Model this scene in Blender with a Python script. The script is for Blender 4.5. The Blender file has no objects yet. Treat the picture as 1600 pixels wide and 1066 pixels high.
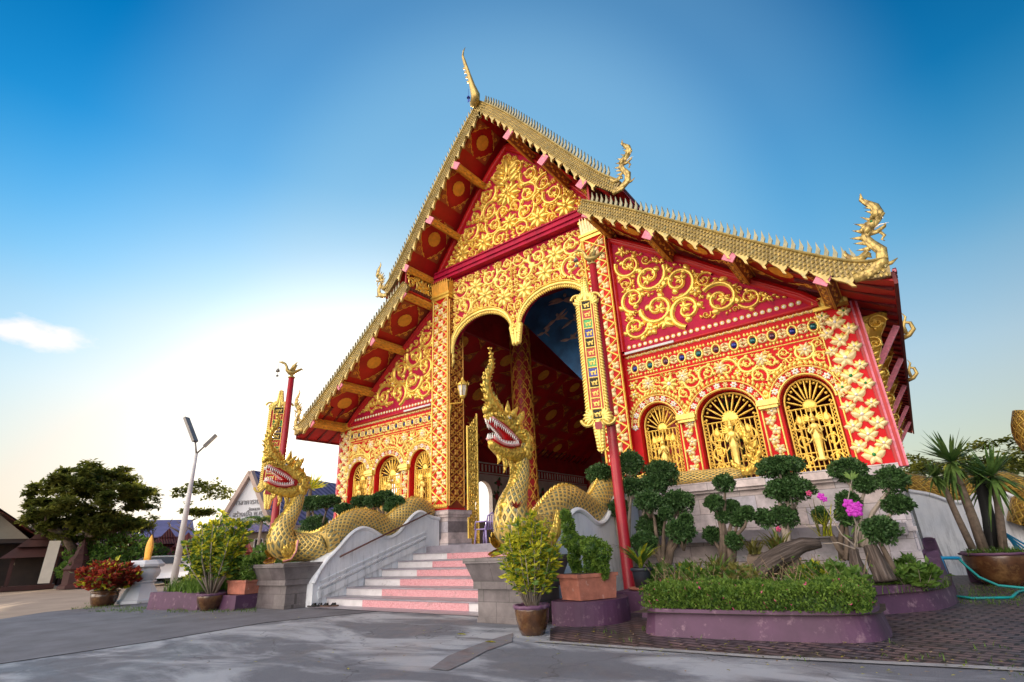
import bpy, math, random
from mathutils import Vector, Matrix, noise
from mathutils.geometry import tessellate_polygon
rnd = random.Random(7)
S = bpy.context.scene
COL = S.collection
PI = math.pi
# ---------------------------------------------------------------- camera
XA = Vector((0.79874623, -0.25208945, -0.54631068))   # rows: world axes seen from the camera (x right, y down, z forward)
YA = Vector((0.60010172, 0.26831536, 0.75358131))
ZA = Vector((-0.04338635, -0.92976222, 0.3655952))
H = 1.206
cam = bpy.data.objects.new('camera', bpy.data.cameras.new('camera'))
COL.objects.link(cam)
cam.data.sensor_width = 36
cam.data.lens = 808.47/1600*36
cam.data.clip_start = .05
cam.data.clip_end = 3000
Rm = Matrix(((XA[0], -XA[1], -XA[2]), (YA[0], -YA[1], -YA[2]), (ZA[0], -ZA[1], -ZA[2])))
cam.matrix_world = Matrix.Translation((0, 0, H)) @ Rm.to_4x4()
S.camera = cam

def ray(px, py):
    c = (px-800, py-533, 808.47)
    return Vector([sum(A[i]*c[i] for i in range(3)) for A in (XA, YA, ZA)])
def at(px, py, y):          # survey helper: where the sight line meets the plane y
    d = ray(px, py); t = y/d[1]; return Vector((d[0]*t, y, d[2]*t+H))
def atx(px, py, x):
    d = ray(px, py); t = x/d[0]; return Vector((x, d[1]*t, d[2]*t+H))

# ---------------------------------------------------------------- mesh builder
class MB:
    def __init__(s): s.v = []; s.f = []; s.m = []; s.uv = []; s.M = None
    def add(s, vs, fs, m=0, uvs=None):
        o = len(s.v)
        for i, p in enumerate(vs):
            s.v.append(tuple(s.M @ Vector(p)) if s.M else tuple(p))
            s.uv.append(uvs[i] if uvs else (p[0]*.7+p[1]*.7, p[2]))
        for f in fs: s.f.append(tuple(o+i for i in f)); s.m.append(m)
    def box(s, x0, x1, y0, y1, z0, z1, m=0):
        s.hexa([(x0, y0), (x1, y0), (x1, y1), (x0, y1)], z0, [(x0, y0), (x1, y0), (x1, y1), (x0, y1)], z1, m)
    def hexa(s, b, z0, t, z1, m=0):
        n = len(b)
        vs = [(p[0], p[1], z0) for p in b]+[(p[0], p[1], z1) for p in t]
        fs = [tuple(range(n))[::-1], tuple(range(n, 2*n))]+[(i, (i+1) % n, n+(i+1) % n, n+i) for i in range(n)]
        s.add(vs, fs, m)
    def beam(s, a, b, w, h, m=0, up=(0, 0, 1)):
        a = Vector(a); b = Vector(b); d = (b-a).normalized(); u = Vector(up)
        r = d.cross(u).normalized(); u = r.cross(d).normalized()
        vs = []
        for p in (a, b):
            for i, j in ((-1, -1), (1, -1), (1, 1), (-1, 1)): vs.append(p+r*(i*w/2)+u*(j*h/2))
        s.add(vs, [(3, 2, 1, 0), (4, 5, 6, 7)]+[(i, (i+1) % 4, 4+(i+1) % 4, 4+i) for i in range(4)], m)
    def tube(s, pts, rad, n=8, m=0, caps=True, sq=1.0, side=None, v0=0.0):
        pts = [Vector(p) for p in pts]; k = len(pts)
        if not hasattr(rad, '__len__'): rad = [rad]*k
        L = v0; vs = []; uvs = []; pr = None
        for i, p in enumerate(pts):
            t = (pts[min(i+1, k-1)]-pts[max(i-1, 0)])
            t = t.normalized() if t.length > 1e-9 else Vector((0, 0, 1))
            if i: L += (p-pts[i-1]).length
            if side is not None: r = Vector(side); r = (r-t*r.dot(t)).normalized()
            elif pr is None:
                r = t.cross(Vector((0, 0, 1)));
                if r.length < 1e-3: r = t.cross(Vector((1, 0, 0)))
                r.normalize()
            else: r = (pr-t*pr.dot(t)).normalized()
            pr = r; b = t.cross(r)
            for j in range(n+1):
                a = 2*PI*j/n
                vs.append(p+(r*math.cos(a)*sq+b*math.sin(a))*rad[i]); uvs.append((L, j/n))
        fs = [(i*(n+1)+j, i*(n+1)+j+1, (i+1)*(n+1)+j+1, (i+1)*(n+1)+j) for i in range(k-1) for j in range(n)]
        if caps: fs += [tuple(range(n))[::-1], tuple((k-1)*(n+1)+j for j in range(n))]
        s.add(vs, fs, m, uvs)
    def lathe(s, c, prof, n=16, m=0, sx=1, sy=1, rot=0, sq=False):
        vs = []; uvs = []
        for (r, z) in prof:
            for j in range(n+1):
                a = rot+2*PI*j/n
                vs.append((c[0]+r*math.cos(a)*sx, c[1]+r*math.sin(a)*sy, c[2]+z)); uvs.append((j/n, z))
        k = len(prof)
        fs = [(i*(n+1)+j, i*(n+1)+j+1, (i+1)*(n+1)+j+1, (i+1)*(n+1)+j) for i in range(k-1) for j in range(n)]
        fs += [tuple(range(n))[::-1], tuple((k-1)*(n+1)+j for j in range(n))]
        s.add(vs, fs, m, uvs)
    def ball(s, c, r, n=10, m=0, sc=(1, 1, 1)):
        k = max(5, n//2+1); vs = []
        for i in range(k+1):
            for j in range(n):
                a = PI*i/k; b = 2*PI*j/n
                vs.append((c[0]+r*sc[0]*math.sin(a)*math.cos(b), c[1]+r*sc[1]*math.sin(a)*math.sin(b), c[2]+r*sc[2]*math.cos(a)))
        s.add(vs, [(i*n+j, i*n+(j+1) % n, (i+1)*n+(j+1) % n, (i+1)*n+j) for i in range(k) for j in range(n)], m)
    def poly(s, pts, m=0, holes=()):           # flat polygon (3D points) with holes
        loops = [[Vector(p) for p in pts]]+[[Vector(p) for p in h] for h in holes]
        tr = tessellate_polygon(loops)
        s.add([p for l in loops for p in l], [tuple(t) for t in tr], m)
    def build(s, name, mats, parent=None, smooth=False):
        me = bpy.data.meshes.new(name)
        me.from_pydata(s.v, [], s.f)
        if not isinstance(mats, (list, tuple)): mats = [mats]
        for mt in mats: me.materials.append(mt)
        me.polygons.foreach_set('material_index', s.m)
        if smooth: me.polygons.foreach_set('use_smooth', [True]*len(s.f))
        uvl = me.uv_layers.new(name='UVMap')
        idx = [0]*len(me.loops); me.loops.foreach_get('vertex_index', idx)
        flat = [c for i in idx for c in s.uv[i]]
        uvl.data.foreach_set('uv', flat)
        me.validate(); me.update()
        o = bpy.data.objects.new(name, me); COL.objects.link(o)
        if parent is not None:
            o.parent = parent
            o.matrix_parent_inverse = parent_world(parent).inverted()
        return o
def parent_world(p):
    M = p.matrix_basis.copy()
    while p.parent is not None:
        M = p.parent.matrix_basis @ p.matrix_parent_inverse @ M
        p = p.parent
    return M
def tag(o, label=None, cat=None, group=None, kind=None):
    if label: o['label'] = label
    if cat: o['category'] = cat
    if group: o['group'] = group
    if kind: o['kind'] = kind
    return o
def thing(name, loc, label, cat, group=None):
    o = bpy.data.objects.new(name, None); COL.objects.link(o)
    o.location = loc; o.empty_display_size = .2
    return tag(o, label, cat, group)
def children(o): return [c for c in COL.objects if c.parent == o]
def copy_tree(o, parent=None):
    c = o.copy(); COL.objects.link(c)
    if parent is not None: c.parent = parent
    for ch in children(o): copy_tree(ch, c)
    return c

# relief drawing on a frame: (u, v) in the panel, d outwards
class Fr:
    def __init__(s, o, eu, ev, en): s.o = Vector(o); s.u = Vector(eu); s.v = Vector(ev); s.n = Vector(en)
    def __call__(s, u, v, d=0): return s.o+s.u*u+s.v*v+s.n*d
def stroke(mb, fr, pts, ws, h, m=0, d0=.002):
    k = len(pts); vs = []
    for i in range(k):
        a = pts[max(i-1, 0)]; b = pts[min(i+1, k-1)]
        tx, ty = b[0]-a[0], b[1]-a[1]; l = math.hypot(tx, ty) or 1; nx, ny = -ty/l, tx/l
        w = ws[i]; hh = h*min(1, .35+w/(max(ws)+1e-9))
        for q, z in ((-1, 0), (-.55, .8), (0, 1), (.55, .8), (1, 0)):
            vs.append(fr(pts[i][0]+nx*w*q, pts[i][1]+ny*w*q, d0+hh*z))
    mb.add(vs, [(i*5+j, i*5+j+1, (i+1)*5+j+1, (i+1)*5+j) for i in range(k-1) for j in range(4)], m)
def leaf(mb, fr, u, v, ang, L, W, h, bend=0, m=0, n=6):
    pts = []; a = ang; x, y = u, v
    for i in range(n+1):
        pts.append((x, y)); x += math.cos(a)*L/n; y += math.sin(a)*L/n; a += bend/n
    ws = [W*(.25+.95*math.sin(PI*(i/n)**.75)*(1 if i < n else 0)) if i < n else W*.03 for i in range(n+1)]
    stroke(mb, fr, pts, ws, h, m)
    return pts[-1]
def acanthus(mb, fr, u, v, ang, s, h, m=0, sgn=1):
    leaf(mb, fr, u, v, ang, s, s*.25, h, .5*sgn, m)
    leaf(mb, fr, u, v, ang+.75, s*.8, s*.22, h*.9, .9, m)
    leaf(mb, fr, u, v, ang-.75, s*.8, s*.22, h*.9, -.9, m)
    leaf(mb, fr, u, v, ang+1.5, s*.6, s*.18, h*.8, 1.0, m)
    leaf(mb, fr, u, v, ang-1.5, s*.6, s*.18, h*.8, -1.0, m)
def disc(mb, fr, u, v, r, h, m=0, n=10, d0=.002, ru=1):
    vs = [fr(u, v, d0+h)]
    for rr, z in ((.6, .85), (1, 0)):
        for j in range(n): a = 2*PI*j/n; vs.append(fr(u+r*rr*math.cos(a)*ru, v+r*rr*math.sin(a), d0+h*z))
    fs = [(0, 1+j, 1+(j+1) % n) for j in range(n)]+[(1+j, 1+n+j, 1+n+(j+1) % n, 1+(j+1) % n) for j in range(n)]
    mb.add(vs, fs, m)
def flower(mb, fr, u, v, r, h, n=6, m=0, mc=None, a0=0):
    for i in range(n): leaf(mb, fr, u+.15*r*math.cos(a0+2*PI*i/n), v+.15*r*math.sin(a0+2*PI*i/n), a0+2*PI*i/n, r*.9, r*.30*6/n, h, 0, m, 5)
    disc(mb, fr, u, v, r*.27, h*1.5, m if mc is None else mc, 8)
def spiral(mb, fr, u, v, r, a0, sgn, h, wf=.11, turns=1.35, m=0, leaves=True):
    n = 26; pts = []; ws = []
    for i in range(n+1):
        t = i/n; rr = r*(1-.78*t**.85); a = a0+sgn*2*PI*turns*t
        pts.append((u+rr*math.cos(a), v+rr*math.sin(a))); ws.append(r*wf*(1.15-.55*t))
        if leaves and i in (3, 8, 13, 18):
            ta = a+sgn*PI/2
            leaf(mb, fr, pts[-1][0], pts[-1][1], ta-sgn*.95, r*.52*(1-.4*t), r*.17, h*.85, sgn*1.4, m, 5); leaf(mb, fr, pts[-1][0], pts[-1][1], ta-sgn*.35, r*.34*(1-.4*t), r*.12, h*.7, sgn*.9, m, 5)
            if i in (8, 13, 18): leaf(mb, fr, pts[-1][0], pts[-1][1], ta+sgn*.8, r*.40*(1-.3*t), r*.15, h*.8, -sgn*1.1, m, 5)
    stroke(mb, fr, pts, ws, h, m)
    e = pts[-1]; acanthus(mb, fr, e[0], e[1], a0+sgn*2*PI*turns+sgn*2.0, r*.52, h, m, sgn)
def inpoly(p, P):
    c = False; j = len(P)-1
    for i in range(len(P)):
        if (P[i][1] > p[1]) != (P[j][1] > p[1]) and p[0] < (P[j][0]-P[i][0])*(p[1]-P[i][1])/(P[j][1]-P[i][1])+P[i][0]: c = not c
        j = i
    return c
def segd(p, a, b):
    dx, dy = b[0]-a[0], b[1]-a[1]; l = dx*dx+dy*dy
    t = 0 if l == 0 else max(0, min(1, ((p[0]-a[0])*dx+(p[1]-a[1])*dy)/l))
    return math.hypot(p[0]-a[0]-t*dx, p[1]-a[1]-t*dy)
def fill_scroll(mb, fr, P, rmax, rmin, h, seed=1, m=0, mir=False, mc=None, gap=.0, pre=(), wf=.11, flow=.3):
    R = random.Random(seed); C = list(pre)
    us = [p[0] for p in P]; vs = [p[1] for p in P]
    cand = []
    for _ in range(2600):
        p = (R.uniform(min(us), max(us)), R.uniform(min(vs), max(vs)))
        if mir and p[0] < .02: p = (abs(p[0]), p[1])
        if inpoly(p, P):
            d = min(segd(p, P[i], P[(i+1) % len(P)]) for i in range(len(P)))
            if mir and p[0] < rmin*4: d = min(d, p[0])if p[0] > rmin*.8 else d
            cand.append((p, d))
    out = []
    while True:
        best = None; br = rmin
        for (p, d) in cand:
            r = min(d-gap, rmax)
            if r <= br: continue
            for c in C:
                r = min(r, math.hypot(p[0]-c[0], p[1]-c[1])-c[2])
                if r <= br: break
            if r > br: br = r; best = p
            if br >= rmax*.999: break
        if best is None or len(out) > 420: break
        C.append((best[0], best[1], br)); out.append((best[0], best[1], br))
    for (u, v, r) in out:
        k = R.random(); a = R.uniform(0, 2*PI); sg = R.choice((-1, 1))
        for mm in ((1, -1) if mir and u > .02 else (1,)):
            f2 = fr if mm == 1 else Fr(fr.o, -fr.u, fr.v, fr.n)
            R2 = r*1.2
            if r > rmax*.42:
                if k < flow: flower(mb, f2, u, v, R2*.95, h*1.2, 6 if r < rmax*.7 else 8, m, mc, a)
                else: spiral(mb, f2, u, v, R2, a, sg, h, wf, 1.35, m)
            elif r > rmax*.16:
                if k < .35: flower(mb, f2, u, v, R2, h, 5, m, mc, a)
                elif k < .7: acanthus(mb, f2, u-R2*.6*math.cos(a), v-R2*.6*math.sin(a), a, R2*1.5, h, m, sg)
                else: spiral(mb, f2, u, v, R2, a, sg, h*.9, .16, 1.1, m, False)
            else:
                leaf(mb, f2, u-R2*math.cos(a), v-R2*math.sin(a), a-.4*sg, R2*2.3, R2*.6, h*.8, .8*sg, m, 5)
    return out

# ---------------------------------------------------------------- materials
def nodes(name):
    m = bpy.data.materials.new(name); m.use_nodes = True
    nt = m.node_tree; b = nt.nodes['Principled BSDF']
    return m, nt, b
def N(nt, t, **k):
    n = nt.nodes.new(t)
    for a, v in k.items():
        if a in n.inputs: n.inputs[a].default_value = v
        else: setattr(n, a, v)
    return n
def mixc(nt, fac, a, b, mode='MIX'):
    n = nt.nodes.new('ShaderNodeMix'); n.data_type = 'RGBA'; n.blend_type = mode
    def s(i, v):
        if hasattr(v, 'links') or hasattr(v, 'node'): nt.links.new(v, n.inputs[i])
        elif isinstance(v, (int, float)): n.inputs[i].default_value = v
        else: n.inputs[i].default_value = (*v[:3], 1)
    s(0, fac); s(6, a); s(7, b)
    return n.outputs[2]
def ramp(nt, fac, stops):
    n = nt.nodes.new('ShaderNodeValToRGB'); nt.links.new(fac, n.inputs[0])
    el = n.color_ramp.elements
    while len(el) < len(stops): el.new(.5)
    for e, (p, c) in zip(el, stops): e.position = p; e.color = (*c, 1) if not isinstance(c, (int, float)) else (c, c, c, 1)
    return n.outputs[0]
def noi(nt, scale, detail=4, rough=.6, vec=None, dist=0):
    n = N(nt, 'ShaderNodeTexNoise', Scale=scale, Detail=detail, Roughness=rough, Distortion=dist)
    if vec is None:
        tc = nt.nodes.new('ShaderNodeNewGeometry'); vec = tc.outputs['Position']
    nt.links.new(vec, n.inputs['Vector'])
    return n.outputs[0]
def bump(nt, b, hgt, strength=.3, dist=.02):
    n = N(nt, 'ShaderNodeBump', Strength=strength, Distance=dist)
    nt.links.new(hgt, n.inputs['Height']); nt.links.new(n.outputs[0], b.inputs['Normal'])
def mat(name, col, rough=.6, metal=0, var=.25, scale=3, bmp=.15, bscale=40, dirt=None, spec=None, coat=0):
    m, nt, b = nodes(name)
    n1 = noi(nt, scale); lo = [c*(1-var) for c in col]; hi = [min(1, c*(1+var*.8)) for c in col]
    c = ramp(nt, n1, [(.3, lo), (.7, hi)])
    if dirt:
        n2 = noi(nt, dirt[1], 6, .7); f = ramp(nt, n2, [(dirt[2], 0.), (min(1, dirt[2]+.2), 1.)])
        c = mixc(nt, f, c, dirt[0])
    nt.links.new(c, b.inputs['Base Color'])
    b.inputs['Roughness'].default_value = rough; b.inputs['Metallic'].default_value = metal
    if spec is not None: b.inputs['Specular IOR Level'].default_value = spec
    if coat: b.inputs['Coat Weight'].default_value = coat
    if bmp: bump(nt, b, noi(nt, bscale), bmp, .01)
    return m
def mathn(nt, op, a, b=0):
    n = nt.nodes.new('ShaderNodeMath'); n.operation = op
    for i, v in enumerate((a, b)):
        if isinstance(v, (int, float)): n.inputs[i].default_value = v
        else: nt.links.new(v, n.inputs[i])
    return n.outputs[0]
def scale_mat(name, du, nv, line, fill1, fill2, lw=.16, metal=.35, rough=.38):
    """naga skin: raised gold lattice over darker scale centres, from the length/around UVs of a tube"""
    m, nt, b = nodes(name)
    uv = nt.nodes.new('ShaderNodeUVMap'); sp = nt.nodes.new('ShaderNodeSeparateXYZ'); nt.links.new(uv.outputs[0], sp.inputs[0])
    u = mathn(nt, 'DIVIDE', sp.outputs[0], du); v = mathn(nt, 'MULTIPLY', sp.outputs[1], nv)
    a = mathn(nt, 'FRACT', mathn(nt, 'ADD', u, v)); c = mathn(nt, 'FRACT', mathn(nt, 'SUBTRACT', mathn(nt, 'ADD', v, 100), u))
    pa = mathn(nt, 'PINGPONG', a, .5); pc = mathn(nt, 'PINGPONG', c, .5)
    e = mathn(nt, 'MINIMUM', pa, pc)
    f = ramp(nt, e, [(lw, 0.), (lw+.05, 1.)])
    n1 = noi(nt, 9)
    fill = ramp(nt, n1, [(.4, fill1), (.6, fill2)])
    n2 = noi(nt, 2.5); ln = ramp(nt, n2, [(.3, [x*.75 for x in line]), (.7, [min(1, x*1.15) for x in line])])
    nt.links.new(mixc(nt, f, ln, fill), b.inputs['Base Color'])
    b.inputs['Roughness'].default_value = rough; b.inputs['Metallic'].default_value = metal
    hgt = ramp(nt, e, [(0, 1.), (lw, .8), (lw+.06, .2), (.4, .55)])
    bump(nt, b, hgt, .9, .035)
    return m
M = {}
M['gold'] = mat('gold_paint', (.90, .60, .12), .3, .55, .22, 3, .3, 60)
M['gold_pale'] = mat('gold_paint_pale', (.92, .66, .17), .34, .45, .22, 3, .3, 50)
M['gold_old'] = mat('gold_weathered', (.50, .36, .11), .4, .5, .4, 4, .35, 50, ((.22, .16, .06), 7, .56))
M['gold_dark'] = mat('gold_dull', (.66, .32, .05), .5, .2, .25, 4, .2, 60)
M['orange_gold'] = mat('stencil_gold', (.88, .42, .05), .55, .1, .2, 5, .1, 60)
M['red'] = mat('red_paint', (.50, .008, .010), .4, 0, .2, 2, .08, 50)
M['red_bright'] = mat('red_wall_paint', (.56, .007, .012), .6, 0, .2, 2, .08, 50, ((.34, .01, .012), 4, .55), .2)
M['magenta'] = mat('magenta_board', (.42, .007, .045), .6, 0, .3, 2, .08, 40, ((.2, .008, .03), 3, .55), .2)
M['deep_red'] = mat('soffit_red', (.50, .012, .012), .5, 0, .25, 1.5, .1, 30)
M['dark_red'] = mat('eave_maroon', (.17, .014, .018), .6, 0, .3, 2, .15, 30)
M['pink'] = mat('pink_beam_end', (.75, .22, .30), .6, 0, .3, 12, .1, 50)
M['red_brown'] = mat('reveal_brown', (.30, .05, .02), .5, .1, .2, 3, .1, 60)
M['cream'] = mat('cream_petal', (.88, .70, .36), .45, .2, .2, 8, .25, 70)
M['white'] = mat('white_petal', (.85, .84, .8), .5, 0, .08, 8, .1, 70)
M['green_gem'] = mat('green_glass', (.03, .28, .07), .15, .2, .3, 8, 0)
M['mirror_blue'] = mat('blue_mirror', (.012, .02, .16), .08, .5, .3, 3, 0)
M['mirror_teal'] = mat('teal_mirror', (.012, .09, .1), .08, .5, .3, 3, 0)
M['mirror_plum'] = mat('plum_mirror', (.09, .03, .06), .08, .5, .3, 3, 0)
M['black_red'] = mat('interior_red', (.36, .02, .022), .55, 0, .3, 1.5, .1, 30)
M['mural_blue'] = mat('mural_blue', (.03, .15, .36), .6, 0, .5, 1.2, .1, 30)
M['mural_fig'] = mat('mural_figure', (.42, .32, .28), .6, 0, .3, 6, .1, 30)
M['inner_white'] = mat('inner_white', (.62, .58, .54), .6, 0, .15, 2, .1, 30)
M['rose'] = mat('painted_rose', (.35, .04, .06), .5, 0, .3, 9, .1, 30)
M['leaf_paint'] = mat('painted_leaf', (.04, .16, .07), .5, 0, .3, 9, .1, 30)
M['dark'] = mat('dark_void', (.02, .016, .014), .7, 0, .3, 3, 0)
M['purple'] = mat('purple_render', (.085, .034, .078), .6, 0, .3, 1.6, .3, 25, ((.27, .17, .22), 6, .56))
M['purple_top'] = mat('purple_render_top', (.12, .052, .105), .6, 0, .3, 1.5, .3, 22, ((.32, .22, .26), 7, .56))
M['beam_brown'] = mat('carved_beam_brown', (.30, .095, .03), .5, .1, .3, 6, .5, 30)
M['terracotta'] = mat('terracotta', (.42, .15, .10), .8, 0, .3, 6, .3, 50, ((.55, .38, .33), 9, .58))
M['glazed'] = mat('glazed_brown', (.085, .036, .014), .25, 0, .5, 4, .15, 20, ((.2, .11, .04), 3, .5), coat=.4)
M['trunk'] = mat('bark', (.16, .12, .09), .9, 0, .4, 9, .6, 30)
M['trunk_pale'] = mat('pale_bark', (.33, .28, .23), .9, 0, .3, 9, .5, 30)
M['deadwood'] = mat('grey_driftwood', (.085, .06, .052), .9, 0, .6, 9, 1.0, 14, ((.2, .17, .15), 11, .55))
M['soil'] = mat('soil', (.05, .035, .022), .95, 0, .5, 8, .6, 30)
M['steel_white'] = mat('white_post_paint', (.6, .6, .6), .5, 0, .15, 2, .1, 30)
M['steel_grey'] = mat('lamp_grey', (.22, .21, .2), .5, .3, .2, 3, .1, 30)
M['pole_red'] = mat('pole_red', (.36, .010, .018), .4, 0, .3, 1.5, .1, 30, ((.26, .03, .03), 5, .58))
M['blue_pipe'] = mat('blue_pvc', (.01, .22, .42), .35, 0, .15, 3, .05, 30)
M['teal_hose'] = mat('teal_hose', (.01, .26, .25), .4, 0, .2, 3, .05, 30)
M['black_pot'] = mat('dark_plastic_pot', (.03, .035, .05), .5, 0, .3, 3, .05, 30)
M['lilac'] = mat('lilac_plastic', (.40, .32, .62), .35, 0, .1, 2, 0)
M['tooth'] = mat('tooth_white', (.85, .83, .78), .3, 0, .05, 9, 0)
M['mouth'] = mat('mouth_red', (.55, .012, .015), .3, 0, .3, 5, .1, 30)
M['pinklip'] = mat('pink_lip', (.75, .3, .3), .4, 0, .2, 9, .1, 30)
M['glass'] = mat('lantern_glass', (.65, .62, .55), .15, 0, .05, 3, 0)
M['rubber'] = mat('black_rubber', (.015, .015, .015), .7, 0, .2, 3, 0)
M['leather'] = mat('brown_leather', (.1, .05, .03), .5, 0, .2, 9, .1, 60)
M['roof_tile'] = None
def carved(name, col, dark, sc, metal=.5):
    m, nt, b = nodes(name); vo = N(nt, 'ShaderNodeTexVoronoi', Scale=sc, feature='F1'); geo = nt.nodes.new('ShaderNodeNewGeometry'); mp = nt.nodes.new('ShaderNodeMapping'); mp.inputs['Scale'].default_value = (1, 1, .7)
    nt.links.new(geo.outputs['Position'], mp.inputs[0]); nt.links.new(mp.outputs[0], vo.inputs['Vector'])
    c = ramp(nt, vo.outputs['Distance'], [(.0, [min(1, x*1.12) for x in col]), (.5, col), (.85, dark)])  # crevices between the cells painted darker, shade put into the colour
    c = mixc(nt, 1., c, ramp(nt, noi(nt, 5, 5), [(.3, .68), (.65, 1.08)]), 'MULTIPLY')
    nt.links.new(c, b.inputs['Base Color']); b.inputs['Metallic'].default_value = metal; b.inputs['Roughness'].default_value = .34
    bump(nt, b, ramp(nt, vo.outputs['Distance'], [(0, 1.), (.9, 0.)]), .8, .03); return m
M['gold_naga'] = carved('naga_gold', (.93, .63, .11), (.52, .31, .05), 19)
M['gold_roof'] = carved('roof_finial_gold', (.56, .41, .13), (.2, .13, .04), 11, .4)
M['scaleskin'] = scale_mat('naga_scales', .15, 15, (.80, .56, .16), (.24, .19, .08), (.26, .30, .2), .2)
M['scaleskin_neck'] = scale_mat('naga_neck_scales', .13, 13, (.72, .50, .12), (.06, .065, .04), (.1, .13, .1), .17)
M['scale_gold'] = scale_mat('naga_gold_scales', .2, 12, (.62, .40, .07), (.30, .17, .03), (.4, .25, .05), .12)
def leafmat(name, c1, c2, rough=.55, trans=.35, sc=6):
    m, nt, b = nodes(name)
    c = ramp(nt, noi(nt, sc, 3), [(.32, c1), (.68, c2)])
    nt.links.new(c, b.inputs['Base Color']); b.inputs['Roughness'].default_value = rough
    b.inputs['Specular IOR Level'].default_value = .3
    tr = N(nt, 'ShaderNodeBsdfTranslucent'); nt.links.new(c, tr.inputs['Color'])
    mx = nt.nodes.new('ShaderNodeMixShader'); mx.inputs[0].default_value = trans
    nt.links.new(b.outputs[0], mx.inputs[1]); nt.links.new(tr.outputs[0], mx.inputs[2])
    nt.links.new(mx.outputs[0], nt.nodes['Material Output'].inputs[0])
    return m
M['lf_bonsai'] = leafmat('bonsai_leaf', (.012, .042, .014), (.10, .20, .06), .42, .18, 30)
M['lf_hedge'] = leafmat('hedge_leaf', (.035, .10, .012), (.20, .32, .05), .5, .3, 9)
M['lf_grass'] = leafmat('grass_blade', (.05, .12, .02), (.16, .26, .05), .6, .35, 5)
M['lf_yellow'] = leafmat('yellow_croton_leaf', (.16, .27, .02), (.80, .70, .05), .45, .4, 12)
M['lf_green'] = leafmat('garden_leaf', (.05, .13, .02), (.16, .27, .05), .45, .35, 7)
M['lf_red'] = leafmat('croton_red_leaf', (.13, .02, .02), (.5, .07, .03), .45, .3, 14)
M['lf_tree'] = leafmat('rain_tree_leaf', (.045, .075, .012), (.20, .21, .04), .6, .6, 1.2)
M['lf_palm'] = leafmat('yucca_leaf', (.05, .13, .03), (.2, .32, .08), .4, .3, 3)
M['lf_olive'] = leafmat('bromeliad_leaf', (.06, .07, .02), (.26, .24, .06), .45, .3, 8)
M['lf_dry'] = leafmat('dry_twig', (.2, .13, .07), (.42, .32, .2), .8, .1, 9)
M['orchid'] = leafmat('orchid_petal', (.5, .03, .5), (.72, .08, .65), .5, .3, 9)
M['flower_pink'] = leafmat('pink_petal', (.6, .06, .2), (.75, .15, .3), .5, .3, 9)

def logmat():
    m, nt, b = nodes('split_grey_wood'); uv = nt.nodes.new('ShaderNodeUVMap'); mp = nt.nodes.new('ShaderNodeMapping'); mp.inputs['Scale'].default_value = (1.2, 26, 1); nt.links.new(uv.outputs[0], mp.inputs[0])
    n = noi(nt, 1.0, 7, .7, mp.outputs[0], .5)
    c = ramp(nt, n, [(.32, (.018, .013, .012)), (.5, (.10, .075, .062)), (.7, (.25, .205, .18))])
    nt.links.new(c, b.inputs['Base Color']); b.inputs['Roughness'].default_value = .95; bump(nt, b, n, 1.0, .06); return m
M['deadwood'] = logmat()
def brickmat(name, sx, sy, c1, c2, mortar, ms=.02, rough=.85, stain=None, vecmap=None, bstr=.6, off=.5):
    m, nt, b = nodes(name)
    geo = nt.nodes.new('ShaderNodeNewGeometry'); mp = nt.nodes.new('ShaderNodeMapping')
    nt.links.new(geo.outputs['Position'], mp.inputs[0])
    if vecmap: mp.inputs['Rotation'].default_value = vecmap
    br = nt.nodes.new('ShaderNodeTexBrick'); nt.links.new(mp.outputs[0], br.inputs['Vector'])
    br.inputs['Color1'].default_value = (*c1, 1); br.inputs['Color2'].default_value = (*c2, 1); br.inputs['Mortar'].default_value = (*mortar, 1)
    br.inputs['Scale'].default_value = 1; br.inputs['Mortar Size'].default_value = ms
    br.inputs['Brick Width'].default_value = sx; br.inputs['Row Height'].default_value = sy; br.offset = off
    c = br.outputs['Color']
    n = noi(nt, 2.5, 6, .7); v = ramp(nt, n, [(.3, .55), (.7, 1.25)])
    c = mixc(nt, 1.0, c, v, 'MULTIPLY')
    if stain: c = mixc(nt, ramp(nt, noi(nt, stain[1], 6, .7), [(stain[2], 0.), (stain[2]+.15, 1.)]), c, stain[0])
    nt.links.new(c, b.inputs['Base Color']); b.inputs['Roughness'].default_value = rough
    h = mathn(nt, 'ADD', mathn(nt, 'MULTIPLY', br.outputs['Fac'], -1), mathn(nt, 'MULTIPLY', noi(nt, 30), .4))
    bump(nt, b, h, bstr, .012)
    return m
M['marble'] = brickmat('pink_marble_cladding', .62, .33, (.70, .58, .54), (.52, .50, .56), (.28, .24, .24), .006, .22, None, (PI/2, 0, 0), .15)
M['granite'] = brickmat('granite_cladding', .55, .32, (.155, .135, .14), (.19, .17, .17), (.09, .08, .08), .006, .35, ((.25, .22, .21), 12, .62), (PI/2, 0, 0), .2)
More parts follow.
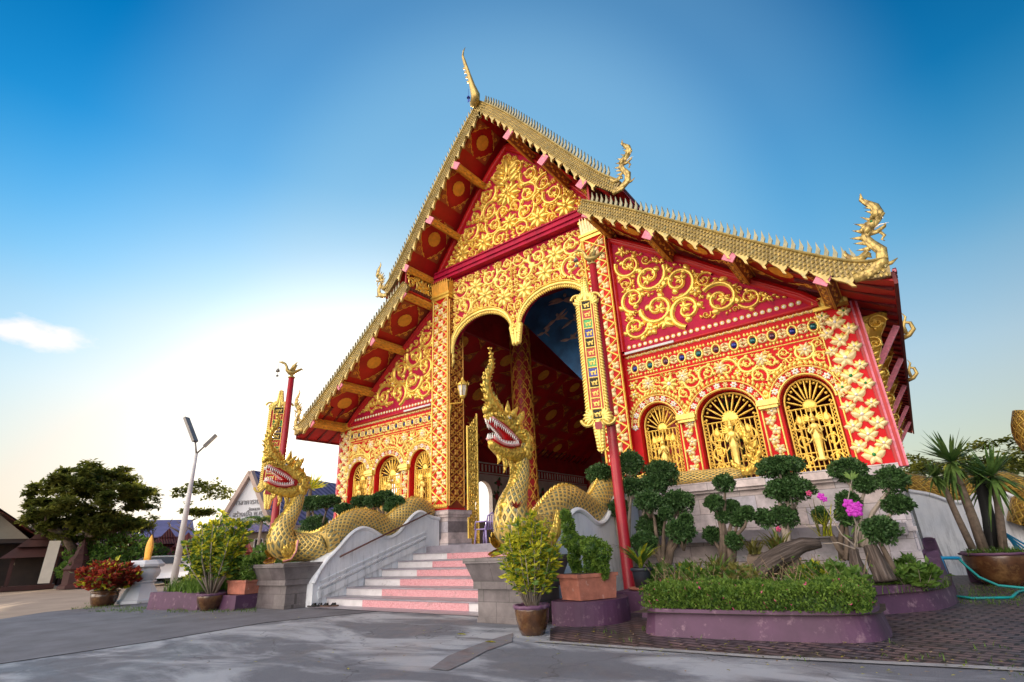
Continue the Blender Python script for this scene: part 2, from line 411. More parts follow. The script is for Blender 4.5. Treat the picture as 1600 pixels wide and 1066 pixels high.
def wallwhite():
    m, nt, b = nodes('stained_whitewash')
    base = ramp(nt, noi(nt, 1.3, 5), [(.3, (.68, .73, .80)), (.7, (.84, .86, .88))])
    geo = nt.nodes.new('ShaderNodeNewGeometry'); mp = nt.nodes.new('ShaderNodeMapping'); mp.inputs['Scale'].default_value = (4, 4, .7)
    nt.links.new(geo.outputs['Position'], mp.inputs[0])
    st = noi(nt, 1.6, 8, .75, mp.outputs[0])
    f = ramp(nt, st, [(.48, 0.), (.64, .9)])
    sp = nt.nodes.new('ShaderNodeSeparateXYZ'); nt.links.new(geo.outputs['Position'], sp.inputs[0])
    low = ramp(nt, mathn(nt, 'MULTIPLY', sp.outputs[2], .5), [(.1, 1.), (.75, .25)])
    f = mathn(nt, 'MULTIPLY', f, low)
    nt.links.new(mixc(nt, mathn(nt, 'MULTIPLY', f, .75), base, (.16, .19, .22)), b.inputs['Base Color'])
    b.inputs['Roughness'].default_value = .7; bump(nt, b, noi(nt, 25, 6), .25, .01)
    return m
M['whitewash'] = wallwhite()
def terrazzo():
    m, nt, b = nodes('pink_terrazzo')
    vo = N(nt, 'ShaderNodeTexVoronoi', Scale=80); geo = nt.nodes.new('ShaderNodeNewGeometry'); nt.links.new(geo.outputs['Position'], vo.inputs['Vector'])
    c = ramp(nt, vo.outputs['Color'], [(.1, (.42, .16, .18)), (.45, (.60, .27, .30)), (.9, (.66, .38, .41))])
    f = ramp(nt, noi(nt, 3, 6, .7), [(.56, 0.), (.72, 1.)])
    nt.links.new(mixc(nt, f, c, (.3, .2, .2)), b.inputs['Base Color']); b.inputs['Roughness'].default_value = .5
    return m
M['terrazzo'] = terrazzo()
M['step_white'] = mat('white_terrazzo', (.62, .60, .62), .5, 0, .12, 4, .15, 40, ((.25, .23, .24), 7, .6))
M['step_grey'] = mat('grey_terrazzo_tread', (.27, .25, .29), .35, 0, .25, 3, .15, 50, ((.12, .1, .11), 5, .6))
def asphalt():
    m, nt, b = nodes('worn_asphalt')
    base = ramp(nt, noi(nt, 90, 3, .7), [(.3, (.10, .107, .13)), (.7, (.19, .2, .23))])
    geo = nt.nodes.new('ShaderNodeNewGeometry'); mp = nt.nodes.new('ShaderNodeMapping')
    mp.inputs['Scale'].default_value = (.45, 1.1, 1); mp.inputs['Rotation'].default_value = (0, 0, -.25); nt.links.new(geo.outputs['Position'], mp.inputs[0])
    w = noi(nt, .9, 7, .62, mp.outputs[0], .6)
    f = ramp(nt, w, [(.46, 0.), (.58, 1.)])
    c = mixc(nt, mathn(nt, 'MULTIPLY', f, .6), base, (.52, .55, .60))
    crack = N(nt, 'ShaderNodeTexVoronoi', Scale=.55, feature='DISTANCE_TO_EDGE'); nt.links.new(geo.outputs['Position'], crack.inputs['Vector'])
    nt.links.new(c, b.inputs['Base Color']); b.inputs['Roughness'].default_value = .75
    nt.links.new(ramp(nt, noi(nt, 1.1, 4), [(.4, .5), (.6, .9)]), b.inputs['Roughness'])
    bump(nt, b, noi(nt, 60, 6, .8), .5, .012)
    geo2 = nt.nodes.new('ShaderNodeNewGeometry'); wp = nt.nodes.new('ShaderNodeVectorMath'); wp.operation = 'ADD'; nt.links.new(geo2.outputs['Position'], wp.inputs[0])
    nz = N(nt, 'ShaderNodeTexNoise', Scale=1.5, Detail=5); nt.links.new(geo2.outputs['Position'], nz.inputs['Vector'])
    sc_ = nt.nodes.new('ShaderNodeVectorMath'); sc_.operation = 'SCALE'; sc_.inputs['Scale'].default_value = .9; nt.links.new(nz.outputs['Color'], sc_.inputs[0]); nt.links.new(sc_.outputs[0], wp.inputs[1])
    nt.links.new(wp.outputs[0], crack.inputs['Vector'])
    cf = ramp(nt, crack.outputs['Distance'], [(.0, 1.), (.006, 0.)])
    spots = ramp(nt, noi(nt, 7, 5, .75), [(.6, 0.), (.68, .7)])
    c2 = mixc(nt, mathn(nt, 'MULTIPLY', cf, .7), mixc(nt, mathn(nt, 'MULTIPLY', spots, .5), c, (.07, .075, .09)), (.03, .03, .035))
    nt.links.new(c2, b.inputs['Base Color'])
    return m
M['asphalt'] = asphalt()
M['asphalt_dark'] = mat('dark_asphalt', (.14, .142, .165), .8, 0, .3, 1.2, .5, 60, ((.17, .18, .21), 1.5, .6))
M['street'] = mat('concrete_road', (.36, .27, .20), .85, 0, .2, .6, .3, 20, ((.2, .17, .14), .5, .6))
M['paver'] = brickmat('interlocking_pavers', .26, .13, (.17, .11, .11), (.09, .08, .095), (.018, .016, .018), .022, .48, ((.03, .035, .03), 1.2, .55), (0, 0, .3), .9)
M['brickpatch'] = mat('reddish_worn_brick', (.19, .15, .155), .8, 0, .4, 5, .6, 30, ((.16, .165, .185), 3, .38))
M['concrete'] = mat('kerb_concrete', (.30, .30, .31), .8, 0, .25, 3, .4, 40, ((.15, .14, .14), 5, .6))
def wavemat(name, c1, c2, scale, axis, rough=.6):
    m, nt, b = nodes(name)
    wv = nt.nodes.new('ShaderNodeTexWave'); wv.bands_direction = axis; wv.inputs['Scale'].default_value = scale; wv.inputs['Distortion'].default_value = .4
    geo = nt.nodes.new('ShaderNodeNewGeometry'); nt.links.new(geo.outputs['Position'], wv.inputs['Vector'])
    c = ramp(nt, wv.outputs[0], [(.2, c1), (.7, c2)])
    nt.links.new(mixc(nt, 1., c, ramp(nt, noi(nt, 1), [(.3, .75), (.7, 1.2)]), 'MULTIPLY'), b.inputs['Base Color'])
    b.inputs['Roughness'].default_value = rough; bump(nt, b, wv.outputs[0], .5, .05)
    return m
M['roof_tile'] = wavemat('maroon_roof_tile', (.07, .012, .012), (.17, .03, .025), 2.2, 'Y')
M['roof_blue'] = wavemat('blue_tin_roof', (.06, .055, .16), (.18, .16, .32), 1.1, 'X')
M['roof_red'] = wavemat('red_tin_roof', (.16, .03, .025), (.3, .07, .05), 1.1, 'Y')
M['hall_white'] = mat('white_gable_paint', (.66, .68, .72), .6, 0, .08, 1, .1, 10)
M['hall_cream'] = mat('cream_wall', (.42, .36, .27), .7, 0, .12, 1, .1, 10)
M['teak'] = mat('dark_teak', (.03, .017, .013), .6, 0, .35, 2, .2, 12)
M['teak_red'] = mat('red_shed_tile', (.055, .016, .014), .7, 0, .3, 2, .2, 12)
M['car_white'] = mat('car_white', (.72, .73, .75), .25, 0, .03, 1, 0, coat=.6)
M['car_glass'] = mat('car_glass', (.03, .035, .04), .08, 0, .1, 1, 0)
M['tail_red'] = mat('tail_light_red', (.5, .01, .02), .2, 0, .1, 3, 0)
M['sign_white'] = mat('board_white', (.7, .66, .55), .7, 0, .1, 2, 0)
M['flag_blue'] = mat('flag_blue', (.02, .05, .35), .7, 0, .1, 2, 0)
M['lettering'] = mat('grey_lettering', (.25, .25, .26), .5, 0, .1, 2, 0)
M['trimtan'] = mat('barge_tan', (.42, .32, .27), .6, 0, .15, 2, .1, 10)
M['rail'] = mat('rusty_rail', (.12, .05, .04), .5, .4, .3, 9, .1, 40)
M['barge'] = mat('barge_gold_green', (.50, .38, .13), .42, .35, .35, 3, .3, 50, ((.26, .27, .15), 5, .52))
M['bargefill'] = mat('barge_mosaic', (.26, .19, .07), .35, .3, .35, 9, .2, 60)
M['fin'] = mat('roof_fin', (.30, .28, .17), .45, .25, .3, 4, .2, 50)
XC = -9.258; FY = 13.0; ZF = 1.267; ZB = 2.37
G = [M['gold'], M['cream'], M['white'], M['green_gem']]
temple = thing('temple', (XC, FY, 0), 'red and gold Thai temple hall with steep two-tier roof and carved gilded gable', 'temple')
def ff(s, y=FY): return Fr((XC, y, 0), (s, 0, 0), (0, 0, 1), (0, -1, 0))
UP = [(0, 16.62), (.7, 15.9), (1.44, 15.0), (2.65, 13.38), (3.7, 11.92), (4.4, 10.95), (4.95, 10.42)]     # top of the upper barge
LO = [(3.75, 10.35), (4.5, 9.83), (5.35, 9.22), (6.85, 8.02), (8.1, 7.05), (9.15, 6.3), (9.6, 6.05), (10.0, 6.0)]
def interp(C, u):
    for (a, b), (c, d) in zip(C, C[1:]):
        if u <= c: return b+(d-b)*(u-a)/(c-a)
    return C[-1][1]
def soff(C, u): return interp(C, u)-.42

# ---- windows
WIN = [(3.9, 4.92, 3.95, 4.5), (5.42, 6.84, 3.9, 4.5), (7.33, 8.42, 3.9, 4.48)]     # u0, u1, spring, top
def archpts(u0, u1, zs, zt, n=14, z0=ZB, grow=0):
    c = (u0+u1)/2; r = (u1-u0)/2+grow
    P = [(c+r, z0)] if z0 is not None else []
    P += [(c+r*math.cos(PI*i/n), zs+(zt-zs+grow)*math.sin(PI*i/n)) for i in range(n+1)]
    if z0 is not None: P.append((c-r, z0))
    return P
def deva(mb, c, h, m=0):
    x, y, z = c; k = h/1.25
    x0_ = x; mb.lathe(c, [(.10*k, 0), (.13*k, .03*k), (.075*k, .1*k), (.085*k, .35*k), (.115*k, .58*k), (.125*k, .66*k), (.08*k, .76*k), (.105*k, .9*k), (.125*k, .97*k), (.045*k, 1.01*k), (.04*k, 1.04*k)], 12, m, 1, .62)
    mb.ball((x, y-.01, z+1.1*k), .068*k, 10, m, (1, 1, 1.15))
    mb.lathe((x, y, z+1.15*k), [(.085*k, 0), (.075*k, .03*k), (.05*k, .06*k), (.045*k, .1*k), (.012*k, .16*k), (.004*k, .24*k)], 10, m)
    for s in (-1, 1):
        mb.tube([(x+s*.12*k, y, z+.95*k), (x+s*.17*k, y-.02*k, z+.8*k), (x+s*.13*k, y-.07*k, z+.74*k), (x+s*.02*k, y-.11*k, z+.88*k)], [.038*k, .034*k, .03*k, .024*k], 7, m)
        mb.tube([(x+s*.1*k, y, z+.62*k), (x+s*.2*k, y, z+.5*k), (x+s*.23*k, y, z+.62*k)], [.03*k, .02*k, .005], 6, m)
        mb.tube([(x+s*.09*k, y, z+.1*k), (x+s*.2*k, y, z+.0*k), (x+s*.26*k, y, z+.1*k)], [.03*k, .02*k, .005], 6, m)
def grille(mb, fr, u0, u1, zs, zt, m=0):
    c = (u0+u1)/2; r = (u1-u0)/2-.05
    A = archpts(c-r, c+r, zs, zt-.04, 16, ZB+.03)
    stroke(mb, fr, A, [.03]*len(A), .05, m)
    for k in (.55, .28): # side and inner bars
        pass
    fz = zs-.12; fc = (c, fz)
    for i in range(11):
        a = PI*i/10; rr = .93
        p1 = (c+.3*r*math.cos(a), fz+.3*(zt-fz)*math.sin(a)); p2 = (c+rr*r*math.cos(a), fz+rr*(zt-fz)*math.sin(a))
        stroke(mb, fr, [p1, ((p1[0]+p2[0])/2, (p1[1]+p2[1])/2), p2], [.014, .028, .018], .04, m)
        if i < 10:
            a2 = a+PI/20; disc(mb, fr, c+.86*r*math.cos(a2), fz+.86*(zt-fz)*math.sin(a2), .035, .03, m, 6)
    disc(mb, fr, c, fz+.05, .3*r, .04, m, 12)
    stroke(mb, fr, [(c-r, fz), (c, fz), (c+r, fz)], [.022]*3, .05, m)
    nb = 4 if r < .6 else 5
    for i in range(-nb, nb+1):
        u = c+i*r/(nb+1)
        stroke(mb, fr, [(u, ZB), (u, (ZB+fz)/2), (u, fz)], [.017]*3, .04, m)
    for z in (ZB+.12, ZB+.42, fz-.45): stroke(mb, fr, [(c-r, z), (c, z), (c+r, z)], [.02]*3, .045, m)
    for s in (-1, 1):
        f2 = Fr(fr(c, 0), fr.u*s, fr.v, fr.n)
        leaf(mb, f2, r*.55, zs-.5, PI/2, .26, .075, .05, 0, m)
        stroke(mb, f2, [(r*.55, ZB), (r*.55, 3), (r*.55, zs-.5)], [.014]*3, .035, m)
        for z in (ZB+.28, ZB+.68, ZB+1.05): spiral(mb, f2, r*.55, z, r*.3, -PI/2, 1, .035, .14, 1.3, m, True)
        for i in range(4): leaf(mb, f2, .05, zs-.42, PI/2-.25-.32*i, r*.45, .03, .04, -.9, m)
        for i in range(18):   # mesh strip at the side
            z = ZB+i*.085
            if z < zs: stroke(mb, f2, [(r*.84, z), (r*.92, z+.043), (r, z+.085)], [.011]*3, .025, m); stroke(mb, f2, [(r, z), (r*.92, z+.043), (r*.84, z+.085)], [.011]*3, .025, m)

for s in (-1, 1):
    fr = ff(s)
    # wing wall with window openings
    w = MB()
    outer = [(3.66, ZB-.05), (9.12, ZB-.05), (9.12, 6.0), (3.66, 6.0)]
    w.poly([fr(*p) for p in outer], 0, [[fr(*p) for p in archpts(*q)] for q in WIN])
    for q in WIN:
        A = archpts(*q); 
        w.add([fr(u, v, 0) for u, v in A]+[fr(u, v, -.38) for u, v in A], [(i, i+1, len(A)+i+1, len(A)+i) for i in range(len(A)-1)], 0)
    w.poly([fr(*p, -.38) for p in outer], 1, [[fr(*p, -.38) for p in archpts(*q)] for q in WIN])
    w.build('front_wall', [M['red_bright'], M['black_red']], temple)
    # relief on the wall
    r = MB(); R = random.Random(5)
    # dots row, bands
    for z, hh in ((5.93, .03), (5.28, .02), (4.78+.5, .0)):
        if hh: stroke(r, fr, [(3.75, z), (6, z), (8.5, z)], [.035 if z > 5.5 else .018]*3, .03, 0)
    for i in range(48):
        u = 3.8+i*.1; leaf(r, fr, u, 5.98 if i % 2 else 5.88, .9 if i % 2 == 0 else -.9, .13, .025, .045, 0, 1)
    for i in range(11):
        u = 3.98+i*.44; z = 5.56
        A = [(u+.1*math.cos(a*PI/7), z+.135*math.sin(a*PI/7)) for a in range(15)]
        stroke(r, fr, A, [.032]*15, .05, 0)
        disc(r, fr, u, z, .08, .03, [4, 5, 6][i % 3] if s == 1 else 4, 12, .01, 1)
        for t in (-1, 1):
            for q in (-.7, 0, .7): leaf(r, fr, u+.12*t, z+q*.05, (0 if t > 0 else PI)+q*t*1.0, .13, .032, .05, 0, 1, 4)
            flower(r, fr, u+.22, z, .06, .04, 5, 1)
        for q in range(5): leaf(r, fr, u-.16+q*.08, z+.15, PI/2, .09, .03, .03, 0, 0, 4); leaf(r, fr, u-.16+q*.08, z-.15, -PI/2, .08, .03, .03, 0, 0, 4)
    # scroll field between the band and the arches, circles kept off the arch trims
    P = [(3.74, 4.5), (3.74, 5.24), (8.5, 5.24), (8.5, 4.6)]
    low = []
    for (a, b, zs, zt) in WIN:
        low.append([(x, y) for x, y in archpts(a, b, zs, zt, 12, None, .34)])
    P = [(8.5, 5.25), (3.74, 5.25), (3.74, 4.2)]+[p for q in low for p in reversed(q) if p[1] > 4.28]+[(8.5, 4.2)]
    fill_scroll(r, fr, P, .21, .022, .042, 11, 0, False, 2, .0, (), .15, .32)
    for z in (4.98,):
        for i in range(5): flower(r, fr, 4.3+i*.95, z+.08, .17, .07, 7, 1, 2, .3)
    # arch trims
    for (a, b, zs, zt) in WIN:
        for g, wd, mm in ((.035, .028, 0), (.22, .022, 0)):
            A = archpts(a, b, zs, zt, 18, None, g); stroke(r, fr, A, [wd]*len(A), .05, mm)
        A = archpts(a, b, zs, zt, 13, None, .125)
        for i, (u, v) in enumerate(A): flower(r, fr, u, v, .085 if i % 2 else .07, .05, 6, 2 if i % 2 else 1, 0, i)
        A = archpts(a, b, zs, zt, 26, None, .25)
        for i in range(1, 26):
            an = PI*i/26; leaf(r, fr, A[i][0], A[i][1], an+(.7 if i < 13 else -.7), .14, .04, .05, 0, 0, 4)
    # pilasters
    for (a, b) in ((4.96, 5.38), (6.88, 7.29)):
        for u in (a+.03, b-.03): stroke(r, fr, [(u, ZB), (u, 3.2), (u, 3.85)], [.022]*3, .04, 0)
        for i in range(7):
            z = ZB+.14+i*.215; c = (a+b)/2; sg = 1 if i % 2 else -1
            stroke(r, fr, [(c-.06*sg, z-.1), (c+.03*sg, z), (c+.06*sg, z+.1)], [.02]*3, .03, 0)
            flower(r, fr, c-.04*sg, z, .12, .06, 5, 1, 2, i); leaf(r, fr, c, z, PI/2-sg*.9, .15, .04, .05, sg*.6, 0)
    # corner pilaster: overlapping lotus lattice
    for u in (8.5,): stroke(r, fr, [(u, ZB), (u, 4), (u, 5.85)], [.02]*3, .04, 0)
    for i in range(9):
        for c in (0, 1):
            z = ZB+.2+i*.42+(.21 if c else 0); u = 8.81 if not c else (8.58 if i % 2 else 8.58)
            if z > 5.75: continue
            for uu in ([8.81] if not c else [8.6, 9.03]):
                rr = (.2 if not c else .145)*R.uniform(.85, 1.12); ro = R.uniform(-.25, .25)
                for k in range(5): leaf(r, fr, uu, z-.02, PI/2+ro+(k-2)*.62, rr*1.15, rr*.36, .06, 0, 1 if k % 2 == 0 else 0, 5)
                for k in (-1, 1): leaf(r, fr, uu, z, -PI/2+k*.5, rr*.95, rr*.25, .05, 0, 1, 5)
                disc(r, fr, uu, z+.02, rr*.25, .09, 2 if (i+c) % 4 else 3, 8)
            if not c:
                for k in (-1, 1): stroke(r, fr, [(8.81, z), (8.81+k*.12, z+.1), (8.81+k*.21, z+.2)], [.022]*3, .03, 0)
    r.build('wall_relief', [M['gold_pale']]+G[1:]+[M['mirror_blue'], M['mirror_teal'], M['mirror_plum']], temple, True)
    # feather strip beside the outer window
    # capitals of the pilasters and outer edge stripes
    for (a, b) in ((4.93, 5.41), (6.85, 7.32)):
        c = MB()
        x = [XC+s*a, XC+s*b]; x.sort()
        c.box(x[0], x[1], FY-.17, FY+.1, 3.93, 4.03); c.box(x[0]+.03, x[1]-.03, FY-.13, FY+.1, 3.86, 3.93); c.box(x[0]+.02, x[1]-.02, FY-.15, FY+.1, 4.03, 4.06)
        c.build('pilaster_capital', M['gold_pale'], temple)
    c = MB()
    x = sorted((XC+s*8.46, XC+s*9.16))
    c.box(x[0], x[1], FY-.09, FY+.1, 5.86, 5.93); c.box(x[0]+.02, x[1]-.02, FY-.07, FY+.1, 6.12, 6.17)
    for i in range(8): 
        u = 8.5+i*.09; c.add([fr(u-.04, 5.93, .04), fr(u+.04, 5.93, .04), fr(u+.035, 6.07, .09), fr(u, 6.14, .1), fr(u-.035, 6.07, .09)], [(0, 1, 2, 3, 4)])
    c.box(x[0]+.03, x[1]-.03, FY-.03, FY+.1, 5.93, 6.12)
    c.build('corner_capital', M['gold'], temple)
    c = MB()
    for i, (a, b, mm) in enumerate(((9.12, 9.18, 0), (9.18, 9.22, 1), (9.22, 9.28, 0), (9.28, 9.32, 1))):
        x = sorted((XC+s*a, XC+s*b)); c.box(x[0], x[1], FY+.02+i*.012, FY+.3, ZB-.05, 5.95, mm)
    c.build('corner_stripes', [M['red'], M['pink']], temple)
    # windows
    for (a, b, zs, zt) in WIN:
        g = MB(); grille(g, ff(s, FY+.22), a, b, zs, zt)
        wnd = g.build('window', M['gold'], temple, True)
        d = MB(); deva(d, (XC+s*(a+b)/2, FY+.1, 2.6), 1.12 if b-a > 1.2 else 1.0)
        d.build('figure', M['gold_pale'], wnd, True)
    # wing pediment: magenta board with soffit-following top edge, frame, scrolls
    top = [(u, interp(LO, u)-.55) for u in (3.75, 4.5, 5.35, 6.1, 6.85, 7.6, 8.3)]
    P = [(3.72, 6.05)]+[(8.55, 6.05)]+top[::-1]
    g = MB(); y0 = FY-.02
    fb = ff(s, FY-.02)
    g.poly([fb(*p) for p in P], 0)
    g.poly([fb(u, v, .001) for u, v in [(3.66, 5.98), (8.75, 5.98), (8.75, 6.05), (3.66, 6.05)]], 0)
    g.build('wing_pediment', M['magenta'], temple)
    t = MB()
    T = [(u, v-.1) for u, v in top]
    for off, hh, wd in ((0, .08, .12), (.0, .14, .05)):
        stroke(t, fb, [(u, v+off) for u, v in top]+[(8.6, 6.05)], [wd]*(len(top)+1), hh, 0)
    stroke(t, fb, [(3.72, 6.0), (6, 6.0), (8.6, 6.0)], [.05]*3, .1, 0)
    stroke(t, fb, [(3.72, 6.1), (3.72, 8), (3.72, 9.8)], [.06]*3, .1, 0)
    t.build('pediment_frame', M['red'], temple, True)
    r = MB(); Pin = [(3.86, 6.38)]+[(8.1, 6.38)]+[(u, v-.2) for u, v in top[::-1] if v-.2 > 6.45]+[(3.86, 9.45)]
    out = fill_scroll(r, fb, Pin, .42, .03, .07, 3, 0, False, 1, .0, (), .14, .1)
    for i in range(28):
        disc(r, fb, 3.9+i*.16, 6.2, .045, .03, 2, 10)
        A = [(3.9+i*.16+.055*math.cos(a*PI/4), 6.2+.055*math.sin(a*PI/4)) for a in range(9)]; stroke(r, fb, A, [.008]*9, .02, 0)
    r.build('pediment_scrolls', G, temple, True)
    # tube light above the cornice, on the column side
    t = MB(); x = sorted((XC+s*3.8, XC+s*5.2)); t.box(x[0], x[1], FY-.16, FY-.1, 5.98, 6.04); t.build('tube_light', M['steel_white'], temple)

# ---- columns flanking the entrance
def diamonds(r, fr, u0, u1, z0, z1, nz, m=0, lw=.03, fl=.15, gem=True):
    c = (u0+u1)/2; hw = (u1-u0)/2-.05; dz = (z1-z0)/nz
    for i in range(nz):
        z = z0+i*dz
        for k in (-1, 1):
            stroke(r, fr, [(c-k*hw, z), (c, z+dz/2), (c+k*hw, z+dz)], [lw]*3, .045, m)
        for (uu, zz, q) in ((c, z+dz/2+dz/2, 1), (c-hw*.62, z+dz/2, .8), (c+hw*.62, z+dz/2, .8)):
            if zz > z1-.1: continue
            for a in range(4): leaf(r, fr, uu, zz, PI/4+a*PI/2, fl*q*1.2, fl*q*.4, .05, 0, 1 if (m == 0) else m, 5)
            disc(r, fr, uu, zz, fl*.2*q, .06, (3 if (i % 4 == 1 and gem) else 0) if m == 0 else m, 7)
    for u in (u0+.02, u1-.02): stroke(r, fr, [(u, z0), (u, (z0+z1)/2), (u, z1)], [.025]*3, .05, m)
CY0 = FY-.18; CY1 = FY+.62
for s in (-1, 1):
    a, b = XC+s*2.9, XC+s*3.68; x0, x1 = min(a, b), max(a, b)
    c = MB(); c.box(x0, x1, CY0, CY1, ZB, 10.5)
    col = c.build('column', [M['red_bright']], temple)
    r = MB(); diamonds(r, ff(s, CY0), 2.9, 3.68, ZB+.1, 10.0, 15)
    for i in range(9):   # small rising flames at the foot
        leaf(r, ff(s, CY0), 2.97+i*.08, ZB+.02, PI/2, .16, .035, .05, 0, 0)
    r.build('front_lattice', G, col, True)
    r = MB()
    fs = Fr((XC+s*2.9, FY, 0), (0, 1, 0), (0, 0, 1), (-s, 0, 0))
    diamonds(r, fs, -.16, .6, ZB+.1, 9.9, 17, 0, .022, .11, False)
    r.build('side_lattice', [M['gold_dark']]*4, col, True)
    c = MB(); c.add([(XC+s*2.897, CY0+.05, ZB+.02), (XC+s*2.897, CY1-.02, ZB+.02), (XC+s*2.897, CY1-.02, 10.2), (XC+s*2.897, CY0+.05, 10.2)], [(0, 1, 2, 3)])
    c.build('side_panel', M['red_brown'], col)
    c = MB()
    for g, z0, z1 in ((.05, 10.0, 10.12), (.09, 10.12, 10.2), (.03, 10.2, 10.62), (.07, 10.62, 10.7)): c.box(x0-g, x1+g, CY0-g, CY1+g, z0, z1)
    for i in range(9):
        u = 2.92+i*.095; f3 = ff(s, CY0-.03)
        c.add([f3(u-.045, 10.2, .01), f3(u+.045, 10.2, .01), f3(u+.045, 10.6, .05), f3(u, 10.8, .09), f3(u-.045, 10.6, .05)], [(0, 1, 2, 3, 4)], 1)
        if i < 8:
            f4 = Fr((XC+s*2.87, FY, 0), (0, 1, 0), (0, 0, 1), (-s, 0, 0)); v = -.17+i*.11
            c.add([f4(v-.045, 10.2, .01), f4(v+.045, 10.2, .01), f4(v+.045, 10.6, .05), f4(v, 10.8, .09), f4(v-.045, 10.6, .05)], [(0, 1, 2, 3, 4)], 1)
    c.build('capital', [M['gold'], M['orange_gold'] if s < 0 else M['cream']], col)
    c = MB()
    for g, z0, z1 in ((.16, ZF, 1.45), (.07, 1.45, 2.12), (.13, 2.12, 2.2), (.17, 2.2, 2.33)): c.box(x0-g, x1+g, CY0-g, CY1+g, z0, z1)
    c.build('pedestal', M['marble'], col)
    c = MB(); c.box(x0-.02, x1+.02, CY0-.02, CY1+.02, 2.33, 2.4); c.build('red_foot', M['red'], col)

# ---- lintel with two cusped arches
def arch2(n=14, g=0):
    P = []
    for i in range(n+1):       # outer spring up to the crown and down to the central pendant
        t = i/n; a = PI*(1-t); P.append((1.5+(1.38-g)*-math.cos(a)*-1 if False else 1.5-(1.4-g)*math.cos(PI*t), 7.75+(1.25-g*.3)*math.sin(PI*t)**.8))
    return P
A1 = arch2()
P = [(0, 10.78), (2.88, 10.78), (2.88, 7.62), (2.86, 7.6)]+[p for p in reversed(A1)][1:-1]+[(.1, 7.8), (0, 7.55)]
P = [(0, 10.78), (2.88, 10.78), (2.88, 7.6)]+A1[::-1]+[(.04, 7.65), (0, 7.6)]
for s in (1,):
    g = MB()
    for s in (-1, 1):
        fl = ff(s, FY+.05)
        g.poly([fl(*p) for p in P]); g.poly([fl(*p, -.25) for p in P], 1)
        g.add([fl(*p) for p in A1]+[fl(*p, -.25) for p in A1], [(i, i+1, len(A1)+i+1, len(A1)+i) for i in range(len(A1)-1)], 0)
    lint = g.build('arched_lintel', [M['magenta'], M['black_red']], temple)
fl = ff(1, FY+.05)
r = MB()
Pin = [(0, 10.7), (2.84, 10.7), (2.84, 7.9)]+arch2(14, -.12)[::-1][1:-1]+[(0.0, 8.0)]
Pin = [(0, 10.7), (2.84, 10.7), (2.84, 8.3)]+[(p[0], p[1]+.12) for p in A1[::-1][2:-1]]+[(0, 8.2)]
fill_scroll(r, fl, Pin, .33, .034, .075, 21, 0, True, 0, .0, (), .14, .2)
r.build('lintel_scrolls', [M['gold_pale'], M['cream'], M['white'], M['green_gem']], lint, True)
r = MB()
for s in (-1, 1):
    f2 = ff(s, FY+.03)
    stroke(r, f2, A1, [.085]*len(A1), .1, 0); stroke(r, f2, [(p[0], p[1]+.08) for p in A1], [.03]*len(A1), .13, 0)
    for i in range(52):
        t = (i+.5)/52; u = 1.5-1.4*math.cos(PI*t); z = 7.75+1.25*math.sin(PI*t)**.8
        leaf(r, f2, u, z-.03, -PI/2+(.4 if u < 1.5 else -.4), .15, .035, .06, 0, 0, 4)
    for k in range(4): leaf(r, f2, 2.84, 7.75-.1*k, -PI/2+.3*(k % 2), .25, .05, .07, 0, 0)
for k in range(7):
    for q in (-1, 0, 1): leaf(r, fl, q*.12*(1-k/8), 8.1-k*.09, -PI/2+q*.7, .26, .08, .1, -q*.7, 0)
flower(r, fl, 0, 7.98, .17, .12, 6, 0)
r.build('arch_trim', [M['gold_pale']], lint, True)
# cross beam
b = MB(); b.box(XC-3.7, XC+3.7, FY-.22, FY+.1, 10.8, 10.93); b.box(XC-3.72, XC+3.72, FY-.28, FY+.1, 10.93, 11.0); b.box(XC-3.68, XC+3.68, FY-.2, FY+.1, 11.0, 11.16); b.box(XC-3.6, XC+3.6, FY-.25, FY+.1, 11.16, 11.21)
b.build('cross_beam', M['magenta'], temple)
# upper gable
GT = [(0, 15.55), (.7, 14.95), (1.44, 14.12), (2.65, 12.5), (3.62, 11.15)]
g = MB(); fg = ff(1, FY-.0)
full = [(-u, v) for u, v in GT[::-1]]+GT[1:]
g.poly([fg(*p) for p in full]+[fg(3.62, 10.9), fg(-3.62, 10.9)])
gab = g.build('gable_panel', M['magenta'], temple)
t = MB()
for s in (-1, 1):
    stroke(t, ff(s), [(u, v+.05) for u, v in GT], [.16]*5, .09, 0); stroke(t, ff(s), [(u, v-.12) for u, v in GT], [.06]*5, .14, 0)
t.build('gable_frame', M['red'], temple, True)
r = MB()
Pin = [(0, 11.3), (3.25, 11.3)]+[(u, v-.3) for u, v in GT[::-1]][1:]
fill_scroll(r, fg, Pin, .38, .036, .09, 8, 0, True, 0, 0, ((0, 13.4, .5), (0, 12.1, .36)), .14, .22)
flower(r, fg, 0, 13.35, .55, .13, 10, 0, 0, .4); flower(r, fg, 0, 13.35, .3, .18, 7, 0); flower(r, fg, 0, 12.1, .38, .11, 9, 0)
for k in (-1, 1):
    for q in range(3): leaf(r, fg, .15*k, 13.8+.25*q, PI/2-k*.7, .5, .12, .14, -k*.8, 0)
leaf(r, fg, 0, 14.2, PI/2, .85, .14, .15)
r.build('gable_scrolls', [M['gold']]*4, gab, True)

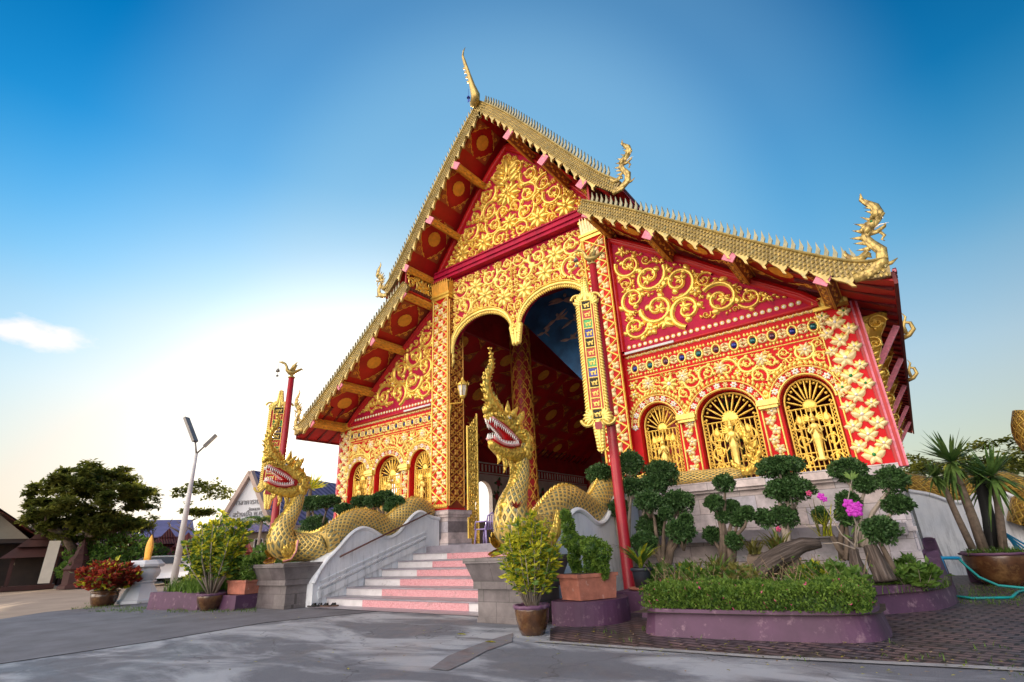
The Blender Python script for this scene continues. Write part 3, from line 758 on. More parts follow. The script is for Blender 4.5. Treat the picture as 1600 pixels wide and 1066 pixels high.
# ---- barges, fins, drop teeth
def dense(C, step):
    P = [C[0]]
    for (a, b), (c, d) in zip(C, C[1:]):
        n = max(1, int(math.hypot(c-a, d-b)/step))
        for i in range(1, n+1): P.append((a+(c-a)*i/n, b+(d-b)*i/n))
    return P
def smoothc(C, it=2):
    for _ in range(it):
        P = [C[0]]
        for a, b in zip(C, C[1:]): P += [(a[0]*.75+b[0]*.25, a[1]*.75+b[1]*.25), (a[0]*.25+b[0]*.75, a[1]*.25+b[1]*.75)]
        P.append(C[-1]); C = P
    return C
BY = 11.4
def resamp(C, step):
    out = [C[0]]; acc = 0
    for a, b in zip(C, C[1:]):
        l = math.hypot(b[0]-a[0], b[1]-a[1]); t = step-acc
        while t <= l: out.append((a[0]+(b[0]-a[0])*t/l, a[1]+(b[1]-a[1])*t/l)); t += step
        acc = l-(t-step)
    return out
def barge(C, wd, s, y=BY, fins=True, pitch=.165, fh=.27):
    C = smoothc(C)
    fr = ff(s, y); mb = MB(); D = dense(C, .12)
    Nn = []
    for i in range(len(D)):
        a, b = D[max(0, i-1)], D[min(len(D)-1, i+1)]; tx, ty = b[0]-a[0], b[1]-a[1]; l = math.hypot(tx, ty); Nn.append((tx/l, ty/l, ty/l, -tx/l))
    low = [(D[i][0]+Nn[i][2]*wd, D[i][1]+Nn[i][3]*wd) for i in range(len(D))]
    k = len(D)
    vs = [fr(*p, 0) for p in D]+[fr(*p, 0) for p in low]+[fr(*p, -.12) for p in D]+[fr(*p, -.12) for p in low]
    fs = []
    for i in range(k-1): fs += [(i, i+1, k+i+1, k+i), (2*k+i, 2*k+i+1, 3*k+i+1, 3*k+i), (i, i+1, 2*k+i+1, 2*k+i), (k+i, k+i+1, 3*k+i+1, 3*k+i)]
    fs += [(0, k, 3*k, 2*k), (k-1, 2*k-1, 4*k-1, 3*k-1)]
    mb.add(vs, fs, 0)
    stroke(mb, fr, D, [.035]*k, .07, 1)
    # scales
    acc = 0; nr = max(3, int(wd/.09)); dw = wd/nr
    S2 = resamp(C, .085)
    for i in range(len(S2)-1):
        a, b = S2[i], S2[i+1]; tx, ty = b[0]-a[0], b[1]-a[1]; l = math.hypot(tx, ty); tx /= l; ty /= l; nx, ny = ty, -tx
        for j in range(nr):
            o = dw*(j+.55); sh = (j % 2)*.04
            cx, cy = a[0]+nx*o+tx*sh, a[1]+ny*o+ty*sh; q = dw*.62
            p = [fr(cx-nx*q, cy-ny*q, .008), fr(cx+tx*.04, cy+ty*.04, .018), fr(cx+nx*q, cy+ny*q, .035), fr(cx-tx*.04, cy-ty*.04, .018), fr(cx, cy, .04)]
            mb.add(p, [(0, 1, 4), (1, 2, 4), (2, 3, 4), (3, 0, 4)], 3 if (i+j) % 3 else 1)
    o = mb.build('barge_board', [M['bargefill'], M['barge'], M['gold_pale'], M['gold_old']], temple)
    if fins:
        f = MB(); F = resamp(C, pitch)
        for i in range(2, len(F)-3):
            a, b = F[i], F[i+1]; tx, ty = b[0]-a[0], b[1]-a[1]; l = math.hypot(tx, ty); tx /= l; ty /= l; nx, ny = -ty, tx
            # fins stand upright, leaning a little up-slope
            vx, vy = nx*.55+0*.45, ny*.55+.45; l2 = math.hypot(vx, vy); vx /= l2; vy /= l2
            w0 = pitch*.25
            P = [(a[0]-tx*w0, a[1]-ty*w0), (a[0]+tx*w0, a[1]+ty*w0), (a[0]+tx*w0*1.1+vx*fh*.55, a[1]+ty*w0*1.1+vy*fh*.55), (a[0]-tx*w0*.2+vx*fh*.8, a[1]-ty*w0*.2+vy*fh*.8), (a[0]-tx*w0*1.6+vx*fh*1.12, a[1]-ty*w0*1.6+vy*fh*1.12), (a[0]-tx*w0*.9+vx*fh*.6, a[1]-ty*w0*.9+vy*fh*.6)]
            vs = [fr(*p, .0) for p in P]+[fr(*p, -.06) for p in P]
            f.add(vs, [(0, 1, 2, 3, 4, 5), (11, 10, 9, 8, 7, 6)]+[(q, (q+1) % 6, 6+(q+1) % 6, 6+q) for q in range(6)], 0)
        f.build('roof_fins', M['fin'], o)
    # drop teeth: row of curved hooks on the lower edge
    t = MB(); L2 = resamp(low, .42)
    for i in range(1, len(L2)-1):
        a = L2[i]; b = L2[i+1]; tx, ty = b[0]-a[0], b[1]-a[1]; l = math.hypot(tx, ty) or 1; tx /= l; ty /= l; nx, ny = ty, -tx
        P = [(-.36, -.03), (-.22, .05), (-.1, .08), (0, .12), (.1, .2), (.19, .2), (.1, .12), (.125, .04), (.11, -.03)]
        Q = [(a[0]+tx*p*.85+nx*q*.8, a[1]+ty*p*.85+ny*q*.8) for p, q in P]; n = len(Q)
        vs = [fr(*p, .004) for p in Q]+[fr(*p, -.08) for p in Q]
        t.add(vs, [tuple(range(n)), tuple(range(n, 2*n))[::-1]]+[(q, (q+1) % n, n+(q+1) % n, n+q) for q in range(n)], 0)
    t.build('drop_teeth', M['barge'], o)
    return o
for s in (-1, 1):
    barge(UP, .36, s)
    barge(LO, .36, s, BY-.02)

# ---- roof slabs, soffits, purlins
ENDY = 33.0
def slab(C, s, y0, y1, th, name, mt, off=0):
    mb = MB(); C = smoothc(C, 1); k = len(C)
    vs = []
    for y in (y0, y1):
        for u, v in C: vs.append((XC+s*u, y, v-off))
        for u, v in C: vs.append((XC+s*u, y, v-off-th))
    fs = []
    for i in range(k-1): fs += [(i, i+1, 2*k+i+1, 2*k+i), (k+i, k+i+1, 3*k+i+1, 3*k+i), (i, i+1, k+i+1, k+i), (2*k+i, 2*k+i+1, 3*k+i+1, 3*k+i)]
    fs += [(0, k, 3*k, 2*k), (k-1, 2*k-1, 4*k-1, 3*k-1)]
    mb.add(vs, fs)
    return mb.build(name, mt, temple)
EXT = LO[:-1]+[(10.0, 5.85)]
for s in (-1, 1):
    slab(UP, s, BY+.12, ENDY, .1, 'upper_roof', [M['roof_tile']], .1)
    slab(EXT, s, BY+.12, ENDY, .1, 'lower_roof', [M['roof_tile']], .1)
    slab([(u, v) for u, v in UP], s, BY+.13, FY+.3, .05, 'upper_soffit', [M['deep_red']], .24)
    slab(EXT, s, BY+.13, ENDY-.2, .05, 'lower_soffit', [M['deep_red'] if s < 0 else M['deep_red']], .24)
    # stepped side of the clerestory
    mb = MB(); x = sorted((XC+s*3.72, XC+s*3.85)); mb.box(x[0], x[1], FY+.3, ENDY, 9.4, 11.6); mb.build('clerestory', M['black_red'], temple)
PUR = [(1.22, 14.42, UP), (2.52, 12.62, UP), (3.78, 11.08, UP), (3.86, 10.02, LO), (5.5, 8.62, LO), (7.28, 7.28, LO), (8.9, 6.1, LO)]
for s in (-1, 1):
    for (u, z, C) in PUR:
        b = MB(); w_ = .13; sl = -.62 if C is UP else -.42
        a = Vector((XC+s*u, BY+.05, z-.1)); e = Vector((XC+s*u, FY+.05, z-.1))
        upv = Vector((s*(1 if C is UP else .75), 0, 1.0 if C is LO else .8))
        b.beam(a, e, .22, .3, 0, upv)
        pl = b.build('purlin', M['orange_gold'] if s < 0 else M['beam_brown'], temple)
        # carved edge lines and pink end
        b = MB(); b.beam(a+Vector((0, -.05, 0)), a+Vector((0, -.002, 0)), .27, .35, 0, upv); b.build('beam_end', M['pink'], pl)
        r = MB(); d = (e-a).normalized(); rr = d.cross(upv).normalized(); uu = rr.cross(d).normalized()
        for (nn, ax, hw, of) in ((-rr, uu, .15, .11), (-uu, rr, .11, .15), (rr, uu, .15, .11)):
            f5 = Fr(a+nn*of, d, ax, nn); L_ = (e-a).length
            for q in (-1, 1): stroke(r, f5, [(0, q*(hw-.015)), (L_, q*(hw-.015))], [.012]*2, .015, 0)
            for q in range(9): leaf(r, f5, .1+q*.17, 0, .5 if q % 2 else -.5, .16, .035, .02, (-1)**q, 0)
        r.build('beam_carving', M['gold_dark'], pl, True)
# stencilled soffit bays
def bay(mb, s, C, ua, ub, y0, y1, off=.30):
    za, zb = interp(C, ua)-off, interp(C, ub)-off
    A = Vector((XC+s*ua, 0, za)); B = Vector((XC+s*ub, 0, zb)); L = (B-A).length; ev = (B-A).normalized(); eu = Vector((0, 1, 0))
    n = Vector((-s*abs(ev.z), 0, -abs(ev.x))).normalized()
    f = Fr(Vector((A.x, y0, A.z))+n*.012, eu, ev, n); W = y1-y0
    c = (W/2, L/2); r = min(W, L)*.2
    k = 28; pts = [f(c[0]+r*(1+.06*(i % 2))*math.cos(2*PI*i/k), c[1]+r*1.0*(1+.06*(i % 2))*math.sin(2*PI*i/k), .004) for i in range(k)]
    mb.add(pts, [tuple(range(k))], 0)
    for (x, y, sx, sy) in ((.06, .1, 1, 1), (W-.06, .1, -1, 1), (.06, L-.1, 1, -1), (W-.06, L-.1, -1, -1)):
        w_, h_ = W*.40, L*.40
        g = Fr(f(x, y, 0), f.u*sx, f.v*sy, f.n)
        P = [(0, 0), (w_, 0), (w_*.82, h_*.12), (w_*.66, h_*.2), (w_*.55, h_*.38), (w_*.38, h_*.46), (w_*.28, h_*.66), (w_*.12, h_*.78), (0, h_)]
        mb.poly([g(*p, .002) for p in P], 2)
        q = min(w_, h_)
        stroke(mb, g, P[1:], [.014]*8, .01, 1); spiral(mb, g, q*.32, q*.34, q*.2, 0, 1, .012, .16, 1.2, 0, False); spiral(mb, g, q*.75, q*.14, q*.11, 0, 1, .01, .2, 1.1, 0, False); spiral(mb, g, q*.13, q*.85, q*.1, 0, -1, .01, .2, 1.1, 0, False)
for s in (-1, 1):
    mb = MB()
    for a, b in ((.15, 1.1), (1.34, 2.4), (2.64, 3.68)): bay(mb, s, UP, a, b, BY+.2, FY-.02)
    for a, b in ((4.0, 5.38), (5.62, 7.16), (7.4, 8.78)): bay(mb, s, LO, a, b, BY+.2, FY-.02)
    for y0 in (14.2, 17.4, 20.6, 23.8, 27):
        for a, b in ((4.0, 5.38), (5.62, 7.16), (7.4, 8.78)): bay(mb, s, LO, a, b, y0, y0+2.6)
    mb.build('soffit_stencils', [M['orange_gold'], M['orange_gold'], mat('stencil_ground', (.42, .10, .03), .55, 0, .2, 5, .1, 60)], temple)
    # infill boards between column top and eave tiers: openwork gold panel
    p = MB(); f6 = ff(s, BY+.5)
    fz = Fr((XC+s*3.8, BY+.12, 10.2), (0, 1, 0), (0, 0, 1), (-s, 0, 0))
    fill_scroll(p, fz, [(0, 0), (1.45, 0), (1.45, .72), (0, .72)], .3, .05, .03, 4, 0)
    for q in (0, .72): stroke(p, fz, [(0, q), (1.45, q)], [.02]*2, .03, 0)
    p.build('openwork_panel', M['gold'], temple, True)
    p = MB(); x = sorted((XC+s*3.84, XC+s*3.9)); p.box(x[0], x[1], BY+.14, FY+.4, 10.15, 10.95); p.build('tier_board', M['black_red'], temple)
# ---- roof finials
def local(o, f, sd, up, k=1): 
    f = Vector(f); sd = Vector(sd); up = Vector(up); o = Vector(o)
    return Matrix(((f.x*k, sd.x*k, up.x*k, o.x), (f.y*k, sd.y*k, up.y*k, o.y), (f.z*k, sd.z*k, up.z*k, o.z), (0, 0, 0, 1)))
def flat_fin(mb, P, th, m=0):     # outline in (f, up), given thickness, bevelled to a ridge
    n = len(P); cx = sum(p[0] for p in P)/n; cz = sum(p[1] for p in P)/n
    vs = [(p[0], 0, p[1]) for p in P]+[(cx+(p[0]-cx)*.6, th/2, cz+(p[1]-cz)*.6) for p in P]+[(cx+(p[0]-cx)*.6, -th/2, cz+(p[1]-cz)*.6) for p in P]
    fs = []
    for i in range(n):
        j = (i+1) % n; fs += [(i, j, n+j, n+i), (j, i, 2*n+i, 2*n+j)]
    fs += [tuple(range(n, 2*n)), tuple(range(2*n, 3*n))[::-1]]
    mb.add(vs, fs, m)
def horn(mb, pts, w, m=0, teeth=10, th=.08, front=1):
    k = len(pts); mb.tube([(p[0], 0, p[1]) for p in pts], w, 8, m, True, .5, (0, 1, 0))
    # serration on the front edge
    tot = teeth
    for i in range(tot):
        t = (i+.5)/tot*(k-1); a = int(t); q = t-a
        p = (pts[a][0]*(1-q)+pts[a+1][0]*q, pts[a][1]*(1-q)+pts[a+1][1]*q); r = w[a]*(1-q)+w[a+1]*q
        dx, dz = pts[a+1][0]-pts[a][0], pts[a+1][1]-pts[a][1]; l = math.hypot(dx, dz); dx /= l; dz /= l
        for sg in ((1, -1) if front == 2 else (front,)):
            nx, nz = dz*sg, -dx*sg; s_ = max(.045, r*.6)
            bx, bz = p[0]+nx*r*.75, p[1]+nz*r*.75
            flat_fin(mb, [(bx-dx*s_*.6, bz-dz*s_*.6), (bx+dx*s_*.6, bz+dz*s_*.6), (bx+dx*s_*1.3+nx*s_*1.2, bz+dz*s_*1.3+nz*s_*1.2)], th*.6, m)
def roof_naga(s, tip_u, tip_z, k, name='roof_dragon'):
    o = (XC+s*tip_u, BY-.02, tip_z); mb = MB(); mb.M = local(o, (s, 0, 0), (0, -1, 0), (0, 0, 1), k)
    mb.tube([(-.5, 0, -.28), (-.15, 0, -.25), (.15, 0, -.05), (.2, 0, .25), (.05, 0, .5), (-.02, 0, .7), (.1, 0, .88)], [.12, .14, .145, .13, .11, .11, .12], 10, 0, True, .55, (0, 1, 0))
    mb.tube([(-.02, 0, .82), (.15, 0, .98), (.34, 0, 1.08), (.5, 0, 1.2)], [.14, .14, .09, .035], 8, 0, True, .6, (0, 1, 0))
    mb.tube([(.05, 0, .78), (.25, 0, .76), (.42, 0, .84), (.45, 0, .9)], [.09, .06, .04, .02], 8, 0, True, .6, (0, 1, 0))
    mb.tube([(.3, 0, .72), (.36, 0, .6), (.28, 0, .52), (.33, 0, .46)], [.04, .04, .03, .01], 6, 0, True, .5, (0, 1, 0))
    mb.tube([(.15, 0, .85), (.35, 0, .92), (.52, 0, .9)], [.03, .02, .006], 6, 1, True, .5, (0, 1, 0))
    for i in range(4): mb.tube([(.2+i*.08, .03, .99+i*.03), (.2+i*.08, .03, .93+i*.03)], [.012, .002], 4, 1)
    # crest curling up
    mb.tube([(.28, 0, 1.08), (.38, 0, 1.26), (.36, 0, 1.44), (.24, 0, 1.6), (.15, 0, 1.74), (.18, 0, 1.92)], [.13, .13, .11, .08, .055, .01], 8, 0, True, .5, (0, 1, 0))
    for i, (f, z, a, q) in enumerate(((-.12, .55, 2.7, .2), (-.16, .7, 2.6, .2), (-.1, .86, 2.4, .2), (-.02, 1.0, 2.3, .22), (.12, 1.1, 2.1, .22), (.25, 1.25, 2.2, .2), (-.08, .38, 2.9, .22), (.3, 1.4, 2.6, .2), (-.1, .2, 2.8, .25), (.0, .62, 2.7, .3))):
        flat_fin(mb, [(f+.08, z-.08), (f+.08, z+.07), (f+q*math.cos(a), z+q*math.sin(a))], .05)
    mb.tube([(-.05, 0, .3), (-.25, 0, .18), (-.42, 0, .22), (-.52, 0, .42), (-.5, 0, .52)], [.09, .1, .08, .05, .01], 8, 0, True, .5, (0, 1, 0))
    mb.tube([(.1, 0, -.12), (.3, 0, -.14), (.45, 0, -.06)], [.08, .05, .01], 7, 1 if False else 0, True, .5, (0, 1, 0))
    mb.ball((.2, .07, 1.04), .03, 8, 2)
    return mb.build(name, [M['gold_roof'], M['tooth'], M['green_gem']], temple, True)
for s in (-1, 1):
    roof_naga(s, 5.05, 10.35, .72)
    roof_naga(s, 9.78, 6.0, .8)
# chofa at the apex
mb = MB()
pp = [at(x, y, yy) for x, y, yy in ((742, 163, 11.3), (743, 150, 11.2), (738, 135, 11.1), (733, 118, 11.05), (726, 98, 11.0), (723, 88, 11.0), (724, 80, 11.0), (727, 74, 11.0))]
mb.tube(pp, [.26, .24, .15, .1, .09, .06, .04, .01], 10, 0, True, .7)
for i, (x, y) in enumerate(((731, 112), (733, 120), (735, 127), (729, 106))):
    p = at(x, y, 11.05); mb.tube([p, p+Vector((-.12, -.02, .02)), p+Vector((-.18, -.02, .12))], [.05, .04, .004], 6, 0)
mb.tube([at(740, 160, 11.3), at(747, 163, 11.35)], [.2, .12], 8, 0)
mb.build('chofa_finial', M['gold_old'], temple, True)
bell = MB()
p = at(732, 150, 11.05)
bell.tube([p+Vector((0, 0, .35)), p], [.006, .006], 5); bell.lathe((p.x, p.y, p.z-.1), [(.07, 0), (.05, .06), (.02, .1)], 8); bell.hexa([(p.x-.05, p.y), (p.x+.05, p.y), (p.x+.05, p.y+.01), (p.x-.05, p.y+.01)], p.z-.28, [(p.x-.02, p.y), (p.x+.02, p.y), (p.x+.02, p.y+.01), (p.x-.02, p.y+.01)], p.z-.12)
o = bell.build('wind_bell', M['flag_blue']); tag(o, 'small blue wind bell hanging beside the temple roof apex', 'bell')
# side eave finials and brackets, right side
for (y, k, z) in ((15.5, .5, 5.6), (20.0, .5, 5.5)):
    mb = MB(); mb.M = local((XC+10.05, y, z), (1, 0, 0), (0, 1, 0), (0, 0, 1), k)
    mb.tube([(-.1, 0, -.1), (.2, 0, 0), (.45, 0, .25), (.4, 0, .6), (.15, 0, .7), (.1, 0, .5)], [.12, .12, .1, .09, .07, .02], 8, 0, True, .6, (0, 1, 0))
    mb.tube([(.1, 0, .1), (.1, 0, .5), (.3, 0, .95), (.2, 0, 1.2)], [.1, .08, .05, .01], 8, 0, True, .6, (0, 1, 0))
    mb.build('eave_finial', M['gold_old'], temple, True)
for s in (1, -1):
    for y in (13.55, 16.6, 20.2, 24.0, 28):
        mb = MB(); mb.M = local((XC+s*9.2, y, 5.6), (s, 0, 0), (0, 1, 0), (0, 0, 1), 1)
        P = [(0, .05), (.62, .1), (.5, -.2), (.36, -.42), (.3, -.7), (.18, -.95), (.1, -1.35), (0, -1.5)]
        n = len(P); vs = [(p[0], -.07, p[1]) for p in P]+[(p[0], .07, p[1]) for p in P]
        mb.add(vs, [tuple(range(n)), tuple(range(n, 2*n))[::-1]]+[(i, (i+1) % n, n+(i+1) % n, n+i) for i in range(n)])
        f7 = Fr((0, -.07, 0), (1, 0, 0), (0, 0, 1), (0, -1, 0))
        spiral(mb, f7, .35, -.15, .2, 0, 1, .06, .18, 1.3, 0); spiral(mb, f7, .2, -.6, .15, 2, -1, .06, .2, 1.2, 0)
        for q in range(5): leaf(mb, f7, .06, -.7-q*.15, .3, .18, .05, .05)
        mb.build('eave_bracket', M['gold'], temple, True)
        mb = MB(); mb.beam((XC+s*9.2, y+.5, 4.4), (XC+s*9.9, y+.5, 5.45), .12, .12); mb.build('eave_strut', M['pink'], temple)
    mb = MB()
    for i in range(40):
        y = BY+.5+i*.54; mb.beam((XC+s*8.3, y, interp(EXT, 8.3)-.34), (XC+s*9.95, y, 5.56), .08, .07)
    mb.build('rafters', M['dark_red'], temple)
    mb = MB(); x = sorted((XC+s*9.97, XC+s*10.03)); mb.box(x[0], x[1], BY+.1, ENDY, 5.5, 5.76); x = sorted((XC+s*10.0, XC+s*10.06)); mb.box(x[0], x[1], BY+.1, ENDY, 5.74, 5.8, 1)
    for i in range(90): mb.box(XC+s*10.05-.03, XC+s*10.05+.03, BY+.2+i*.24, BY+.34+i*.24, 5.78, 5.86, 0)
    mb.build('eave_fascia', [M['dark_red'], M['pink']], temple)

# ---- plinth, side and back walls, interior
for s in (-1, 1):
    mb = MB()
    def bx(u0, u1, y0, y1, z0, z1): x = sorted((XC+s*u0, XC+s*u1)); mb.box(x[0], x[1], y0, y1, z0, z1)
    bx(3.86, 9.16, 12.42, FY+.3, 2.16, 2.34); bx(3.9, 9.12, 12.5, FY+.3, 2.1, 2.16)
    bx(3.92, 9.02, 12.62, FY+.3, 1.3, 2.1); bx(3.86, 9.1, 12.5, FY+.3, 1.2, 1.3); bx(3.8, 9.14, 12.38, FY+.3, 1.12, 1.2); bx(3.86, 9.06, 12.46, FY+.3, .78, 1.12); bx(3.8, 9.11, 12.3, FY+.3, .66, .78); bx(3.8, 9.13, 12.22, FY+.3, -.02, .66)
    mb.build('marble_plinth', M['marble'], temple)
    mb = MB()
    bx(9.0, 9.1, FY+.3, ENDY, 0, ZB); mb.build('side_plinth', M['marble'], temple)
    # side wall with arched openings
    fs_ = Fr((XC+s*9.0, FY, 0), (0, 1, 0), (0, 0, 1), (s, 0, 0)); fi = Fr((XC+s*8.75, FY, 0), (0, 1, 0), (0, 0, 1), (-s, 0, 0))
    WS = [(2.2, 3.6), (5.2, 6.6), (8.0, 9.4), (11.4, 12.8), (15, 16.4)]
    holes = [archpts(a, b, 3.7, 4.4) for a, b in WS]
    P = [(.3, 1.2), (19.9, 1.2), (19.9, 6.1), (.3, 6.1)]
    m1 = MB(); m1.poly([fs_(*p) for p in P], 0, [[fs_(*p) for p in h] for h in holes]); m1.poly([fi(*p) for p in P], 1, [[fi(*p) for p in h] for h in holes])
    for h in holes: m1.add([fs_(*p) for p in h]+[fi(*p) for p in h], [(i, (i+1) % len(h), len(h)+(i+1) % len(h), len(h)+i) for i in range(len(h))], 1)
    # interior upper half dark red boards and frieze
    sw = m1.build('side_wall', [M['red'], M['inner_white']], temple)
    m2 = MB(); fi2 = Fr((XC+s*8.74, FY, 0), (0, 1, 0), (0, 0, 1), (-s, 0, 0))
    m2.poly([fi2(*p) for p in ((.3, 4.75), (19.9, 4.75), (19.9, 6.2), (.3, 6.2))], 0)
    for z in (4.78, 5.3): m2.add([fi2(.3, z, .02), fi2(19.9, z, .02), fi2(19.9, z+.07, .05), fi2(.3, z+.07, .05)], [(0, 1, 2, 3)], 1)
    for i in range(64): stroke(m2, fi2, [(.5+i*.3, 4.9), (.5+i*.3, 5.05), (.5+i*.3, 5.25)], [.06]*3, .04, 1)
    m2.build('frieze', [M['black_red'], M['inner_white']], sw)
    R = random.Random(9)
    for (a, b) in zip([x[1] for x in WS[:-1]], [x[0] for x in WS[1:]]):
        m2 = MB()
        for i in range(7):
            u = R.uniform(a+.25, b-.25); z = 2.2+i*.36
            flower(m2, fi2, u, z, .2, .04, 7, 0); flower(m2, fi2, u, z, .1, .06, 5, 0)
            for q in range(5): leaf(m2, fi2, u, z, R.uniform(0, 6.28), .38, .07, .02, R.uniform(-1, 1), 1)
        m2.build('rose_mural', [M['rose'], M['leaf_paint']], sw, True)
mb = MB(); mb.box(XC-9, XC+9, 12.1, ENDY, ZF-.2, ZF); mb.box(XC-3.8, XC+3.8, 12.06, 12.1, 0, ZF)
mb.build('hall_floor', M['step_grey'], temple)
mb = MB()
f8 = Fr((XC, ENDY-.1, 0), (1, 0, 0), (0, 0, 1), (0, -1, 0)); mb.poly([f8(*p) for p in ((-9, 1), (9, 1), (9, 6.2), (4.5, 10), (4.5, 11), (0, 16.3), (-4.5, 11), (-4.5, 10), (-9, 6.2))], 0)
mb.build('rear_wall', M['black_red'], temple)
mb = MB(); mb.box(XC-3.9, XC+3.9, FY+.3, ENDY, 11.0, 11.1); mb.build('nave_ceiling', M['black_red'], temple)
# blue painted ceiling field over the porch
mb = MB(); f9 = Fr((0, 0, 0), (1, 0, 0), (0, 0, 1), (0, -1, 0))
Q = [at(818, 505, 17), at(912, 596, 17), at(960, 560, 17), at(960, 400, 17), at(840, 420, 17), at(818, 480, 17)]
mb.add([tuple(q) for q in Q], [tuple(range(6))])
mb.add([(q.x, q.y+.12, q.z) for q in Q], [tuple(range(6))])
bl = mb.build('painted_panel', M['mural_blue'], temple)
mb = MB(); R = random.Random(3)
for (x, y, sc) in ((880, 470, 1), (868, 500, .9), (895, 500, .8), (850, 520, .5), (890, 530, .6)):
    p = at(x, y, 16.97); f10 = Fr(p, (1, 0, 0), (0, 0, 1), (0, -1, 0))
    for q in range(5): leaf(mb, f10, 0, 0, R.uniform(-.6, .6)+(PI if q % 2 else 0), .75*sc, .06*sc, .02, R.uniform(-1.5, 1.5))
    disc(mb, f10, .1, .22*sc, .08*sc, .03)
mb.build('mural_figures', M['mural_fig'], bl, True)
# inner columns
for (x, y) in ((-12.55, 17.9), (-12.45, 25.5), (-6.0, 17.9), (-6.0, 25.5)):
    mb = MB(); mb.lathe((x, y, ZF), [(.5, 0), (.5, .9), (.42, .95), (.42, 9.6), (.5, 9.65), (.42, 9.75), (.55, 10.3)], 18)
    o = mb.build('inner_column', M['black_red'] if y < 20 else M['leaf_paint'], temple, True)
    mb = MB()
    for i in range(20):
        for j in range(8):
            a = j*PI/4+(i % 2)*PI/8; z = ZF+1.2+i*.42
            p = Vector((x+.42*math.cos(a), y+.42*math.sin(a), z)); n = Vector((math.cos(a), math.sin(a), 0))
            f11 = Fr(p, Vector((-math.sin(a), math.cos(a), 0)), (0, 0, 1), n)
            if y < 20:
                stroke(mb, f11, [(-.14, 0), (0, .21), (.14, .42)], [.022]*3, .04, 0); stroke(mb, f11, [(.14, 0), (0, .21), (-.14, .42)], [.022]*3, .04, 0); leaf(mb, f11, 0, -.08, PI/2, .2, .05, .05, 0, 0)
            else: flower(mb, f11, 0, 0, .14, .03, 6, 0)
    mb.build('column_relief', M['gold_dark'] if y < 20 else M['rose'], o, True)
# open gate leaf in the doorway
mb = MB(); fg2 = Fr((-12.1, 13.72, 0), (-.12, .99, 0), (0, 0, 1), (.99, .12, 0))
gw = .62
for u in (0, gw): stroke(mb, fg2, [(u, ZF+.02), (u, 3.4), (u, 5.2 if u == 0 else 5.75)], [.035]*3, .05); stroke(mb, Fr(fg2.o, fg2.u, fg2.v, -fg2.n), [(u, ZF+.02), (u, 3.4), (u, 5.2 if u == 0 else 5.75)], [.035]*3, .05)
fill_scroll(mb, fg2, [(0.03, ZF), (gw-.03, ZF), (gw-.03, 5.7), (.2, 5.3), (.03, 5.1)], .17, .03, .03, 6, 0, False, None, 0, (), .16, .1)
for i in range(13): stroke(mb, fg2, [(0, ZF+.1+i*.33), (gw, ZF+.1+i*.33)], [.012]*2, .03)
for i in range(1, 6): stroke(mb, fg2, [(i*gw/6, ZF), (i*gw/6, 5.1+i*.1)], [.012]*2, .03)
mb.build('gate_leaf', M['gold'], temple, True)
# ---------------------------------------------------------------- ground
def atd(px, py, D):
    d = ray(px, py); t = D/math.hypot(d[0], d[1]); return Vector((d[0]*t, d[1]*t, d[2]*t+H))
def onz(px, py, z=0):
    d = ray(px, py); t = (z-H)/d[2]; return Vector((d[0]*t, d[1]*t, z))
def sheet(name, pts, z, mt, sub=None):
    mb = MB(); mb.poly([(p[0], p[1], z) for p in pts]); o = mb.build(name, mt); o['kind'] = 'structure'; return o
sheet('ground', [(-900, -900), (900, -900), (900, 900), (-900, 900)], -.06, M['street'])
sheet('road', [(-140, -40), (60, -40), (60, 60), (-140, 60)], -.03, M['street'])
sheet('dark_asphalt', [(-10.6, -12), (-10.45, 4.2), (-10.75, 6.2), (-9.6, 8.75), (-12.3, 9.2), (-14.5, 12), (-19, 12), (-20.5, 6.9), (-20.6, 5.2), (-19.4, 3.9), (-17, -12)], -.004, M['asphalt_dark'])
sheet('courtyard', [(-10.6, -12), (12, -12), (12, 12), (-9, 12), (-12.3, 9.2), (-9.6, 8.75), (-10.75, 6.2), (-10.45, 4.2)], 0, M['asphalt'])
sheet('paving', [(-4.3, 6.46), (-1.64, 6.53), (.38, 6.84), (14, 7.6), (14, 30), (-4.6, 30), (-4.9, 7.4)], .006, M['paver'])
mb = MB()
mb.poly([(-4.5, 6.33, .012), (-1.7, 6.42, .012), (.38, 6.72, .012), (14, 7.5, .012), (14, 7.64, .012), (.38, 6.86, .012), (-1.7, 6.55, .012), (-4.35, 6.46, .012)]); o = mb.build('kerb_strip', M['concrete']); o['kind'] = 'structure'
mb = MB(); mb.poly([(-12.35, 8.15, .01), (-6.4, 8.15, .01), (-6.3, 8.7, .01), (-12.35, 8.7, .01)]); o = mb.build('step_apron', M['step_grey']); o['kind'] = 'structure'
mb = MB(); R = random.Random(2)
P = [(-10.6, -8), (-10.5, 1), (-10.47, 2.4), (-10.42, 4.2), (-10.7, 6.15), (-9.7, 8.3)]
for a, b in zip(P, P[1:]): mb.beam((a[0], a[1], .004), (b[0], b[1], .004), .025, .006)
o = mb.build('expansion_joint', M['dark']); o['kind'] = 'structure'
mb = MB(); q = [onz(*p) for p in ((802, 990), (775, 998), (740, 1010), (700, 1026), (672, 1046), (700, 1049), (728, 1036), (760, 1018), (800, 1004))]
mb.poly([(p.x, p.y, .008) for p in q]); o = mb.build('brick_patch', M['brickpatch']); o['kind'] = 'structure'

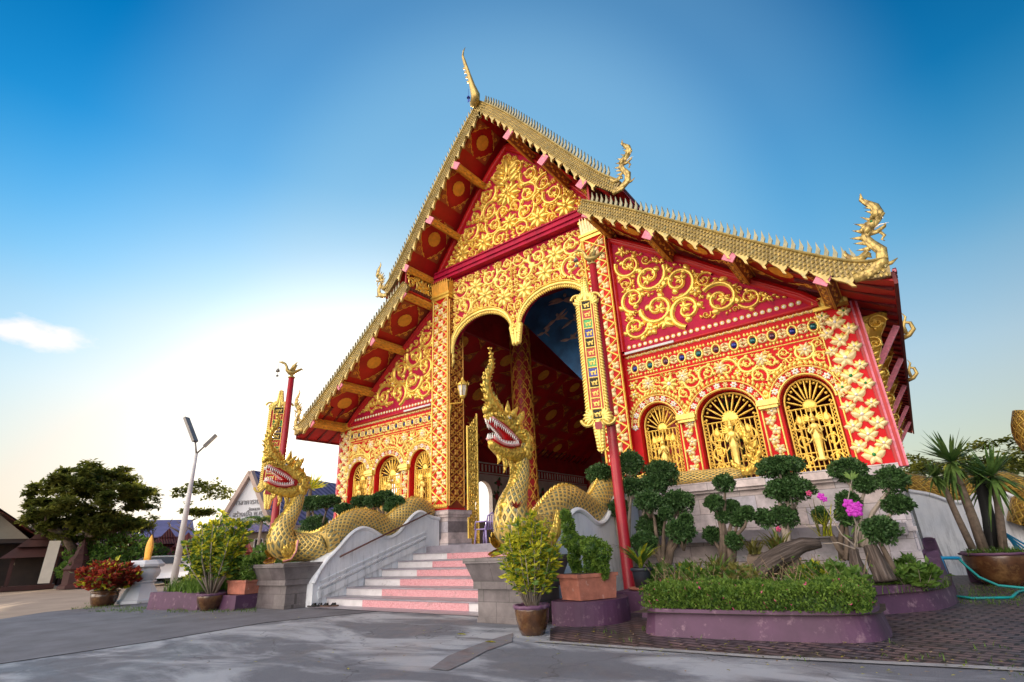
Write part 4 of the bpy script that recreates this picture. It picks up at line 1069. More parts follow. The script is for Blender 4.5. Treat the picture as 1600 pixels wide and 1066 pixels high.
# ---------------------------------------------------------------- staircase
RI, RU = .181, .569
st = thing('staircase', (-9.26, 8.65, 0), 'seven-step pink and white terrazzo staircase between the two naga balustrades', 'stairs')
for i in range(7):
    y = 8.65+i*RU; z = i*RI
    mb = MB(); e = .0015*i
    mb.box(-12.345+e, -6.175-e, y+.02, y+RU+.06 if i < 6 else 12.1, max(0, z-.02) if i else -.02, z+RI-.028, 0)
    mb.box(-10.95, -7.65, y+.012, y+.02, z+.004, z+RI-.03, 1)
    mb.box(-12.347+e, -6.173-e, y, y+RU+.03 if i < 6 else 12.12, z+RI-.028, z+RI, 2)
    mb.build('step', [M['step_white'], M['terrazzo'], M['step_grey']], st)

# ---------------------------------------------------------------- balustrades
WT = [(8.25, .55), (8.5, 1.0), (8.87, 1.31), (9.27, 1.71), (9.62, 1.86), (10, 1.77), (10.34, 1.59), (10.63, 1.56), (10.96, 1.7), (11.27, 2.02), (11.58, 2.26), (11.83, 2.32), (12.18, 2.16), (12.62, 2.1)]
WT = smoothc(WT, 2)
def wallmesh(name, x0, x1, C, label, mt=None):
    t = thing(name, ((x0+x1)/2, C[0][0], 0), label, 'balustrade'); mb = MB(); k = len(C)
    vs = [(x0, y, z) for y, z in C]+[(x1, y, z) for y, z in C]+[(x0, y, -.01) for y, z in C]+[(x1, y, -.01) for y, z in C]
    fs = []
    for i in range(k-1): fs += [(i, i+1, k+i+1, k+i), (i, i+1, 2*k+i+1, 2*k+i), (k+i, k+i+1, 3*k+i+1, 3*k+i)]
    fs += [(0, k, 3*k, 2*k), (k-1, 2*k-1, 4*k-1, 3*k-1)]
    mb.add(vs, fs); mb.build('wall', M['whitewash'], t)
    mb = MB()
    for x in (x0, x1): mb.tube([(x, y, z-.03) for y, z in C], .055, 8, 0, True)
    mb.build('coping', M['whitewash'], t, True)
    return t
bl = wallmesh('balustrade', -12.95, -12.35, WT, 'white wavy staircase wall with a thin handrail, carrying the left naga body')
mb = MB(); mb.tube([(-12.27, 8.95, 1.12), (-12.27, 12.16, 2.26)], .022, 8); mb.tube([(-12.27, 8.97, 1.13), (-12.35, 8.97, 1.1)], .02, 6); mb.tube([(-12.27, 12.1, 2.22), (-12.35, 12.1, 2.19)], .02, 6)
mb.build('handrail', M['rail'], bl, True)
mb = MB()   # sloping skirting beside the steps
for (dz, w_, t_) in ((.0, .16, .03), (.17, .05, .05), (.30, .04, .04)):
    mb.beam((-12.35+t_/2, 8.4, .25+dz), (-12.35+t_/2, 12.0, 1.37+dz), t_, w_)
mb.build('skirting', M['whitewash'], bl)
br = wallmesh('balustrade', -6.17, -5.55, WT, 'white wavy staircase wall behind the animal-shaped topiary, carrying the right naga body')

# ---------------------------------------------------------------- pedestals
def pedestal(name, A, T, label):
    t = thing(name, (sum(p[0] for p in A)/4, sum(p[1] for p in A)/4, 0), label, 'pedestal')
    def mixp(k): return [(a[0]*(1-k)+b[0]*k, a[1]*(1-k)+b[1]*k) for a, b in zip(A, T)]
    def shr(P, g): cx = sum(p[0] for p in P)/4; cy = sum(p[1] for p in P)/4; return [(p[0]+(1 if p[0] > cx else -1)*g, p[1]+(1 if p[1] > cy else -1)*g) for p in P]
    mb = MB(); mb.hexa(shr(A, .012), -.01, shr(A, .012), .09); mb.hexa(A, .09, A, .52); mb.build('plinth_block', M['granite'], t)
    mb = MB(); mb.hexa(mixp(.3), .52, mixp(.3), .64); mb.hexa(mixp(.3), .64, mixp(.86), .93); mb.hexa(T, .93, T, 1.01); mb.build('flared_top', M['granite'], t)
    return t
pedestal('naga_pedestal', [(-14.15, 7.75), (-12.7, 7.75), (-12.55, 8.5), (-14.15, 8.9)], [(-14.4, 7.5), (-12.5, 7.5), (-12.36, 8.48), (-14.4, 9.1)], 'grey granite flared pedestal under the left naga at the foot of the stairs')
pedestal('naga_pedestal', [(-6.45, 7.55), (-5.3, 7.55), (-5.3, 8.35), (-6.3, 8.45)], [(-6.62, 7.35), (-5.1, 7.35), (-5.1, 8.5), (-6.45, 8.6)], 'grey granite flared pedestal under the right naga behind the tall potted croton')

# ---------------------------------------------------------------- naga statues
BT = [(8.7, 1.80), (9.21, 2.17), (9.71, 2.33), (10.21, 2.28), (10.7, 2.14), (11.1, 2.34), (11.53, 2.66), (12.0, 2.74), (12.42, 2.62)]
def nagahead(t, o, side, k=1.0):
    Mx = local(o, (0, -1, 0), (1, 0, 0), (0, 0, 1), k)
    g = MB(); g.M = Mx; Sd = (0, 1, 0)
    # skull and upper jaw
    g.tube([(-.22, 0, -.05), (-.05, 0, .16), (.16, 0, .34), (.42, 0, .44), (.72, 0, .49), (.95, 0, .50), (1.07, 0, .47)], [.2, .245, .25, .21, .16, .13, .07], 14, 0, True, .85, Sd)
    g.tube([(.88, 0, .58), (1.0, 0, .66), (1.1, 0, .62), (1.12, 0, .52)], [.09, .1, .08, .04], 10, 0, True, 1.2, Sd)
    g.tube([(.7, 0, .6), (.82, 0, .72), (.98, 0, .74), (1.04, 0, .66)], [.06, .07, .06, .03], 8, 0, True, 1.3, Sd)
    # lower jaw
    g.tube([(-.1, 0, -.2), (.12, 0, -.24), (.4, 0, -.26), (.7, 0, -.22), (.92, 0, -.13), (1.0, 0, -.05)], [.2, .2, .15, .12, .09, .04], 12, 0, True, 1.1, Sd)
    # beard
    for q, (f, z, L) in enumerate(((.72, -.3, .22), (.52, -.36, .32), (.3, -.38, .36), (.1, -.38, .36))):
        g.tube([(f, 0, z+.08), (f-.06, 0, z-L*.5), (f+.02, 0, z-L)], [.085, .06, .008], 8, 0, True, .8, Sd)
    # cheek flames, ear fins, brows
    for s in (-1, 1):
        f = Fr((0, s*.19, 0), (1, 0, 0), (0, 0, 1), (0, s, 0))
        for q in range(6):
            a = 2.6+q*.33
            leaf(g, f, .02+.06*math.cos(a), .0+.1*math.sin(a), a, .34, .08, .07, .5*(-1)**q, 0)
        leaf(g, f, .3, .36, 2.5, .5, .09, .08, -.5, 0); leaf(g, f, .55, .5, 2.7, .45, .06, .07, -.6, 0)
        spiral(g, f, -.02, .2, .11, 0, 1, .08, .25, 1.2, 0, False)
        f2 = Fr((0, s*.14, 0), (1, 0, 0), (0, 0, 1), (0, s, 0))
        for q in range(4): spiral(g, f2, .5+q*.14, .46+.02*q, .06, q, 1, .05, .28, 1.1, 0, False)
        g.ball((.47, s*.14, .50), .08, 10, 0)
        g.tube([(.3, s*.17, .52), (.42, s*.18, .63), (.6, s*.17, .6)], [.02, .04, .015], 6, 0)
    hd = g.build('head', [M['gold_naga']], t, True)
    e = MB(); e.M = Mx
    for s in (-1, 1): e.ball((.5, s*.19, .51), .048, 9, 0); e.ball((.52, s*.225, .515), .024, 7, 1)
    e.build('eyes', [M['tooth'], M['dark']], hd, True)
    # mouth lining and lips
    l = MB(); l.M = Mx
    l.tube([(.12, 0, .02), (.35, 0, .2), (.65, 0, .36), (.96, 0, .40)], [.1, .14, .12, .08], 10, 0, True, 1.05, Sd)
    l.tube([(.1, 0, -.02), (.35, 0, -.15), (.65, 0, -.14), (.92, 0, -.05)], [.1, .12, .1, .06], 10, 0, True, 1.2, Sd)
    l.ball((.12, 0, 0), .17, 10, 0, (1, 1.1, 1))
    l.build('mouth_lining', M['mouth'], hd, True)
    tg = MB(); tg.M = Mx; tg.tube([(.15, 0, -.03), (.4, 0, .02), (.62, 0, .0), (.85, 0, .08)], [.07, .06, .05, .01], 8, 0, True, 1.4, Sd); tg.build('tongue', M['mouth'], hd, True)
    tt = MB(); tt.M = Mx; li = MB(); li.M = Mx
    up_ = lambda q: (.2+.8*q, .19-.09*q, .02+.42*q**.8); lo_ = lambda q: (.2+.76*q, .2-.1*q, -.06-.08*math.sin(q*2.6)+.12*q*q)
    for s in (-1, 1):
        for fn, dr in ((up_, -1), (lo_, 1)):
            P = [fn(i/12) for i in range(13)]
            li.tube([(p[0], s*p[1], p[2]) for p in P], .028, 6, 0)
            for i in range(15):
                f_, sd, z = fn((i+.5)/15); L = .10 if i not in (12, 13) else .16
                tt.tube([(f_, s*sd, z), (f_+.01, s*(sd-.01), z+dr*L)], [.026, .003], 5, 0)
    for q in (-.06, 0, .06):
        tt.tube([(1.02, q, .44), (1.02, q, .31)], [.026, .003], 5, 0); tt.tube([(.97, q, 0), (.97, q, .12)], [.024, .003], 5, 0)
    tt.build('teeth', M['tooth'], hd, True); li.build('lips', M['pinklip'], hd, True)
    # crest
    c = MB(); c.M = Mx
    horn(c, [(.55, .5), (.78, .7), (.98, .9), (1.06, 1.16), (1.0, 1.4), (.85, 1.62), (.82, 1.84), (.9, 2.1)], [.18, .19, .16, .125, .1, .08, .055, .012], 0, 16, .1, 2)
    c.build('crest', M['gold_naga'], hd, True)
    c = MB(); c.M = Mx
    for (f, z, q, a) in ((.34, .58, .4, 1.7), (.1, .46, .36, 1.85), (-.1, .28, .28, 2.05), (-.22, .05, .24, 2.3), (-.27, -.18, .2, 2.5)):
        flat_fin(c, [(f-.1, z-.12), (f+.12, z-.02), (f+.07+.5*q*math.cos(a), z+.5*q*math.sin(a)), (f+q*math.cos(a), z+q*math.sin(a)), (f-.06+.45*q*math.cos(a+.2), z+.45*q*math.sin(a+.2))], .09)
    c.build('neck_fins', M['gold_naga'], hd, True)
    return hd
def naga(side, xb, xp, label):
    t = thing('naga_statue', (xp, 8.1, 1.01), label, 'naga statue')
    s = side
    neck = [(xb, 8.85, 1.55), ((xb+xp)/2, 8.55, 1.38), (xp, 8.15, 1.42), (xp, 7.86, 1.52), (xp, 7.84, 1.82), (xp, 8.02, 2.15), (xp, 8.17, 2.5), (xp, 8.17, 2.8), (xp, 8.12, 3.0)]
    nr = [.33, .34, .36, .37, .29, .205, .17, .16, .175]
    P = [(xb, y, z-.31) for y, z in BT][::-1]
    C = XC
    tail = [(C+s*4.9, 12.66, 2.5), (C+s*4.3, 12.6, 2.5), (C+s*3.85, 12.52, 2.44), (xb+s*.1, 12.5, 2.33)]
    pts = [(C+s*6.3, 12.66, 2.5), (C+s*5.6, 12.66, 2.49)]+tail+P[1:]+neck[0:]
    rr = [.12, .15, .16, .18, .2, .24]+[.3]*(len(P)-1)+nr
    # resample smooth (Catmull-Rom)
    V = [Vector(p) for p in pts]; Q = []; qr = []
    for i in range(len(V)-1):
        p0 = V[max(0, i-1)]; p1 = V[i]; p2 = V[i+1]; p3 = V[min(len(V)-1, i+2)]
        for j in range(4):
            u = j/4; Q.append(.5*((2*p1)+(-p0+p2)*u+(2*p0-5*p1+4*p2-p3)*u*u+(-p0+3*p1-3*p2+p3)*u**3)); qr.append(rr[i]*(1-u)+rr[i+1]*u)
    Q.append(V[-1]); qr.append(rr[-1])
    b = MB(); b.tube(Q, qr, 18, 0, True, 1.0); body = b.build('body', M['scaleskin'], t, True)
    # small ridge scales along the back
    r = MB()
    for i in range(10, len(Q)-8):
        for h_ in (0, .5):
            p = Q[i].lerp(Q[i+1], h_); d = (Q[i+1]-Q[i]).normalized(); sd = d.cross(Vector((0, 0, 1))).normalized(); u_ = sd.cross(d).normalized()
            a = p+u_*(qr[i]-.02); r.add([a-d*.05-sd*.02, a-d*.05+sd*.02, a+d*.05+sd*.02, a+d*.05-sd*.02, a+u_*.085-d*.03], [(0, 1, 4), (1, 2, 4), (2, 3, 4), (3, 0, 4)])
    r.build('back_ridge', M['gold'], body)
    # belly plates up the chest
    c = MB(); D = []; dr_ = []
    for i in range(len(neck)-6, len(neck)-1):
        a, e = Vector(neck[i]), Vector(neck[i+1])
        for j in range(6):
            u = j/6; p = a.lerp(e, u); D.append(p+Vector((0, -.06, -.01))); dr_.append((nr[i]*(1-u)+nr[i+1]*u)*(.83 if j % 2 else .88))
    c.tube(D, dr_, 16, 0, True, .85, (1, 0, 0)); c.build('belly_plates', M['gold_naga'], body, True)
    for sx in (-1, 1):       # flame fins round the coil
        f = MB()
        ff_ = Fr((xp+sx*.36, 8.0, 1.3), (0, -1, 0), (0, 0, 1), (sx, 0, 0))
        for q in range(7): leaf(f, ff_, -.25-q*.07, -.16+.02*q, PI-.25-q*.16, .55, .1, .08, -.5, 0)
        for q in range(5): leaf(f, ff_, .1, -.1, .3+q*.35, .3, .07, .06, .5, 0)
        A = [(.32, -.24), (.1, -.2), (-.02, -.02), (-.05, .25)]
        stroke(f, ff_, A, [.05, .07, .06, .02], .08, 0)
        stroke(f, Fr(ff_.o+ff_.n*.05, ff_.u, ff_.v, ff_.n), A, [.025]*4, .05, 1)
        f.build('flame_fins', [M['gold_naga'], M['pinklip']], body, True)
    # tail flourish in front of the windows
    g = MB(); x0 = C+s*6.35; f3 = Fr((x0, 12.58, 2.45), (s, 0, 0), (0, 0, 1), (0, -1, 0))
    g.tube([(C+s*6.2, 12.66, 2.5), (x0+s*.12, 12.62, 2.5), (x0+s*.26, 12.6, 2.64), (x0+s*.2, 12.6, 2.82), (x0+s*.06, 12.6, 2.82), (x0+s*.06, 12.6, 2.72)], [.11, .1, .085, .065, .05, .02], 10)
    for q in range(8): leaf(g, f3, .22+.1*math.sin(q*.6), .1+q*.1, 1.35+(.6 if q % 2 else -.5), .32-.02*q, .055, .07, .5, 0)
    leaf(g, f3, .2, .6, PI/2, .65, .06, .08, .4, 0); leaf(g, f3, -.05, .1, PI-.6, .3, .06, .06, -.8, 0)
    g.build('tail', M['gold_naga'], t, True)
    nagahead(t, (xp, 8.1, 3.0), s, .90 if s < 0 else .85)
    return t
naga(-1, -12.66, -13.3, 'golden naga statue with open fanged jaws guarding the left side of the staircase')
naga(1, -5.86, -5.86, 'golden naga statue with open red mouth, in front of the dark doorway behind the croton')

# ---------------------------------------------------------------- flagpoles, swans, banners
def flagpole(x, y, h, r, zb, label, sl):
    t = thing('flagpole', (x, y, zb), label, 'flagpole')
    mb = MB(); mb.lathe((x, y, zb), [(r*1.3, 0), (r*1.3, .05), (r*1.15, .06), (r, h*.5), (r*.85, h)], 16); mb.build('pole', M['pole_red'], t, True)
    return t
def swan(x, y, z, k, label, ang):
    t = thing('swan_finial', (x, y, z), label, 'finial')
    mb = MB(); mb.M = Matrix.Translation((x, y, z)) @ Matrix.Rotation(ang, 4, 'Z') @ Matrix.Scale(k, 4)
    mb.lathe((0, 0, 0), [(.16, 0), (.17, .05), (.09, .08), (.07, .16)], 12)
    mb.tube([(-.3, 0, .38), (-.1, 0, .3), (.1, 0, .28), (.24, 0, .4), (.28, 0, .58), (.36, 0, .72), (.5, 0, .78), (.68, 0, .8)], [.03, .12, .14, .09, .06, .055, .06, .01], 10)
    for s in (-1, 1): mb.tube([(.1, s*.1, .35), (-.05, s*.2, .55), (-.2, s*.22, .78)], [.05, .1, .02], 8, 0, True, .35)
    mb.tube([(-.2, 0, .36), (-.42, 0, .5), (-.52, 0, .42)], [.08, .05, .01], 8)
    for s in (-1, 1): mb.tube([(0, s*.05, .22), (.02, s*.05, .1)], .02, 6)
    mb.build('swan', M['gold_old'], t, True)
    b = MB(); b.M = mb.M
    b.tube([(.66, 0, .79), (.66, 0, .45)], .008, 5, 0); b.lathe((.66, 0, .28), [(.1, 0), (.08, .1), (.03, .16), (.01, .18)], 10); b.tube([(.66, 0, .28), (.66, 0, .1)], .01, 5); b.box(.6, .72, -.005, .005, .02, .12)
    b.build('hanging_bell', M['steel_grey'], t, True)
    return t
def banner(x, y, ztop, zbot, wd, ang, label, k=1):
    t = thing('temple_banner', (x, y, zbot), label, 'banner')
    L = ztop-zbot
    eu = Vector((math.cos(ang), math.sin(ang), 0)); en = Vector((math.sin(ang), -math.cos(ang), 0))
    f = Fr((x, y, 0), eu, (0, 0, 1), en); hw = wd/2
    z1 = ztop-.16*L; z0 = zbot+.17*L
    p = MB()
    for d in (.03, -.03):
        p.poly([f(-hw*.86, z0, d), f(hw*.86, z0, d), f(hw*.86, z1, d), f(-hw*.86, z1, d)])
    for a, b in ((-hw*.86, hw*.86),):
        for u in (a, b): p.add([f(u, z0, -.03), f(u, z0, .03), f(u, z1, .03), f(u, z1, -.03)], [(0, 1, 2, 3)])
    pan = p.build('panel', M['red'], t)
    r = MB(); r2 = MB()
    for nn in (1, -1):
        g = Fr(f.o+en*.03*nn, eu*nn, (0, 0, 1), en*nn)
        for u in (-.86, -.56, .56, .86): stroke(r, g, [(u*hw, z0), (u*hw, (z0+z1)/2), (u*hw, z1)], [.018*k]*3, .03)
        n = 12; dz = (z1-z0)/n
        for i in range(n+1): stroke(r, g, [(-.6*hw, z0+i*dz), (.6*hw, z0+i*dz)], [.024*k]*2, .03)
        for i in range(n):
            z = z0+(i+.5)*dz; R = random.Random(i)
            c_ = (5, 1, 1, 5, 2, 3, 1, 5, 2, 3, 1, 5)[i]
            r2.add([g(-.5*hw, z-dz*.42, .006), g(.5*hw, z-dz*.42, .006), g(.5*hw, z+dz*.42, .006), g(-.5*hw, z+dz*.42, .006)], [(0, 1, 2, 3)], {5: 0, 1: 1, 2: 2, 3: 3}[c_])
            # small animal in each cell
            b = hw*.26
            stroke(r, g, [(-b, z), (0, z+.02), (b, z)], [.022*k, .03*k, .022*k], .02)
            for q in (-.9, -.4, .5, .95): stroke(r, g, [(b*q, z), (b*q+.01, z-dz*.26)], [.012*k]*2, .02)
            stroke(r, g, [(b, z), (b*1.25, z+dz*.22)], [.022*k, .018*k], .03); stroke(r, g, [(-b, z), (-b*1.4, z+dz*.15)], [.01*k]*2, .02)
    for s in (-1, 1):
        g = Fr(f.o, eu*s, (0, 0, 1), en)
        m = 40
        for i in range(m):
            z = z0+(z1-z0)*(i+.5)/m; leaf(r, g, hw*.84, z+.03, -.9, .14*k, .035*k, .04, .5)
        for q in range(6): leaf(r, g, hw*.5, z1-.1+q*.03, .2+q*.35, .25*k, .055*k, .06, .6)
        for q in range(6): leaf(r, g, hw*.5, z0+.05, -.6+q*.4, .25*k, .055*k, .06, -.6)
        spiral(r, g, hw*1.0, z1+.05, .16*k, 0, 1, .05, .2, 1.2, 0, False); spiral(r, g, hw*1.05, z0+.02, .17*k, 0, -1, .05, .2, 1.2, 0, False)
        for q in range(9):
            zz = z0-.04-q*(z0-zbot)/9.5; leaf(r, g, .02, zz, -.75, hw*(.85-.075*q), .06*k, .05, -.5)
            z2 = z1+.05+q*(ztop-z1)/10; leaf(r, g, .02, z2, .85, hw*(.7-.065*q), .05*k, .05, .5)
    stroke(r, f, [(0, z0), (0, (z0+zbot)/2), (0, zbot)], [.1*k, .07*k, .012], .06); stroke(r, f, [(0, z1), (0, (z1+ztop)/2), (0, ztop)], [.09*k, .05*k, .01], .06)
    r.build('gilded_frame', M['gold_pale'], t, True)
    r2.build('cells', [M['dark'], M['red'], M['mirror_blue'], M['green_gem']], pan)
    A = MB(); A.add([f(-.35*hw, z0-.06, .09), f(.35*hw, z0-.06, .09), f(.4*hw, z0-.14, .09), f(.35*hw, z0-.22, .09), f(-.35*hw, z0-.22, .09), f(-.4*hw, z0-.14, .09)], [tuple(range(6))]); A.build('plaque', M['pole_red'], t)
    return t
flagpole(-5.0, 10.5, 7.65, .105, 0, 'tall red flagpole standing behind the purple planters, right of the staircase', 0)
banner(-5.17, 10.25, 7.3, 2.95, .40, .35, 'long gilded banner with twelve animal squares hanging on the right red flagpole')
swan(-5.0, 10.5, 7.65, .62, 'golden swan finial with a hanging bell on top of the right flagpole', PI+.4)
flagpole(-17.5, 10.0, 7.35, .12, .0, 'tall red flagpole left of the temple behind the left naga', 0)
bt, bb = at(437, 610, 9.8), at(417, 797, 9.8)
banner(bb.x, 9.8, bt.z, bb.z, .6, .95, 'gilded banner on the left flagpole, mostly hidden behind the left naga head')
mb = MB(); mb.tube([(-17.5, 10, 5.9), (-17.25, 9.85, 6.0)], .03, 6); mb.tube([(-5, 10.5, 6.9), (-5.2, 10.22, 7.0)], .03, 6)
swan(-17.5, 10.0, 7.35, .75, 'golden swan finial with a hanging bell on top of the left flagpole', PI+1.0)

# wall lantern
t = thing('wall_lantern', (-12.0, 12.75, 7.0), 'small golden lantern on the inner side of the left entrance column', 'lantern')
c = at(723, 610, 12.75); k = 1
mb = MB(); mb.tube([(-12.16, 12.9, c.z-.3), (c.x-.05, c.y, c.z-.42), (c.x, c.y, c.z-.25)], .025, 7)
mb.lathe((c.x, c.y, c.z), [(.04, -.3), (.1, -.24), (.12, -.2)], 8); mb.lathe((c.x, c.y, c.z), [(.2, .16), (.2, .2), (.1, .32), (.05, .36), (.05, .42), (.0, .5)], 8)
for i in range(6): a = i*PI/3; mb.tube([(c.x+.12*math.cos(a), c.y+.12*math.sin(a), c.z-.2), (c.x+.18*math.cos(a), c.y+.18*math.sin(a), c.z+.17)], .014, 5); mb.tube([(c.x+.2*math.cos(a), c.y+.2*math.sin(a), c.z+.18), (c.x+.23*math.cos(a), c.y+.23*math.sin(a), c.z+.3)], [.03, .004], 5)
mb.tube([(-12.16, 12.9, c.z-.8), (-12.1, 12.9, c.z-.3)], [.02, .05], 6)
mb.build('bracket', M['gold'], t, True)
mb = MB(); mb.lathe((c.x, c.y, c.z), [(.1, -.19), (.165, .16)], 6); mb.build('lamp_glass', M['glass'], t)

# plastic chair inside the door
t = thing('plastic_chair', (-10.9, 12.9, ZF), 'lilac plastic armchair just inside the temple doorway', 'chair')
cx_, cy_ = at(758, 850, 13.6).x, 13.6
t.location = (cx_, cy_, ZF)
for i in (-1, 1):
    for j in (-1, 1):
        mb = MB(); mb.tube([(cx_+i*.24, cy_+j*.22, ZF), (cx_+i*.2, cy_+j*.2, ZF+.42)], [.03, .035], 6); mb.build('leg', M['lilac'], t, True)
mb = MB(); mb.box(cx_-.23, cx_+.23, cy_-.22, cy_+.22, ZF+.42, ZF+.45); mb.build('seat', M['lilac'], t)
mb = MB(); f = Fr((cx_+.0, cy_-.0, ZF), (0, 1, 0), (0, 0, 1), (-1, 0, 0))
for i in range(5): mb.beam((cx_+.22, cy_-.18+i*.09, ZF+.45), (cx_+.3, cy_-.2+i*.1, ZF+.85), .035, .02)
mb.tube([(cx_+.22, cy_-.24, ZF+.42), (cx_+.3, cy_-.2, ZF+.82), (cx_+.32, cy_, ZF+.92), (cx_+.3, cy_+.2, ZF+.82), (cx_+.22, cy_+.24, ZF+.42)], .028, 7); mb.build('backrest', M['lilac'], t, True)
for j in (-1, 1):
    mb = MB(); mb.tube([(cx_+.27, cy_+j*.24, ZF+.66), (cx_-.15, cy_+j*.27, ZF+.66), (cx_-.22, cy_+j*.24, ZF+.42)], .025, 6); mb.build('armrest', M['lilac'], t, True)

# sandals
def sandal(x, y, a, label, mt):
    t = thing('sandal', (x, y, 0), label, 'sandal', 'sandals left beside the left pedestal'); Mx = Matrix.Translation((x, y, .01)) @ Matrix.Rotation(a, 4, 'Z')
    mb = MB(); mb.M = Mx; P = [(-.13, -.03), (-.1, -.045), (.02, -.045), (.1, -.055), (.145, -.03), (.15, .01), (.11, .05), (.02, .04), (-.1, .04), (-.135, .02)]; mb.hexa(P, 0, P, .03); mb.build('sole', mt, t)
    mb = MB(); mb.M = Mx; mb.tube([(.04, -.05, .02), (.05, -.03, .065), (.05, .02, .065), (.04, .045, .02)], .02, 6, 0, True, 1.2); mb.tube([(-.02, -.05, .02), (.0, 0, .07), (-.02, .045, .02)], .016, 6); mb.build('strap', M['rubber'], t, True)
sandal(-12.36, 8.3, .6, 'black sandal touching the left pedestal, nearest to it', M['rubber'])
sandal(-12.2, 8.36, .9, 'black sandal second from the left pedestal, crossing the first', M['rubber'])
sandal(-12.0, 8.4, .3, 'brown-soled sandal third from the left pedestal', M['leather'])
sandal(-11.85, 8.5, .5, 'brown-soled sandal nearest to the bottom step', M['leather'])
for i, (px, py, lb) in enumerate(((722, 993, 'yellow fallen leaf on the concrete left of the potted croton'), (767, 1005, 'yellow fallen leaf beside the reddish brick patch, nearest to the croton pot'))):
    p = onz(px, py); mb = MB(); mb.add([(p.x-.09, p.y-.02, .014), (p.x, p.y-.035, .03), (p.x+.09, p.y, .014), (p.x, p.y+.02, .02)], [(0, 1, 2, 3)])
    mb.add([(p.x-.09, p.y-.02, .018), (p.x, p.y-.035, .034), (p.x+.09, p.y, .018), (p.x, p.y+.02, .024)], [(0, 1, 2, 3)])
    tag(mb.build('fallen_leaf', M['lf_yellow']), lb, 'leaf')
# ---------------------------------------------------------------- foliage tools
def lf(mb, p, d, L, W, m=0, up=None, fold=.25):
    """one leaf: two triangles pairs folded along the midrib"""
    d = d.normalized(); u = up or Vector((0, 0, 1)); s = d.cross(u)
    if s.length < 1e-3: s = Vector((1, 0, 0))
    s.normalize(); n = s.cross(d)
    mb.add([p, p+d*L*.5+s*W+n*W*fold, p+d*L, p+d*L*.5-s*W+n*W*fold, p+d*L*.5], [(0, 1, 4), (1, 2, 4), (2, 3, 4), (3, 0, 4)], m)
def rv(R): 
    while True:
        v = Vector((R.uniform(-1, 1), R.uniform(-1, 1), R.uniform(-1, 1)))
        if .05 < v.length < 1: return v.normalized()
def blob(mb, c, rx, ry, rz, n, size, R, m=0, flat=0, jit=.16):
    """crown of small leaves over a lumpy ellipsoid; a dark inner shell keeps it from being see-through"""
    c = Vector(c); ph = R.uniform(0, 9)
    for i in range(n):
        v = rv(R)
        if flat and v.z < -.35 and R.random() < flat: v.z *= -1
        k = R.uniform(.76, 1.04)+(R.uniform(0, .16) if R.random() < .12 else 0)+jit*2.0*noise.noise(v*2.2+Vector((ph, 0, 0)))
        p = c+Vector((v.x*rx*k, v.y*ry*k, v.z*rz*k))
        d = (v+rv(R)*.9).normalized(); s_ = size*R.uniform(.7, 1.25)
        lf(mb, p, d, s_, s_*.33, m, rv(R))
def blades(mb, pts, h, w, R, m=0, lean=.5, n=4):
    for p in pts:
        a = R.uniform(0, 2*PI); L = h*R.uniform(.6, 1.2); b = Vector((math.cos(a), math.sin(a), 0)); s = Vector((-b.y, b.x, 0))
        vs = []; ln = lean*R.uniform(.3, 1.3)
        for i in range(n+1):
            t = i/n; q = Vector(p)+b*(ln*L*t*t)+Vector((0, 0, L*(t-.25*ln*t*t))); ww = w*(1-t**1.5)*.5
            vs += [q-s*ww, q+s*ww]
        mb.add(vs, [(2*i, 2*i+1, 2*i+3, 2*i+2) for i in range(n)], m)
def pxw(px, y, x0=0):  # metres per pixel at a spot
    return (at(px+1, 800, y)-at(px, 800, y)).length
def bonsai(name, pads, base, label, y=11.5, group='cloud-pruned bonsai trees round the temple', lab=None, pale=False, seed=1, dy=.25):
    R = random.Random(seed)
    b = at(base[0], base[1], y); b.z = max(.3, b.z); t = thing(name, (b.x, b.y, b.z), label, 'tree', group)
    cr = MB(); inner = MB(); tr = MB(); C = []
    for (px, py, rx, rz) in pads:
        yy = y+R.uniform(-dy, dy); c = at(px, py, yy); k = (at(px+10, py, yy)-at(px-10, py, yy)).length/20
        kz = abs(at(px, py+10, yy).z-at(px, py-10, yy).z)/20
        X, Z = rx*k*.83, rz*kz*1.0
        X = max(X, .09); C.append((c, X, Z))
        n = int(520+2600*X*X*4)
        X *= .93; Z *= .95; blob(cr, c, X, X*.85, Z, min(int(n*1.5), 3200), .058, R, 0, .5)
        inner.ball(c, 1, 12, 0, (X*.78, X*.6, Z*.74))
    crown = cr.build('crown', M['lf_bonsai'], t, True); inner.build('inner_core', M['lf_bonsai'], crown, True)  # solid core added inside each pad so the leaves hide no gaps
    for i, (c, X, Z) in enumerate(C):
        low = min(C, key=lambda q: q[0].z)[0].z
        mid = Vector((b.x*.6+c.x*.4+R.uniform(-.05, .05), b.y*.6+c.y*.4, b.z+(c.z-b.z)*.5)); k0 = Vector((b.x+R.uniform(-.12, .12), b.y+R.uniform(-.1, .1), b.z-.05))
        tr.tube([k0, k0.lerp(mid, .5)+Vector((R.uniform(-.03, .03), 0, 0)), mid, mid.lerp(c, .55)+Vector((R.uniform(-.05, .05), 0, -.04)), c-Vector((0, 0, Z*.3))], [.055, .048, .04, .03, .02], 7)
        if X > .25:
            for q in range(4): a = q*1.6; tr.tube([c-Vector((0, 0, Z*1.6)), c+Vector((X*.5*math.cos(a), X*.4*math.sin(a), -Z*.3))], [.028, .012], 5)
    tr.build('trunk', M['trunk_pale'] if pale else M['trunk'], t, True)
    return t
bonsai('bonsai_tree', [(937, 741, 23, 15), (985, 727, 24, 22), (1033, 741, 31, 20), (987, 761, 20, 12), (1022, 758, 24, 14), (967, 794, 17, 13)], (985, 900), 'dark bonsai tree directly behind the red flagpole, pads level with the window sills', 11.2, pale=True, seed=2)
